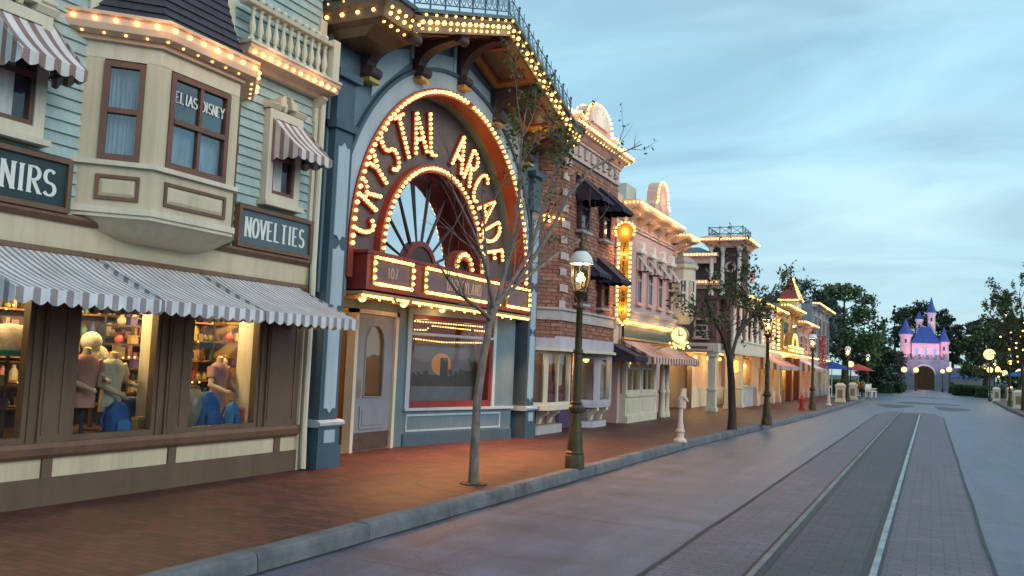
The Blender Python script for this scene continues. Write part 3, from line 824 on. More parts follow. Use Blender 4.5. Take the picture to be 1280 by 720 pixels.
for k, (M, ln, (a, c)) in enumerate(zip(faces, flen, wins)):
    P('bay_post', MB(M).box(0.0, a, -.07, 0, 3.64, 4.725), CREAM, bay); P('bay_post', MB(M).box(c, ln, -.07, 0, 3.64, 4.725), CREAM, bay)
    w = P('sash_window', MB(M).box(a, a + .06, -.05, .022, 3.645, 4.70).box(c - .06, c, -.05, .022, 3.645, 4.70).box(a + .06, c - .06, -.05, .022, 4.64, 4.70).box(a + .06, c - .06, -.05, .022, 3.645, 3.72).box(a + .06, c - .06, -.045, .03, 4.15, 4.205), SASH, bay)
    if k == 1: P('glazing_bar', MB(M).box((a + c) / 2 - .02, (a + c) / 2 + .02, -.04, .015, 3.72, 4.64), SASH, w)
    for (z0, z1) in ((3.715, 4.155), (4.2, 4.645)):
        for j in range(2 if k == 1 else 1):
            n = 2 if k == 1 else 1
            P('pane', MB(M).box(a + .055 + (c - a - .11) * j / n, a + .055 + (c - a - .11) * (j + 1) / n, -.02, -.014, z0, z1), GLASS_B, w)
    # lace curtain with folds
    mb = MB(M); nn = 26
    for (z0, z1, sd) in ((3.72, 4.66, 0),) if k != 1 else ((3.70, 4.16, 1),):
        lp = [[(a + .03 + (c - a - .06) * i / nn, -.11 + .018 * sin(i * 1.9 + sd), z) for i in range(nn + 1)] for z in (z0, z1)]
        mb.loft(lp, cap=False, closed=False)
    P('lace_curtain', mb, LACE, w, True)
    # moulded panel under the window
    pa, pc = (a + .0, c + .02) if k != 1 else (.16, 1.04)
    z0, z1 = 3.24, 3.50
    fr = MB(M).box(pa, pc, -.01, .022, z0, z0 + .035).box(pa, pc, -.01, .022, z1 - .035, z1).box(pa, pa + .035, -.01, .022, z0 + .035, z1 - .035).box(pc - .035, pc, -.01, .022, z0 + .035, z1 - .035)
    o = P('panel_moulding', fr, BROWN, bay)
    P('raised_panel', MB(M).loft([[(pa + .035, 0.001, z0 + .035), (pc - .035, 0.001, z0 + .035), (pc - .035, 0.001, z1 - .035), (pa + .035, 0.001, z1 - .035)], [(pa + .07, .016, z0 + .07), (pc - .07, .016, z0 + .07), (pc - .07, .016, z1 - .07), (pa + .07, .016, z1 - .07)]]), CREAM, o)
tm = MB(faces[1])
serif_text(tm, 'ELIAS', .225, 4.40, .115, -.006, sx=.82, gap=.10)
serif_text(tm, 'DISNEY', .60, 4.40, .115, -.006, sx=.72, gap=.09)
P('window_lettering', tm, LETTER, bay)
P('bay_room', MB(M1).box(5.9, 7.8, -.027, .03, 3.65, 4.72), WOODD, bay)
P('bay_cornice', MB().prism(bfp(.05), 4.895, 4.94).loft([[(x, y, z) for x, y in bfp(o)] for o, z in ((.10, 4.94), (.17, 4.965), (.19, 5.03), (.17, 5.12))]).prism(bfp(.205), 5.118, 5.15), PEACH, bay)
f19 = bfp(.20); f12 = bfp(.125)
bulbs(bay, [[(x, y, 5.065) for x, y in f19]], .20, .030)
bulbs(bay, [[(x, y, 4.945) for x, y in f12]], .20, .014)
for x, y in ((f19[1][0] + .16, f19[1][1] - .12), (f19[2][0] + .18, f19[2][1] + .02), (f19[1][0] + .16, (f19[1][1] + f19[2][1]) / 2)): plight((x, y, 5.06), 1.6, b1)
plight((F1 + .25, 6.75, 3.9), .5, b1)
roof = P('bay_roof', MB().loft([[(x, y, 5.15) for x, y in bfp(.06)], [(x, y, 5.2) for x, y in bfp(.04)]]), BROWN, bay)
top = [(F1, 6.35), (F1 + .16, 6.5), (F1 + .16, 7.2), (F1, 7.35)]
nc = 15
for i in range(nc):
    t0, t1 = i / nc, (i + 1.12) / nc
    def lev(t, o):
        f = t ** .72
        pl = lerp_poly(bfp(.03), top, f)
        cx, cy = F1, 6.85
        return [(x + (x - cx) * o, y + (y - cy) * o * .6, 5.19 + 1.5 * t) for x, y in pl]
    P('shingle_course', MB().loft([lev(t0, .045), lev(t1, -.01)]), SLATE, roof)
# pilaster board above the bay, window hood further back
P('trim_board', MB(M1).box(5.74, 5.88, 0, .05, 5.16, 6.8), CREAM_L, b1)
P('trim_board', MB(M1).box(7.60, 7.74, 0, .05, 5.05, 6.8), CREAM_L, b1)
P('frieze', MB(M1).ext_u([(0, 5.02), (.05, 5.02), (.1, 5.06), (.1, 5.10), (0, 5.10)], 3.0, 5.35), CREAM_L, b1)
# little balcony with balustrade
bal = P('balcony', MB(M1).ext_u([(0, 5.33), (.12, 5.33), (.16, 5.38), (.32, 5.40), (.335, 5.47), (.36, 5.48), (.36, 5.53), (0, 5.53)], 7.72, 9.5), PEACH, b1)
P('balcony_floor', MB(M1).box(7.70, 9.5, 0, .385, 5.53, 5.565), CREAM_L, bal)
P('bottom_rail', MB(M1).box(7.74, 9.4, .18, .28, 5.565, 5.62), CREAM_L, bal)
P('top_rail', MB(M1).ext_u([(.15, 6.05), (.31, 6.05), (.32, 6.09), (.29, 6.11), (.17, 6.11), (.14, 6.09)], 7.7, 9.5), CREAM_L, bal)
P('newel', MB(M1).box(9.36, 9.5, .14, .32, 5.565, 6.16), CREAM_L, bal)
balusters(bal, M1, 7.78, 9.34, .23, 5.62, 6.05, 11, CREAM_L, .05)
for i in range(11):
    u = 7.78 + 1.56 * (i + .5) / 11; P('ball_finial', MB(M1).ball((u, .23, 6.155), .045, 8, 5), CREAM_L, bal, True)
bulbs(bal, [[(7.74, .345, 5.435), (9.46, .345, 5.435)]], .145, .030, M1)
bulbs(bal, [[(7.8, .11, 5.345), (9.46, .11, 5.345)]], .2, .014, M1)
for u in (8.1, 8.9): plight((F1 + .52, u, 5.43), 1.5, b1)
P('bracket', MB(M1).ext_u([(0, 4.98), (.05, 5.0), (.07, 5.2), (.2, 5.32), (.2, 5.35), (0, 5.35)], 9.34, 9.44), CREAM_L, b1)

# shop signs
def signboard(label, text, u0, u1, z0, z1, face, h, sx, tu, gap=.13):
    s = T('shop_sign', label, 'sign', (F1, (u0 + u1) / 2, z0))
    P('board', MB(M1).box(u0 + .05, u1 - .05, .022, .075, z0 + .05, z1 - .05), face, s)
    fr = MB(M1)
    fr.box(u0, u1, .02, .11, z0, z0 + .05).box(u0, u1, .02, .11, z1 - .05, z1).box(u0, u0 + .05, .02, .11, z0 + .05, z1 - .05).box(u1 - .05, u1, .02, .11, z0 + .05, z1 - .05)
    P('frame', fr, BROWN, s)
    mb = MB(M1); serif_text(mb, text, tu, (z0 + z1) / 2 - h / 2, h, .077, sx, gap=gap)
    P('lettering', mb, LETTER, s)
    return s
h = .235
signboard('dark green board ending in pale serif letters NIRS, cut off by the picture edge', 'SOUVENIRS', 3.1, 5.66, 3.04, 3.58, SIGNGREEN, .25, .80, 5.50 - text_w('SOUVENIRS', .25, .80, .15), gap=.15)
signboard('slate blue board with pale serif letters reading NOVELTIES beneath the small awning', 'NOVELTIES', 7.98, 9.40, 3.045, 3.58, SIGNBLUE, .24, .66, 8.69 - text_w('NOVELTIES', .24, .66, .15) / 2, gap=.15)

# ================================================================== ARCADE BUILDING
FA = -7.8
MA = SM(FA)
CY, CZ, R0 = 13.3, 3.45, 3.0
arc_b = T('arcade_building', 'teal theatre-like arcade with bulb-lit arch sign under a projecting gabled roof', 'building', (FA, CY, .15))
Y0, Y1 = 9.62, 16.98
def gz(y): return 7.92 - abs(y - CY) / 3.0 * 1.05          # top edge of the gable
# facade wall round the arch
mb = MB(MA)
na = 64
def bound(a):
    """ray from the arch centre to the wall outline"""
    ca, sa = cos(a), sin(a)
    best = 99
    if ca > 1e-6: best = min(best, (Y1 - .02 - CY) / ca)
    if ca < -1e-6: best = min(best, (Y0 + .02 - CY) / ca)
    if sa > 1e-6: best = min(best, (6.95 - CZ) / sa)
    return best
lo = []
for i in range(na + 1):
    a = pi * i / na
    ca, sa = cos(a), sin(a); rb = bound(a)
    lo.append([(CY + R0 * ca, -.42, CZ + R0 * sa), (CY + R0 * ca, 0, CZ + R0 * sa), (CY + rb * ca, 0, CZ + rb * sa), (CY + rb * ca, -.42, CZ + rb * sa)])
mb.loft(lo)
mb.box(Y0 + .02, CY - R0, -.42, 0, 2.62, CZ).box(CY + R0, Y1 - .02, -.42, 0, 2.62, CZ)
P('front_wall', mb, TEAL, arc_b)
P('side_wall', MB(MA).box(Y0, Y0 + .25, -7, -.27, .14, 6.9).box(Y1 - .25, Y1, -7, -.27, .14, 6.9).box(Y0, Y1, -7.2, -7, .14, 6.9), TEAL, arc_b)
P('gable_wall', MB(MA).ext_d([(Y0 + .3, 6.955), (Y1 - .3, 6.955), (CY + 1.6, 7.05), (CY, 7.56), (CY - 1.6, 7.05)], -.3, -.02), TEAL, arc_b)
# pale band, dark moulding round the arch
P('arch_band', MB(MA).ring((CY, CZ), R0 + .10, R0 + .40, 0.0, .05, 0, pi, 48).box(CY - R0 - .40, CY - R0 - .1, 0, .05, 2.7, CZ).box(CY + R0 + .1, CY + R0 + .4, 0, .05, 2.7, CZ), TEAL_L, arc_b)
P('arch_moulding', MB(MA).ring((CY, CZ), R0 + .40, R0 + .46, 0.0, .09, 0.3, pi - .3, 48), TEAL_D, arc_b)
rim = P('arch_rim', MB(MA).ring((CY, CZ), R0 - .02, R0 + .11, -.2, .085, 0, pi, 64).box(CY - R0 - .11, CY - R0 + .02, -.2, .085, 2.9, CZ).box(CY + R0 - .02, CY + R0 + .11, -.2, .085, 2.9, CZ), REDRIM, arc_b, True)
bulbs(rim, [[(CY + (R0 + .045) * cos(a), .11, CZ + (R0 + .045) * sin(a)) for a in [pi * i / 64 for i in range(65)]]], .13, .038, MA)
bulbs(rim, [[(CY - R0 - .045, .11, 3.36), (CY - R0 - .045, .11, CZ)], [(CY + R0 + .045, .11, 3.36), (CY + R0 + .045, .11, CZ)]], .15, .040, MA)
# letter panel between the arches
RI = 1.70
pan = P('letter_panel', MB(MA).ring((CY, CZ), RI, R0 + .05, -.50, -.40, 0, pi, 64).box(CY - R0, CY - RI, -.50, -.40, 2.9, CZ).box(CY + RI, CY + R0, -.50, -.40, 2.9, CZ), PANELC, arc_b, True)
rim2 = P('inner_arch_rim', MB(MA).ring((CY, CZ), RI - .04, RI + .11, -.58, -.27, 0, pi, 56).box(CY - RI - .11, CY - RI + .04, -.58, -.27, 2.9, CZ).box(CY + RI - .04, CY + RI + .11, -.58, -.27, 2.9, CZ), REDRIM, arc_b, True)
bulbs(rim2, [[(CY + (RI + .035) * cos(a), -.245, CZ + (RI + .035) * sin(a)) for a in [pi * i / 56 for i in range(57)]]], .125, .036, MA)
P('arch_reveal', MB(MA).ring((CY, CZ), RI - .07, RI - .041, -.95, -.45, 0, pi, 48), BURG, arc_b, True)
# channel letters filled with bulbs
word = 'CRYSTAL ARCADE'
LH = .76
for i, ch in enumerate(word):
    if ch == ' ': continue
    a = radians(169.5 - i * 12.23)
    ru = R0 - 1.01
    wd = LW.get(ch, .62)
    def tf(x, y, d, a=a, wd=wd, ch=ch):
        rr = ru + y * LH; tx = (x - wd / 2) * LH * .68 * WF.get(ch, 1) * (1 + .12 * y)
        return (CY + rr * cos(a) + tx * sin(a), d, CZ + rr * sin(a) - tx * cos(a))
    mb = MB(MA)
    bl = MB(MA)
    for st in GL[ch]:
        pts = [tf(x, y, 0) for x, y in st]
        ctr = []
        for k, p in enumerate(pts):
            q0 = pts[max(k - 1, 0)]; q1 = pts[min(k + 1, len(pts) - 1)]
            tx, tz = q1[0] - q0[0], q1[2] - q0[2]; ll = sqrt(tx * tx + tz * tz) or 1
            nx, nzv = -tz / ll * .045, tx / ll * .045
            ctr.append([(p[0] + nx, -.402, p[2] + nzv), (p[0] + nx, -.33, p[2] + nzv), (p[0] - nx, -.33, p[2] - nzv), (p[0] - nx, -.402, p[2] - nzv)])
        mb.loft(ctr)
        cl = len(st) > 10 and (abs(st[0][0] - st[-1][0]) + abs(st[0][1] - st[-1][1])) < .01
        for q in along(pts, .085): bl.bulb((q[0], -.305, q[2]), .033 * brnd.uniform(.86, 1.12))
    o = P('letter', mb, REDRIM, arc_b, label='bulb-studded letter ' + ch)
    P('bulb_string', bl, BULB, o, True, kind='stuff')
# fan window
fan = P('fan_window', MB(MA).ring((CY, CZ - .12), .45, .55, -.75, -.60, 0, pi, 24), BURG, arc_b)
P('fan_hub', MB(MA).ring((CY, CZ - .12), .001, .46, -.73, -.63, 0, pi, 24), PLUM, fan)
for i in range(9):
    a0 = pi * i / 9; a1 = pi * (i + 1) / 9
    if i:
        P('mullion', MB(MA).tube([(CY + .5 * cos(a0), -.68, CZ - .12 + .5 * sin(a0)), (CY + 1.75 * cos(a0), -.68, CZ - .12 + 1.75 * sin(a0))], .024, 6), PLUM, fan)
    mb = MB(MA); k = 4
    lo = []
    for j in range(k + 1):
        a = a0 + (a1 - a0) * j / k
        tl = .012 * (i % 3 - 1)
        lo.append([(CY + .5 * cos(a), -.685 + tl, CZ - .12 + .5 * sin(a)), (CY + 1.73 * cos(a), -.695 - tl, CZ - .12 + 1.73 * sin(a))])
    mb.loft(lo, cap=False, closed=False)
    P('pane', mb, GLASS_R, fan)
P('fan_room', MB(MA).box(CY - 1.9, CY + 1.9, -2.2, -2.1, 2.9, 5.4), pm('pale_room_wall', (.45, .47, .5), .8, .2, 1.5, .05), arc_b)  # pale wall set close behind the panes so they look brighter
P('fan_room_wall', MB(MA).box(CY - 2.0, CY - 1.9, -2.2, -.75, 2.75, 5.4).box(CY + 1.9, CY + 2.0, -2.2, -.75, 2.75, 5.4).box(CY - 2, CY + 2, -2.2, -.52, 5.4, 5.5), PLUM, arc_b)
plight((FA - 1.5, 12.6, 4.7), 40, arc_b, (1, .85, .7))  # added lamp without a bulb, brightens the wall behind the fan panes
# marquee box
mz0, mz1 = 2.76, 3.32
MQ0, MQ1 = 10.38, 16.2
mq = P('marquee', MB(MA).box(MQ0, MQ1, -.25, .29, mz0, mz1 - .04), BURG, arc_b, label='burgundy marquee box edged with glowing bulbs')
P('top_moulding', MB(MA).box(MQ0 - .03, MQ1 + .03, -.2, .325, mz1 - .05, mz1).box(MQ0 - .02, MQ1 + .02, -.2, .31, mz0 - .03, mz0 + .02), BURG, mq)
P('marquee_front', MB(MA).box(MQ0, MQ1, .288, .297, mz0 + .02, mz1 - .05), REDRIM, mq)
PLQ = pm('mauve_name_panel', (.15, .105, .115), .55, .12, 4, .03)
for (a, c, txt, hh, sx) in ((10.50, 11.62, '107', .16, .75), (11.95, 14.75, 'DISNEYLAND', .20, .74), (14.98, 16.08, '', .16, .75)):
    z0, z1 = mz0 + .05, mz1 - .08
    o = P('name_panel', MB(MA).box(a + .06, c - .06, .295, .303, z0 + .03, z1 - .03), PLQ, mq)
    P('panel_frame', MB(MA).box(a, c, .295, .33, z0, z0 + .035).box(a, c, .295, .33, z1 - .035, z1).box(a, a + .06, .295, .33, z0 + .035, z1 - .035).box(c - .06, c, .295, .33, z0 + .035, z1 - .035), GOLD, o)
    if txt:
     t2 = MB(MA); serif_text(t2, txt, (a + c) / 2 - text_w(txt, hh, sx, .2) / 2, (z0 + z1) / 2 - hh / 2, hh, .306, sx, thick=.2, gap=.2, serifs=False)
     P('lettering', t2, pm('worn_gold_letter', (.52, .34, .24), .4, .1, 6, .02), o)
    bulbs(o, [[(a + .03, .345, z1 - .015), (c - .03, .345, z1 - .015)], [(a + .03, .345, z0 + .015), (c - .03, .345, z0 + .015)]], .082, .030, MA)
    bulbs(o, [[(a + .03, .345, z0 + .05), (a + .03, .345, z1 - .05)], [(c - .03, .345, z0 + .05), (c - .03, .345, z1 - .05)]], .13, .032, MA)
bulbs(mq, [[(MQ0 - .05, .26, mz0 - .12), (MQ1 + .02, .26, mz0 - .12)]], .092, .030, MA)
bulbs(mq, [[(MQ0 + .2, .0, mz0 - .13), (MQ1 - .1, .0, mz0 - .13)]], .4, .022, MA)
# small arched crest over the marquee
cr_ = P('crest', MB(MA).ring((CY, mz1), .20, .37, .12, .30, 0, pi, 20), REDRIM, mq, True)
P('crest_panel', MB(MA).ring((CY, mz1), .001, .205, .12, .2, 0, pi, 16), PLUM, cr_)
bulbs(cr_, [[(CY + .29 * cos(a), .32, mz1 + .01 + .29 * sin(a)) for a in [pi * i / 20 for i in range(21)]]], .10, .036, MA)
# entrance soffit with its lights
P('soffit', MB(MA).box(10.32, 16.25, -1.2, .29, 2.655, 2.70), TAN, arc_b)
for u in (10.9, 11.9, 12.9, 13.9, 14.9, 15.8):
    slight((FA + .30, u, 2.56), 210.0, arc_b, (.45, 0, -1), (1.0, .43, .13), 115)
for u in (11.2, 12.4, 13.7, 15.0):
    o = P('soffit_lamp', MB(MA).lathe(u, -.35, [(.05, 2.655), (.06, 2.64), (.05, 2.62), (.02, 2.60), (.001, 2.598)], 8), BULB, arc_b, True)
    plight((FA - .35, u, 2.50), 2.5, arc_b)
# pilasters
for u0, u1 in ((Y0 + .02, 10.15), (16.45, Y1 - .02)):
    d = .12
    pl = P('pilaster', MB(MA).box(u0 + .05, u1 - .05, -.3, d, .70, 5.75), TEAL_D, arc_b)
    P('plinth', MB(MA).box(u0 - .01, u1 + .01, -.3, d + .05, .13, .45).box(u0 + .02, u1 - .02, -.3, d + .03, .45, .72), TEAL_D, pl)
    P('plinth_cap', MB(MA).ext_u([(-.3, .72), (d + .04, .72), (d + .09, .75), (d + .09, .79), (d + .03, .82), (-.3, .82)], u0 - .03, u1 + .03), TEAL_L, pl)
    P('plinth_panel', MB(MA).box((u0 + u1) / 2 - .12, (u0 + u1) / 2 + .12, d + .03, d + .045, .50, .68), TEAL_L, pl)
    m_ = (u0 + u1) / 2
    for z0, z1 in ((.98, 2.30), (2.45, 3.25), (3.45, 4.75)):
        P('inset_panel', MB(MA).ext_d([(m_, z0 - .07), (m_ + .06, z0), (m_ + .13, z0), (m_ + .13, z1), (m_ + .06, z1), (m_, z1 + .07), (m_ - .06, z1), (m_ - .13, z1), (m_ - .13, z0), (m_ - .06, z0)], d, d + .018), TEAL_L, pl)
    P('capital', MB(MA).box(u0 - .02, u1 + .02, -.3, d + .08, 5.75, 5.86), TEAL_D, pl); P('neck_band', MB(MA).box(u0, u1, -.3, d + .05, 5.0, 5.12), TEAL_D, pl)
# wing cornices with bulbs at either end of the gable
for u0, u1, sgn in ((9.48, 10.55, -1), (16.1, 17.05, 1)):
    w = P('wing_cornice', MB(MA).loft([[(u0 + e, -3.5, z), (u1 - e, -3.5, z), (u1 - e, dd, z), (u0 + e, dd, z)] for e, dd, z in ((.2, .55, 6.30), (.14, .75, 6.42), (.05, .95, 6.48), (.05, .97, 6.62), (0, 1.02, 6.68), (0, 1.02, 6.80))]), BRONZE, arc_b)
    P('cornice_cap', MB(MA).box(u0 - .03, u1 + .03, -3.5, 1.06, 6.80, 6.86), TEAL_D, w)
    ue = u0 + .03 if sgn < 0 else u0 + .03
    bulbs(w, [[(ue, -2.6, 6.58), (ue, .93, 6.58)]], .27, .034, MA)
    bulbs(w, [[(u0 + .0, -2.6, 6.76), (u0 + .0, .98, 6.76)]], .27, .016, MA)
    bulbs(w, [[(u0 + .1, .98, 6.56), (u1 - .1, .98, 6.56)], [(u0 + .1, 1.0, 6.65), (u1 - .1, 1.0, 6.65)], [(u0 + .1, .87, 6.46), (u1 - .1, .87, 6.46)]], .17, .030, MA)
    plight((FA + .45, u0 - .25, 6.45), 2.2, arc_b); plight((FA + 1.2, (u0 + u1) / 2, 6.5), 2.2, arc_b)
# projecting gable roof
OV = 1.0
def slope(mb, s, d0, d1, za, zb):       # slab following one slope; za/zb offsets below the top edge
    e = CY + s * 3.12
    for (ya, yb) in ((CY, e),):
        mb.loft([[(y, d, gz(y) - z) for d, z in ((d0, za), (d1, za), (d1, zb), (d0, zb))] for y in (ya, yb)])
mb = MB(MA)
for s in (-1, 1):
    slope(mb, s, -5.0, OV, .06, .30)
rf = P('gable_roof', mb, BRONZE, arc_b)
mb = MB(MA)
for s in (-1, 1):
    slope(mb, s, OV + .002, OV + .05, .10, .16); slope(mb, s, OV + .002, OV + .03, .27, .36)
P('gable_fascia', mb, BRONZE, rf)
mb = MB(MA)
for s in (-1, 1): slope(mb, s, -5.0, OV + .10, .0, .055)
P('gable_coping', mb, IRON, rf)
for k, (off, dd, rr, sp) in enumerate(((.09, OV + .075, .022, .3), (.20, OV + .05, .038, .21), (.30, OV + .045, .026, .21))):
    bulbs(rf, [[(CY - 3.0, dd, gz(CY - 3.0) - off), (CY, dd, gz(CY) - off), (CY + 3.0, dd, gz(CY + 3.0) - off)]], sp, rr, MA)
for y in (11.0, 12.2, 13.3, 14.4, 15.6): plight((FA + OV + .22, y, gz(y) - .26), 2.4, arc_b)
# soffit panels between the brackets
mb = MB(MA)
for s in (-1, 1): slope(mb, s, 0.0, OV - .0, .305, .33)
P('gable_soffit', mb, TAN, rf)
BR = [10.45, 11.87, 13.3, 14.73, 16.15]
for a, c in zip(BR, BR[1:]):
    ya, yb = a + .22, c - .22
    lo = MB(MA); zoff = .335
    def sq(y0, y1, d0, d1, t, m):
        m.loft([[(y, d, gz(y) - zoff - z) for d, z in ((d0, 0), (d1, 0), (d1, t), (d0, t))] for y in (y0, y1)])
    o = MB(MA); sq(ya + .1, yb - .1, .27, .73, .008, o)
    pp = P('soffit_panel', o, BRONZE, rf)
    o = MB(MA); sq(ya + .03, yb - .03, .2, .26, .03, o); sq(ya + .03, yb - .03, .74, .80, .03, o); sq(ya + .03, ya + .09, .26, .74, .03, o); sq(yb - .09, yb - .03, .26, .74, .03, o)
    P('panel_frame', o, REDRIM, pp)
for k, y in enumerate(BR):
    zt = gz(y) - .34; zb = (5.95 if k in (0, 4) else 6.42 if k in (1, 3) else 6.72)
    prof = []
    hgt = zt - zb
    prof = [(0, zb), (.14, zb), (.20, zb + .05), (.17, zb + .12), (.12, zb + .2)]
    for i in range(8):
        a = pi / 2 * i / 7
        prof.append((.12 + .74 * (1 - cos(a)), zb + .2 + (hgt - .32) * sin(a)))
    prof += [(.93, zt - .10), (.93, zt), (0, zt)]
    br = P('bracket', MB(MA).ext_u(prof, y - .11, y + .11), PLUM, arc_b)
    P('scroll', MB(MA).tube([(y - .13, .16, zb + .1), (y + .13, .16, zb + .1)], .09, 10), PLUM, br, True); P('scroll', MB(MA).tube([(y - .13, .86, zt - .09), (y + .13, .86, zt - .09)], .08, 10), PLUM, br, True)
    P('drop', MB(MA).box(y - .14, y + .14, .0, .21, zb - .06, zb - .003), GOLD, br)
# wall panels between brackets
for (ya, yb, za, zb_, zc, zd) in ((12.1, 13.06, 6.62, 6.78, 7.2, 6.98), (13.54, 14.5, 6.78, 6.62, 6.98, 7.2)):
    P('wall_panel', MB(MA).ext_d([(ya, za), (yb, zb_), (yb, zc if ya < 13 else zc), (ya, zd if ya < 13 else zd)], 0, .035), TEAL_L, arc_b)
for (y0, y1, pts) in ((0, 0, [(10.62, 5.75), (11.0, 6.1), (11.62, 6.62), (11.62, 6.85), (10.62, 6.5)]), (0, 0, [(15.98, 5.75), (15.6, 6.1), (14.98, 6.62), (14.98, 6.85), (15.98, 6.5)])):
    P('spandrel_panel', MB(MA).ext_d(pts, 0, .03), TEAL_L, arc_b)
for y in (11.68, 13.08, 13.52, 14.92):
    P('pale_strip', MB(MA).box(y - .05, y + .05, .0, .05, 6.86 if 13 < y < 13.6 else 6.72, gz(y) - .4), TEAL_L, arc_b)
# iron cresting along the gable
cm = MB(MA)
for s in (-1, 1):
    n = 7
    for i in range(n + 1):
        y = CY + s * 3.05 * i / n
        if s > 0 and i == 0: continue
        z = gz(y) + .0
        cm.tube([(y, OV - .02, z - .02), (y, OV - .02, z + .46)], .016, 5); cm.ball((y, OV - .02, z + .49), .03, 6, 4)
    for i in range(n):
        ya = CY + s * 3.05 * i / n; yb = CY + s * 3.05 * (i + 1) / n
        for h_ in (.10, .40):
            cm.tube([(ya, OV - .02, gz(ya) + h_), (yb, OV - .02, gz(yb) + h_)], .011, 4)
        for k in range(2):
            yc = ya + (yb - ya) * (.27 + .46 * k); rr = .085
            cm.tube([(yc + rr * cos(t * pi / 5), OV - .02, gz(yc) + .25 + rr * 1.5 * sin(t * pi / 5)) for t in range(11)], .009, 4)
            cm.tube([(yc + rr * .5 * cos(t * pi / 4), OV - .02, gz(yc) + .25 + rr * .7 * sin(t * pi / 4)) for t in range(9)], .007, 4)
        ym = (ya + yb) / 2
        cm.tube([(ym, OV - .02, gz(ym) + .38), (ym, OV - .02, gz(ym) + .54)], .008, 4)
P('cresting', cm, IRON, arc_b)

# ---- entrance: doorway, door, splayed shop window
XB = -8.55
MBk = SM(XB)
P('back_wall', MB(MBk).box(Y0 + .2, 10.48, -.15, 0, .14, 2.70).box(10.48, 12.82, -.15, 0, 2.52, 2.70).box(12.80, 13.16, -.15, .0, .14, 2.70), TEAL, arc_b)
P('return_wall', MB(MA).box(10.2, 10.34, -.8, -.3, .14, 2.66), TEAL, arc_b)
P('door_frame', MB(MBk).box(11.55, 11.63, -.12, .05, .15, 2.52).box(12.74, 12.82, -.12, .05, .15, 2.52).box(11.55, 12.82, -.12, .05, 2.45, 2.52), CREAM_L, arc_b)
# door leaf with tall arched glass
du0, du1, dz1 = 11.64, 12.73, 2.44
dm = (du0 + du1) / 2 ; gw = .27
lo = []
nn = 24
door = MB(MBk)
outl = [(du0, .17), (du1, .17), (du1, dz1), (du0, dz1)]
hz0, hz1 = 1.05, 1.95
hole = [(dm - gw, hz0), (dm + gw, hz0)] + [(dm + gw * cos(pi * i / 10), hz1 + .32 * sin(pi * i / 10)) for i in range(11)]
def boxpt(p):
    c = (dm, 1.5); dx, dz = p[0] - c[0], p[1] - c[1]
    t = min([((du1 - c[0]) / dx if dx > 0 else (du0 - c[0]) / dx) if abs(dx) > 1e-6 else 99, ((dz1 - c[1]) / dz if dz > 0 else (.17 - c[1]) / dz) if abs(dz) > 1e-6 else 99])
    return (c[0] + dx * t, c[1] + dz * t)
hh = []
for i, p in enumerate(hole):
    q = hole[(i + 1) % len(hole)]
    for k in range(4): hh.append((p[0] + (q[0] - p[0]) * k / 4, p[1] + (q[1] - p[1]) * k / 4))
hh.append(hh[0])
lo = []
for p in hh:
    b_ = boxpt(p); lo.append([(p[0], -.06, p[1]), (p[0], .0, p[1]), (b_[0], .0, b_[1]), (b_[0], -.06, b_[1])])
door.loft(lo, cap=False)
dr = P('door', door, GREY_D, arc_b)
P('pane', MB(MBk).ext_d(hole, -.035, -.028), GLASS, dr)
P('door_panel', MB(MBk).box(dm - .36, dm + .36, .0, .018, .52, .9).box(dm - .3, dm + .3, .018, .03, .58, .84), GREY_D, dr)
P('kick_plate', MB(MBk).box(du0 + .02, du1 - .02, .001, .012, .18, .46), KICK, dr)
P('glass_bead', MB(MBk).tube([(x, .004, z) for x, z in hole] + [(hole[0][0], .004, hole[0][1])], .018, 6), GREY_D, dr)
P('handle', MB(MBk).tube([(du0 + .11, .05, 1.05), (du0 + .11, .07, 1.2), (du0 + .11, .05, 1.35)], .014, 6), GOLD, dr)
P('door_leaf_open', MB().box(-9.6, XB - .16, 11.585, 11.63, .16, 2.43), WOODW, arc_b)
# splayed display window
A_ = (-8.55, 13.16); B_ = (-7.83, 16.12)
MS = FM(A_[0], A_[1], B_[0] - A_[0], B_[1] - A_[1])
LS = sqrt((B_[0] - A_[0]) ** 2 + (B_[1] - A_[1]) ** 2)
P('bulkhead', MB(MS).box(0, LS, -.15, 0, .14, .78), TEAL, arc_b)
P('base_board', MB(MS).box(0, LS, 0, .03, .14, .36), TEAL_D, arc_b)
P('bulkhead_frame', MB(MS).box(.06, LS - .35, 0, .022, .40, .435).box(.06, LS - .35, 0, .022, .68, .715).box(.06, .09, 0, .022, .435, .68).box(LS - .38, LS - .35, 0, .022, .435, .68), TEAL_L, arc_b)
P('window_sill', MB(MS).box(-.02, LS, -.15, .07, .78, .83), TEAL_L, arc_b)
P('end_panel', MB(MS).box(LS - .62, LS + .05, -.15, 0, .83, 2.66), TEAL, arc_b)
wu0, wu1 = .10, LS - .66
sw = P('shop_window', MB(MS).box(0, wu0, -.15, .04, .83, 2.66).box(wu1, wu1 + .08, -.15, .04, .83, 2.66).box(wu0, wu1, -.15, .04, 2.54, 2.66).box(wu0, wu1, -.08, .03, 2.16, 2.21), TEAL_L, arc_b)
P('inner_frame', MB(MS).box(wu0, wu0 + .07, -.1, -.0, .83, 2.54).box(wu1 - .07, wu1, -.1, 0, .83, 2.54).box(wu0 + .07, wu1 - .07, -.1, 0, .83, .95).box(wu0 + .07, wu1 - .07, -.1, 0, 2.46, 2.54), BURG, sw)
P('pane', MB(MS).box(wu0 + .06, wu1 - .06, -.052, -.046, .94, 2.17), GLASS, sw)
P('transom_pane', MB(MS).box(wu0 + .06, wu1 - .06, -.052, -.046, 2.2, 2.47), GLASS, sw)
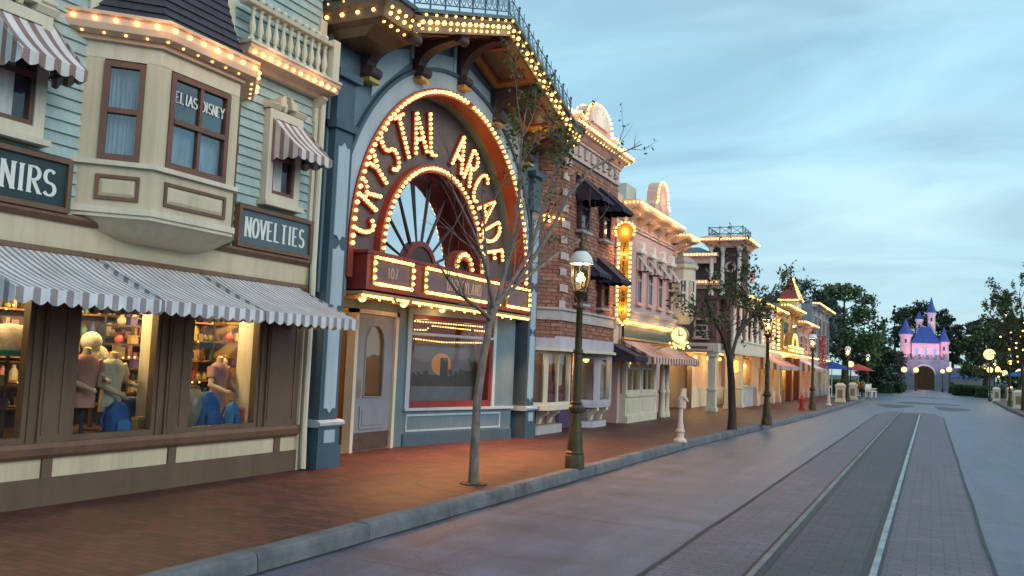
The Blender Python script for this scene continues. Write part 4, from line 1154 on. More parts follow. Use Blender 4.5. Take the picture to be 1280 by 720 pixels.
P('display_box', MB(MS).box(wu0, wu1, -1.1, -1.05, .83, 2.62).box(wu0 - .05, wu0, -1.1, -.15, .83, 2.62).box(wu1, wu1 + .05, -1.1, -.15, .83, 2.62).box(wu0, wu1, -1.05, -.1, .76, .83), BURG, arc_b)
bulbs(sw, [[(wu0 + .1, -.15, 2.10), (wu0 + 1.0, -.15, 2.06), (wu1 - .1, -.15, 2.10)], [(wu0 + .1, -.12, 2.42), (wu1 - .1, -.12, 2.42)], [(wu0 + .1, -.12, 2.26), (wu0 + .5, -.12, 2.27), (wu0 + .62, -.12, 2.36), (wu1 - .1, -.12, 2.33)]], .07, .016, MS)
for s, (a, c) in enumerate(((wu0 + .05, wu0 + .34), (wu1 - .34, wu1 - .05))):
    mb = MB(MS); k = 18
    lo = []
    for z, sq in ((2.14, 1.0), (1.5, .55), (1.25, .45), (.84, .6)):
        row = []
        for i in range(k + 1):
            f = i / k * sq if s == 0 else 1 - (1 - i / k) * sq
            row.append((a + (c - a) * f, -.2 + .03 * sin(i * 2.1), z))
        lo.append(row)
    mb.loft(lo, cap=False, closed=False)
    P('curtain', mb, CURT, arc_b, True)
# sunset picture standing in the window
def pictm():
    m = bpy.data.materials.new('sunset_picture'); m.use_nodes = True
    t = m.node_tree; n = t.nodes.new; l = t.links.new
    b = t.nodes['Principled BSDF']; b.inputs['Roughness'].default_value = .45
    c = n('ShaderNodeTexCoord'); s = n('ShaderNodeSeparateXYZ'); l(c.outputs['Generated'], s.inputs[0])
    def mth(op, a, b_=None, c_=None):
        k = n('ShaderNodeMath'); k.operation = op
        for i, v in enumerate((a, b_, c_)):
            if v is None: continue
            if isinstance(v, (int, float)): k.inputs[i].default_value = v
            else: l(v, k.inputs[i])
        return k.outputs[0]
    u = s.outputs[1]; v = s.outputs[2]
    dx = mth('MULTIPLY', mth('SUBTRACT', u, .52), 1.45); dz = mth('SUBTRACT', v, .66)
    rr = mth('SQRT', mth('ADD', mth('MULTIPLY', dx, dx), mth('MULTIPLY', dz, dz)))
    sunf = mth('LESS_THAN', rr, .2)
    nz_ = n('ShaderNodeTexNoise'); nz_.inputs['Scale'].default_value = 7; nz_.inputs['Detail'].default_value = 7; l(c.outputs['Generated'], nz_.inputs['Vector'])
    nf = nz_.outputs['Fac']
    hill = mth('GREATER_THAN', mth('ADD', mth('ADD', .16, mth('MULTIPLY', nf, .6)), mth('MULTIPLY', mth('ABSOLUTE', mth('SUBTRACT', u, .5)), .25)), v)
    tw = mth('MULTIPLY', mth('LESS_THAN', mth('ABSOLUTE', mth('SUBTRACT', u, .56)), .055), mth('LESS_THAN', v, .78))
    dark = mth('MAXIMUM', hill, tw)
    def mixc(f, a, c2):
        k = n('ShaderNodeMixRGB')
        l(f, k.inputs[0])
        for i, q in ((1, a), (2, c2)):
            if isinstance(q, tuple): k.inputs[i].default_value = (*q, 1)
            else: l(q, k.inputs[i])
        return k.outputs[0]
    skyc = mixc(v, (.22, .15, .17), (.14, .12, .16))
    c1 = mixc(sunf, skyc, (.62, .25, .10))
    dk = mixc(nf, (.035, .03, .035), (.11, .085, .08))
    c2 = mixc(dark, c1, dk)
    low = mth('LESS_THAN', v, .26)
    c3 = mixc(low, c2, mixc(nf, (.12, .12, .15), (.22, .2, .22)))
    l(c3, b.inputs['Base Color'])
    return m
pic = T('sunset_poster', 'framed dusk picture with orange moon standing in the arcade shop window', 'poster', (MS @ Vector(((wu0 + wu1) / 2, -.35, .83))))
P('print', MB(MS).box(wu0 + .16, wu1 - .16, -.36, -.345, .93, 2.0), pictm(), pic)
P('frame', MB(MS).box(wu0 + .1, wu0 + .16, -.37, -.33, .86, 2.06).box(wu1 - .16, wu1 - .1, -.37, -.33, .86, 2.06).box(wu0 + .16, wu1 - .16, -.37, -.33, .86, .93).box(wu0 + .16, wu1 - .16, -.37, -.33, 2.0, 2.06), WOODD, pic)
for f_ in (.25, .75):
    q = MS @ Vector((wu0 + (wu1 - wu0) * f_, -.2, 2.3)); plight(tuple(q), 9, arc_b, (1, .62, .35), .12)
q = MS @ Vector((.9, -.45, 2.4)); plight(tuple(q), 3.0, arc_b, (1, .55, .2))
# arcade interior seen through door
P('interior', MB().box(-12.2, -12.1, 10.0, 13.2, .16, 2.7).box(-12.1, -8.75, 9.95, 10.05, .16, 2.7).box(-12.1, -8.75, 13.12, 13.2, .16, 2.7).box(-12.2, -8.75, 9.95, 13.2, 2.7, 2.76), YWALL, arc_b)
P('interior_floor', MB().box(-12.1, -8.56, 10.0, 13.2, .14, .156), WOODW, arc_b)
for k in range(4):
    z = .5 + k * .5
    P('interior_shelf', MB().box(-12.1, -11.8, 10.05, 13.1, z, z + .05), WOODD, arc_b)
for (x, y) in ((-9.6, 11.9), (-10.8, 12.4), (-9.7, 10.9)):
    o = P('pendant_lamp', MB().lathe(x, y, [(.008, 2.7), (.008, 2.45), (.03, 2.44), (.10, 2.36), (.11, 2.30), (.001, 2.29)], 10), GLOBE, arc_b, True)
    plight((x, y, 2.2), 11, arc_b, (1, .6, .22))

# ================================================================== SHOP WINDOW DISPLAY
SKIN = pm('mannequin_tan', (.50, .36, .25), .6, .1, 5, .02)
def shirtm(name, c): return pm(name, c, .85, .18, 7, .12)
def mannequin(label, y, x, z, s, shirt, pose, turn=0.0, rel=0):
    """shop mannequin: loft torso in a T-shirt, neck, two bent arms"""
    m = T('mannequin', label, 'mannequin', (x, y, z))
    R = Matrix.Translation((x, y, z)) @ Matrix.Rotation(turn, 4, 'Z') @ Matrix.Scale(s, 4)
    def tr(p): return tuple(R @ Vector(p))
    sec = [(-.02, .155, .105), (.10, .15, .10), (.24, .135, .092), (.36, .155, .105), (.46, .175, .11), (.54, .17, .10), (.585, .125, .075), (.605, .07, .055)]
    mb = MB()
    mb.loft([[tr((.0 + b * cos(2 * pi * i / 16), a * sin(2 * pi * i / 16), w)) for i in range(16)] for w, a, b in sec])
    for sd in (-1, 1):
        el = pose[0] if sd < 0 else pose[1]
        sh = Vector((0, sd * .15, .53)); e = Vector(el[0]) ; e.y *= sd
        mid = sh + (e - sh) * .62
        mb.tube([tr(sh), tr(sh + (mid - sh) * .4), tr(mid)], [.075 * s, .07 * s, .066 * s], 10)
    P('shirt', mb, shirt, m, True)
    ab = MB()
    for sd in (-1, 1):
        el = pose[0] if sd < 0 else pose[1]
        sh = Vector((0, sd * .15, .53)); e = Vector(el[0]); e.y *= sd; h = Vector(el[1]); h.y *= sd
        a2 = MB().tube([tr(sh + (e - sh) * .5), tr(e), tr(e + (h - e) * .5), tr(h), tr(h + (h - e) * .18), tr(h + (h - e) * .3)], [.045 * s, .042 * s, .036 * s, .026 * s, .034 * s, .012 * s], 8)
        P('arm', a2, SKIN, m, True)
    P('neck', MB().tube([tr((0, 0, .58)), tr((.01, 0, .68)), tr((.012, 0, .70))], [.052 * s, .045 * s, .012 * s], 10), SKIN, m, True)
    P('stand', MB().tube([tr((0, 0, -.02)), (x, y, .775)], .02, 8).lathe(x, y, [(.13, .767), (.13, .78), (.03, .79)], 12), PLASTIC_K, m, True)
    return m
FZ = .767
bent = (((.02, .24, .30), (.20, .10, .20)), ((.04, .24, .32), (.22, .14, .30)))
mannequin('headless mannequin in cream printed jumper behind the middle shop window', 6.80, -8.35, 1.02, .95, shirtm('cream_jumper', (.50, .46, .36)), bent, .25)
mannequin('headless mannequin in rose shirt half hidden by a window post', 6.42, -8.3, 1.08, .92, shirtm('rose_shirt', (.46, .20, .17)), bent, .1)
mannequin('headless mannequin in lilac pink tee with raised arm behind the window near the corner', 8.53, -8.45, 1.0, .95, shirtm('lilac_tee', (.36, .19, .20)), ((((.05, .25, .3), (.24, .16, .22))), ((.05, .25, .28), (.2, .3, .14))), .2)
# print on the jumper
R_ = MB()
NAVYB = pm('royal_blue_cloth', (.016, .06, .22), .7, .25, 6, .1)
def pack(label, x, y, z, s, c1, c2, turn):
    b = T('backpack', label, 'backpack', (x, y, z))
    R = Matrix.Translation((x, y, z)) @ Matrix.Rotation(turn, 4, 'Z') @ Matrix.Scale(s, 4)
    def body(w, h, dpt, x0, rnd=.4):
        pts = [(-w, 0), (w, 0), (w, h * (1 - rnd))] + [(w * cos(pi * i / 10), h * (1 - rnd) + h * rnd * sin(pi * i / 10)) for i in range(11)] + [(-w, h * (1 - rnd))]
        lo = []
        for f, e in ((0, .92), (.25, 1.0), (.75, 1.0), (1.0, .86)):
            lo.append([tuple(R @ Vector((x0 + dpt * f, p[0] * e, h * .02 + p[1] * e))) for p in pts])
        return MB().loft(lo)
    P('body', body(.16, .42, .15, 0), c1, b, True)
    P('pocket', body(.12, .2, .06, .15, .3), c2, b, True)
    P('top_handle', MB().tube([tuple(R @ Vector((.03, -.04, .41))), tuple(R @ Vector((.03, 0, .46))), tuple(R @ Vector((.03, .04, .41)))], .012 * s, 6), c2, b)
    P('strap', MB().tube([tuple(R @ Vector((-.01, -.1, .36))), tuple(R @ Vector((-.06, -.12, .2))), tuple(R @ Vector((-.01, -.12, .05)))], .018 * s, 6).tube([tuple(R @ Vector((-.01, .1, .36))), tuple(R @ Vector((-.06, .12, .2))), tuple(R @ Vector((-.01, .12, .05)))], .018 * s, 6), c2, b)
    return b
pack('round-topped royal blue backpack at the cream mannequin', -8.12, 6.66, FZ, .85, NAVYB, pm('mid_blue_cloth', (.03, .12, .28), .7, .3, 8, .1), .2)
pack('tall blue backpack leaning by the lilac mannequin', -8.28, 8.12, FZ, 1.05, pm('cobalt_cloth', (.01, .075, .24), .7, .25, 6, .1), NAVYB, .1)
pack('small bright blue bag in front of the lilac mannequin', -8.08, 8.36, FZ, .75, pm('sky_cloth', (.02, .12, .30), .7, .25, 6, .1), NAVYB, .4)
# white plush bundle on a stand: three soft balls
pl = T('plush_toy', 'white round plush pile above the rose shirt', 'toy', (-8.7, 6.84, FZ))
PLUSH = pm('white_plush', (.62, .58, .46), .95, .15, 14, .5)
P('body', MB().ball((-8.7, 6.84, 1.58), .155, 14, 10, 1.1), PLUSH, pl, True)
P('head', MB().ball((-8.66, 6.74, 1.78), .115, 14, 10), PLUSH, pl, True)
P('stand', MB().tube([(-8.7, 6.84, FZ), (-8.7, 6.84, 1.45)], .03, 8).lathe(-8.7, 6.84, [(.12, FZ), (.12, FZ + .02), (.03, FZ + .03)], 12), WOODD, pl)
# plate racks, shelves and trinkets
def shelf_unit(label, y0, y1, x, zs):
    t = T('display_shelf', label, 'shelf', (x, (y0 + y1) / 2, FZ))
    for z in zs: P('shelf_board', MB().box(x - .13, x + .13, y0, y1, z, z + .025), WOODD, t)
    for y in (y0, y1):
        P('upright', MB().tube([(x - .1, y, FZ), (x - .1, y, 2.3)], .014, 6).ball((x - .1, y, 2.32), .03, 8, 5), PLASTIC_K, t, True)
    return t
shelf_unit('tall dark shelf unit of trinkets behind the cream mannequin', 7.3, 8.0, -9.05, (1.15, 1.45, 1.75, 1.98, 2.15))
shelf_unit('dark shelf unit in the corner window above the blue bags', 8.95, 9.48, -8.9, (1.2, 1.5, 1.85, 2.1))
shelf_unit('low goods shelf in the window cut off by the picture edge', 5.6, 6.3, -9.0, (1.0, 1.25, 1.5))
goods = [(.5, .08, .06), (.45, .30, .10), (.08, .16, .12), (.42, .38, .3), (.10, .07, .2), (.5, .2, .08)]
random.seed(11)
def good(k, x, y, z, lev, where):
    grp = 'trinkets on the ' + where; where = lev + ' board of the ' + where
    c = goods[k % 6]; m = pm('trinket_%d' % (k % 6), c, .4, .15, 9, .03)
    kind = k % 3
    if kind == 0:
        mb = MB().lathe(x, y, [(.03, z), (.05, z + .02), (.055, z + .06), (.03, z + .10), (.02, z + .12), (.035, z + .13), (.001, z + .15)], 10); nm, lb, ct = 'jar', 'small lidded jar on the ' + where, 'jar'
    elif kind == 1:
        mb = MB().box(x - .04, x + .04, y - .05, y + .05, z, z + .09).box(x - .045, x + .045, y - .055, y + .055, z + .09, z + .105); nm, lb, ct = 'gift_box', 'small gift box on the ' + where, 'box'
    else:
        mb = MB().lathe(x, y, [(.02, z), (.035, z + .005), (.045, z + .05), (.05, z + .08), (.045, z + .08), (.04, z + .02), (.001, z + .015)], 10); nm, lb, ct = 'mug', 'small mug on the ' + where, 'mug'
    one(nm, mb, m, lb, ct, grp, True)
k = 0
for (y0, y1, x, zs, where) in ((7.3, 8.0, -9.05, (1.15, 1.45, 1.75, 1.98), 'tall shelf behind the middle shop window'), (8.95, 9.48, -8.9, (1.2, 1.5, 1.85), 'corner window shelf'), (5.6, 6.3, -9.0, (1.0, 1.25), 'low shelf at the picture edge')):
    for lv, z in enumerate(zs):
        for i in range(3):
            good(k, x + random.uniform(-.02, .05), y0 + (y1 - y0) * (i + .5) / 3 + random.uniform(-.04, .04), z + .026, ('lowest', 'second', 'third', 'topmost')[lv], where); k += 1
# crowded merchandise on the back wall: hundreds of small goods, too small to pick apart
random.seed(29)
GC = [(.5, .09, .06), (.55, .36, .12), (.07, .16, .10), (.5, .45, .34), (.05, .07, .2), (.45, .2, .25), (.6, .5, .15), (.12, .06, .03)]
gms = [MB() for _ in GC]
bw = T('gift_shelving', 'crowded shelving of small gifts along the back behind all three shop windows', 'shelving', (-9.45, 7.3, FZ))
for z in (1.0, 1.28, 1.56, 1.84, 2.1):
    P('shelf_board', MB().box(-9.55, -9.3, 4.3, 9.5, z, z + .022), WOODW, bw)
    y = 4.35
    while y < 9.45:
        w_ = random.uniform(.035, .11); h_ = random.uniform(.06, .21); x = -9.43 + random.uniform(-.05, .06)
        m_ = random.choice(gms)
        q = random.random()
        if q < .45: m_.box(x - .03, x + .03, y, y + w_, z + .022, z + .022 + h_)
        elif q < .8: m_.lathe(x, y + w_ / 2, [(w_ * .3, z + .022), (w_ * .5, z + .03), (w_ * .5, z + .022 + h_ * .5), (w_ * .2, z + .022 + h_ * .75), (w_ * .25, z + .022 + h_ * .85), (.002, z + .022 + h_ * .9)], 7)
        else: m_.ball((x, y + w_ / 2, z + .022 + w_ * .5), w_ * .5, 7, 5)
        y += w_ + random.uniform(.0, .05)
for i, m_ in enumerate(gms): P('small_goods', m_, pm('goods_%d' % i, GC[i], .45, .3, 14, .05), bw, True, kind='stuff')
tw_ = MB()
for i in range(46):
    tw_.bulb((-9.25 + random.uniform(-.02, .1), random.uniform(5.2, 9.4), random.choice((1.30, 1.58, 1.86, 2.12, 2.36)) + random.uniform(-.02, .03)), .012)
P('fairy_lights', tw_, BULB, bw, True, kind='stuff')
# garland arch, coat-stand, fan
ga = T('leaf_garland', 'brown leaf garland arched over a yellow panel in the corner window', 'garland', (-9.45, 8.85, FZ))
P('panel', MB().ext_d([(0, 0)] * 0 + [(8.55, FZ), (9.15, FZ)] + [(8.85 + .3 * cos(pi * i / 12), 1.85 + .35 * sin(pi * i / 12)) for i in range(13)], -9.5, -9.47) if False else MB(SM(-9.5)).ext_d([(8.55, FZ), (9.15, FZ)] + [(8.85 + .3 * cos(pi * i / 12), 1.85 + .35 * sin(pi * i / 12)) for i in range(13)], .0, .03), pm('amber_panel', (.75, .46, .10), .6, .1, 3, .02), ga)
gm = MB()
for i in range(60):
    f = i / 59
    if f < .25: p = (9.17, FZ + .4 + (1.85 - FZ - .4) * f / .25)
    else:
        a = pi * (f - .25) / .75; p = (8.85 + .34 * cos(a), 1.85 + .39 * sin(a))
    for j in range(3):
        c = Vector((-9.44 + random.uniform(-.03, .05), p[0] + random.uniform(-.04, .04), p[1] + random.uniform(-.04, .04)))
        d = Vector((random.uniform(-1, 1), random.uniform(-1, 1), random.uniform(-1, 1))).normalized() * .045
        e = Vector((random.uniform(-1, 1), random.uniform(-1, 1), random.uniform(-1, 1))).normalized() * .02
        gm.add([c - d, c + e, c + d, c - e], [(0, 1, 2, 3)])
P('leaf_string', gm, pm('russet_leaf', (.16, .06, .03), .7, .4, 20, .05), ga, kind='stuff')
cs = T('coat_stand', 'slim black hook stand between shelf and middle window frame', 'stand', (-8.62, 7.5, FZ))
P('pole', MB().tube([(-8.62, 7.5, FZ), (-8.62, 7.5, 2.05)], .014, 8).ball((-8.62, 7.5, 2.07), .03, 8, 5).lathe(-8.62, 7.5, [(.1, FZ), (.1, FZ + .02), (.02, FZ + .03)], 12), PLASTIC_K, cs, True)
for z in (1.15, 1.4, 1.6, 1.8):
    P('hook', MB().tube([(-8.62, 7.5, z), (-8.66, 7.6, z + .01), (-8.64, 7.64, z + .06)], .009, 5).tube([(-8.62, 7.5, z), (-8.622, 7.4, z + .01), (-8.624, 7.36, z + .06)], .009, 5), PLASTIC_K, cs)
fd = T('parasol', 'flowered fabric parasol top over green rim in the window at the picture edge', 'parasol', (-8.5, 5.66, FZ))
P('canopy', MB().lathe(-8.5, 5.66, [(.46, 1.66), (.42, 1.76), (.30, 1.86), (.15, 1.91), (.001, 1.93)], 16), pm('flowered_cloth', (.45, .34, .26), .8, .6, 9, .1), fd, 60)
P('rim', MB().lathe(-8.5, 5.66, [(.47, 1.60), (.48, 1.66), (.46, 1.662), (.45, 1.6)], 16), pm('green_trim', (.05, .22, .12), .6, .2, 6, .05), fd)
P('pole', MB().tube([(-8.5, 5.66, FZ), (-8.5, 5.66, 1.7)], .02, 8), WOODD, fd)
vs = T('ginger_jar', 'round grey green vase in the corner window beside a blue backpack', 'vase', (-8.3, 7.96, FZ))
P('body', MB().lathe(-8.3, 7.96, [(.08, FZ), (.09, FZ + .03), (.15, FZ + .15), (.17, FZ + .28), (.13, FZ + .42), (.07, FZ + .48), (.08, FZ + .52), (.001, FZ + .52)], 16), pm('celadon_glaze', (.16, .15, .13), .3, .3, 5, .02), vs, True)
for k_, (x, y, w, h, c) in enumerate(((-8.35, 8.98, .16, .30, (.04, .05, .09)), (-8.2, 8.8, .13, .2, (.45, .1, .13)), (-8.2, 7.08, .11, .14, (.6, .38, .12)), (-8.45, 7.2, .2, .35, (.03, .06, .14)))):
    lb = ['dark boxed toy at the post of the corner window', 'red and white boxed toy low in the corner window', 'amber tin on the display floor by the blue backpack', 'navy gift carton behind the amber tin'][k_]
    g = T('gift_box', lb, 'box', (x, y, FZ))
    P('carton', MB().box(x - w * .4, x + w * .4, y - w / 2, y + w / 2, FZ, FZ + h), pm('carton_%d' % k_, c, .5, .3, 12, .04), g)
    P('lid', MB().box(x - w * .43, x + w * .43, y - w * .54, y + w * .54, FZ + h, FZ + h + .03), pm('carton_lid_%d' % k_, tuple(min(1, q * 1.6 + .05) for q in c), .5, .2, 9, .04), g)

# ================================================================== BRICK BUILDING with jewelry sign
bk = T('brick_building', 'red brick bay-fronted shop building with bulb-lit curved parapet and navy awnings', 'building', (-7.6, 19.2, .15))
PA, PB, PC, PD = (-8.0, 16.99), (-7.36, 17.5), (-7.36, 21.1), (-7.85, 21.6)
def poly_off(o): return [(-8.6, 16.99 - o * .3), (PA[0], PA[1] - o), (PB[0] + o, PB[1] - o * .5), (PC[0] + o, PC[1] + o * .5), (PD[0], PD[1] + o), (-8.6, 21.6 + o)]
P('wall', MB().prism(poly_off(-.03), 2.35, 7.1).box(-13, -8.5, 17.0, 22.9, .15, 7.0), pm('mortar', (.26, .20, .18), .85, .15, 6, .2), bk)
brc = [pm('brick_%d' % i, c, .8, .25, 9, .25) for i, c in enumerate(((.30, .135, .10), (.34, .16, .12), (.25, .115, .09), (.36, .20, .155)))]
bmb = [MB() for _ in brc]
random.seed(5)
faces_b = [(FM(PA[0], PA[1], PB[0] - PA[0], PB[1] - PA[1]), sqrt((PB[0] - PA[0]) ** 2 + (PB[1] - PA[1]) ** 2)), (FM(PB[0], PB[1], 0, 1), PC[1] - PB[1])]
for M, ln in faces_b:
    rows = int((6.45 - 2.30) / .085)
    for r in range(rows):
        z = 2.30 + r * .085; u = -.12 if r % 2 else 0.0
        while u < ln - .02:
            a, c = max(u, 0.0), min(u + .228, ln)
            if c - a > .04:
                m_ = random.choices(bmb, (4, 3, 3, 2))[0]; m_.M = M
                m_.box(a, c, -.04, -.008 + random.uniform(-.008, .012), z, z + .073)
            u += .24
for i, m_ in enumerate(bmb):
    m_.M = None; P('brickwork', m_, brc[i], bk, kind='stuff')
for i in range(10):
    z = 2.98 + i * .36
    P('quoin', MB().prism([(-7.385, 17.44), (-7.335, 17.49), (-7.335, 17.5 + (.30 if i % 2 else .18)), (-7.37, 17.5 + (.30 if i % 2 else .18)), (-7.37, 17.5)], z, z + .16), STONE_P, bk)
P('stone_band', MB().prism(poly_off(.05), 2.70, 2.76).prism(poly_off(.025), 2.76, 2.93).prism(poly_off(.07), 2.93, 2.98), STONE, bk)
P('frieze', MB().prism(poly_off(.03), 6.45, 6.52).prism(poly_off(.015), 6.52, 6.85).prism(poly_off(.06), 6.85, 6.92), STONE_P, bk)
for u in [i * .42 + .2 for i in range(8)]:
    P('frieze_block', MB(SM(-7.345)).box(u + 17.5, u + 17.68, 0, .05, 6.56, 6.80), STONE, bk)
cor = P('cornice', MB().loft([[(x, y, z) for x, y in poly_off(o)] for o, z in ((.08, 6.92), (.16, 7.0), (.28, 7.06), (.34, 7.12), (.34, 7.2))]), SALMON, bk)
pc = poly_off(.36); pc2 = poly_off(.27)
bulbs(cor, [[(x, y, 7.15) for x, y in pc[1:5]]], .16, .038)
bulbs(cor, [[(x, y, 7.05) for x, y in pc2[1:5]]], .2, .022)
for y in (17.9, 19.3, 20.7): plight((-6.75, y, 7.12), 4, bk)
# curved parapet
MP = SM(-7.30)
pts = [(17.2, 7.2), (21.3, 7.2), (21.3, 7.42), (20.9, 7.40), (20.6, 7.55), (20.2, 7.48)]
pts += [(19.3 + .85 * cos(pi * i / 12), 7.62 + .42 * sin(pi * i / 12)) for i in range(13)]
pts += [(18.4, 7.48), (18.0, 7.55), (17.6, 7.40), (17.2, 7.42)]
par = P('parapet', MB(MP).ext_d(pts, -.25, 0), SALMON, bk)
P('parapet_shell', MB(MP).ring((19.3, 7.55), .001, .55, 0, .06, 0, pi, 16), WHITE, par)
bulbs(par, [[(u, .05, z + .02) for u, z in pts[2:]]], .13, .036, MP)
bulbs(par, [[(u, -.27, z + .02) for u, z in pts[2:]]], .13, .030, MP)
plight((-6.9, 19.3, 7.75), 3.5, bk)
# lit string along the side face
bulbs(bk, [[(-7.93, 16.97, 5.05), (-7.55, 17.26, 4.98), (-7.32, 17.5, 4.95)], [(-7.93, 16.97, 4.95), (-7.55, 17.26, 4.88)]], .11, .034)
plight((-7.5, 16.95, 4.95), 1.6, bk)
# upper windows with navy awnings
MF = SM(-7.36)
for (u0, u1, z0, z1) in ((18.25, 18.85, 4.85, 5.95), (19.75, 20.35, 4.85, 5.95), (18.25, 18.85, 3.15, 4.2), (19.75, 20.35, 3.15, 4.2)):
    window(bk, MF, u0, u1, z0, z1, MAROON, DARKPANE, fr=.07, dep=.1, nh=2, sill=STONE, d0=.01)
    o = awning(bk, MF, u0 - .12, u1 + .12, .62, z1 + .18, z1 - .36, .10, NAVY, NAVY, per=.2, d0=.02)
# shopfront
SFM = SM(-7.72)
P('shop_fascia', MB().prism(poly_off(.0), 2.06, 2.345), LILAC, bk)
P('fascia_moulding', MB().prism(poly_off(.06), 2.02, 2.08), CREAM_L, bk)
shopbay = [(-8.05, 17.05), (-7.62, 17.45), (-7.62, 18.85), (-8.0, 19.15)]
P('stall_riser', MB().prism([(-8.3, 17.0)] + [(x - .18, y) for x, y in shopbay] + [(-8.3, 19.15)], .14, .34), STONE, bk)
P('stall_brick', MB().prism([(-8.4, 17.0)] + [(x - .35, y) for x, y in shopbay] + [(-8.4, 19.15)], .34, .72), brc[2], bk)
for y in (17.75, 18.35):
    P('sill_bracket', MB(SM(-7.95)).ext_u([(0, .35), (.06, .38), (.1, .5), (.26, .62), (.28, .70), (0, .70)], y - .08, y + .08), CREAM_L, bk)
P('bay_sill', MB().prism([(-8.3, 16.98), (-8.05, 16.98), (-7.55, 17.42), (-7.55, 18.9), (-8.0, 19.2), (-8.3, 19.2)], .70, .80), CREAM_L, bk)
for (p, q, nv) in (((-8.05, 17.03), (-7.62, 17.45), 1), ((-7.62, 17.45), (-7.62, 18.85), 2), ((-7.62, 18.85), (-8.0, 19.15), 1)):
    M = FM(p[0], p[1], q[0] - p[0], q[1] - p[1]); ln = sqrt((p[0] - q[0]) ** 2 + (p[1] - q[1]) ** 2)
    window(bk, M, 0.005, ln - .005, .80, 2.02, CREAM_L, GLASS, fr=.07, dep=.09, nv=nv, d0=-.09, mun=.035)
P('display_room', MB().box(-9.3, -9.2, 16.98, 19.4, .7, 2.06).box(-9.3, -7.9, 19.2, 19.28, .7, 2.06).box(-9.2, -7.7, 17.2, 19.2, .72, .79), BURG, bk)
for (x, y) in ((-8.5, 17.7), (-8.5, 18.5)):
    o = P('display_lamp', MB().ball((x, y, 1.9), .07, 10, 6), GLOBE, bk, True); plight((x, y, 1.78), 26, bk, (1, .55, .2))
P('drape', MB().loft([[(-7.74, 17.5 + 1.3 * i / 20, z + .06 * cos(i * .63)) for i in range(21)] for z in (1.28, .82)], cap=False, closed=False), CURT, bk)
P('doorway', MB(SM(-8.25)).box(19.2, 20.35, 0, .06, .15, 2.06), PURPLE, bk)
P('door', MB(SM(-8.18)).box(19.32, 20.2, 0, .05, .16, 1.98).box(19.4, 20.1, .05, .065, .3, .9), PURPLE, bk)
# second shop bay with little cap roof
sb = [(-8.1, 20.35), (-7.62, 20.75), (-7.62, 21.75), (-8.05, 22.15)]
for (p, q) in zip(sb, sb[1:]):
    M = FM(p[0], p[1], q[0] - p[0], q[1] - p[1]); ln = sqrt((p[0] - q[0]) ** 2 + (p[1] - q[1]) ** 2)
    window(bk, M, .0, ln, .72, 2.02, LILAC, GLASS, fr=.13, dep=.09, d0=-.09)
P('bay_base', MB().prism([(-8.4, 20.3)] + [(x - .12, y) for x, y in sb] + [(-8.4, 22.2)], .14, .3).prism([(-8.4, 20.3)] + [(x - .02, y) for x, y in sb] + [(-8.4, 22.2)], .66, .74), LILAC, bk)
for y in (20.9, 21.6): P('sill_bracket', MB(SM(-7.9)).ext_u([(0, .3), (.06, .33), (.1, .46), (.24, .58), (.24, .66), (0, .66)], y - .07, y + .07), CREAM_L, bk)
P('bay_cap', MB().loft([[(-8.2, 20.25, 2.02), (-8.1, 20.25, 2.02), (-7.52, 20.7, 2.02), (-7.52, 21.8, 2.02), (-8.0, 22.25, 2.02), (-8.2, 22.25, 2.02)], [(-8.2, 20.3, 2.1), (-8.1, 20.35, 2.1), (-7.62, 20.8, 2.1), (-7.62, 21.7, 2.1), (-8.0, 22.1, 2.1), (-8.2, 22.1, 2.1)], [(-8.2, 20.9, 2.38), (-8.15, 20.95, 2.38), (-7.95, 21.1, 2.38), (-7.95, 21.45, 2.38), (-8.1, 21.6, 2.38), (-8.2, 21.6, 2.38)]]), SALMON, bk)
P('bay_room', MB().box(-9.0, -8.9, 20.3, 22.2, .7, 2.02).box(-9, -7.9, 20.3, 22.2, .62, .70), MAROON_W, bk)
o = P('display_lamp', MB().ball((-8.15, 21.2, 1.88), .09, 10, 6), GLOBE, bk, True); plight((-8.15, 21.2, 1.72), 18, bk, (1, .6, .22))
awning(bk, SM(-7.75), 21.75, 22.9, .75, 2.35, 2.02, .16, NAVY, NAVY, per=.3)
P('party_wall', MB().box(-9, -7.88, 21.6, 23.0, 2.1, 6.6), PEACH, bk)
for z in (2.9, 5.9): P('party_band', MB().box(-9, -7.83, 21.62, 23.0, z, z + .14), SALMON, bk)

# projecting vertical sign with bulbs
MJ = FM(-7.36, 20.98, 1, 0)
js = T('blade_sign', 'tall golden bulb-edged blade sign reading JEWELRY SHOP on the brick corner', 'sign', (-7.1, 20.98, 2.85))
jp = [(.16, 2.98), (.28, 2.84), (.40, 2.98)] + [(.40, 4.98), (.47, 5.05), (.50, 5.2)] + [(.28 + .22 * cos(pi * i / 8), 5.22 + .2 * sin(pi * i / 8)) for i in range(9)] + [(.06, 5.2), (.09, 5.05), (.16, 4.98)]
P('board', MB(MJ).ext_d(jp, -.09, .09), pm('golden_sign_board', (.62, .33, .06), .5, .1, 4, .03), js)
tm = MB(MJ)
for i, ch in enumerate('JEWELRY SHOP'):
    if ch == ' ': continue
    z = 4.86 - i * .158
    wd = LW.get(ch, .62)
    serif_text(tm, ch, .28 - wd * .11 * .8 / 2, z - .06, .115, .092, sx=.85, thick=.24, thin=.16, serifs=False)
P('lettering', tm, pm('dark_red_letter', (.06, .02, .012), .5, .1, 4, .02), js)
bulbs(js, [[(u, .06, z) for u, z in [(.13, 2.97), (.28, 2.80), (.43, 2.97)]]], .10, .036, MJ)
bulbs(js, [[(.125, .06, 3.0), (.125, .06, 4.95)], [(.435, .06, 3.0), (.435, .06, 4.95)]], .125, .040, MJ)
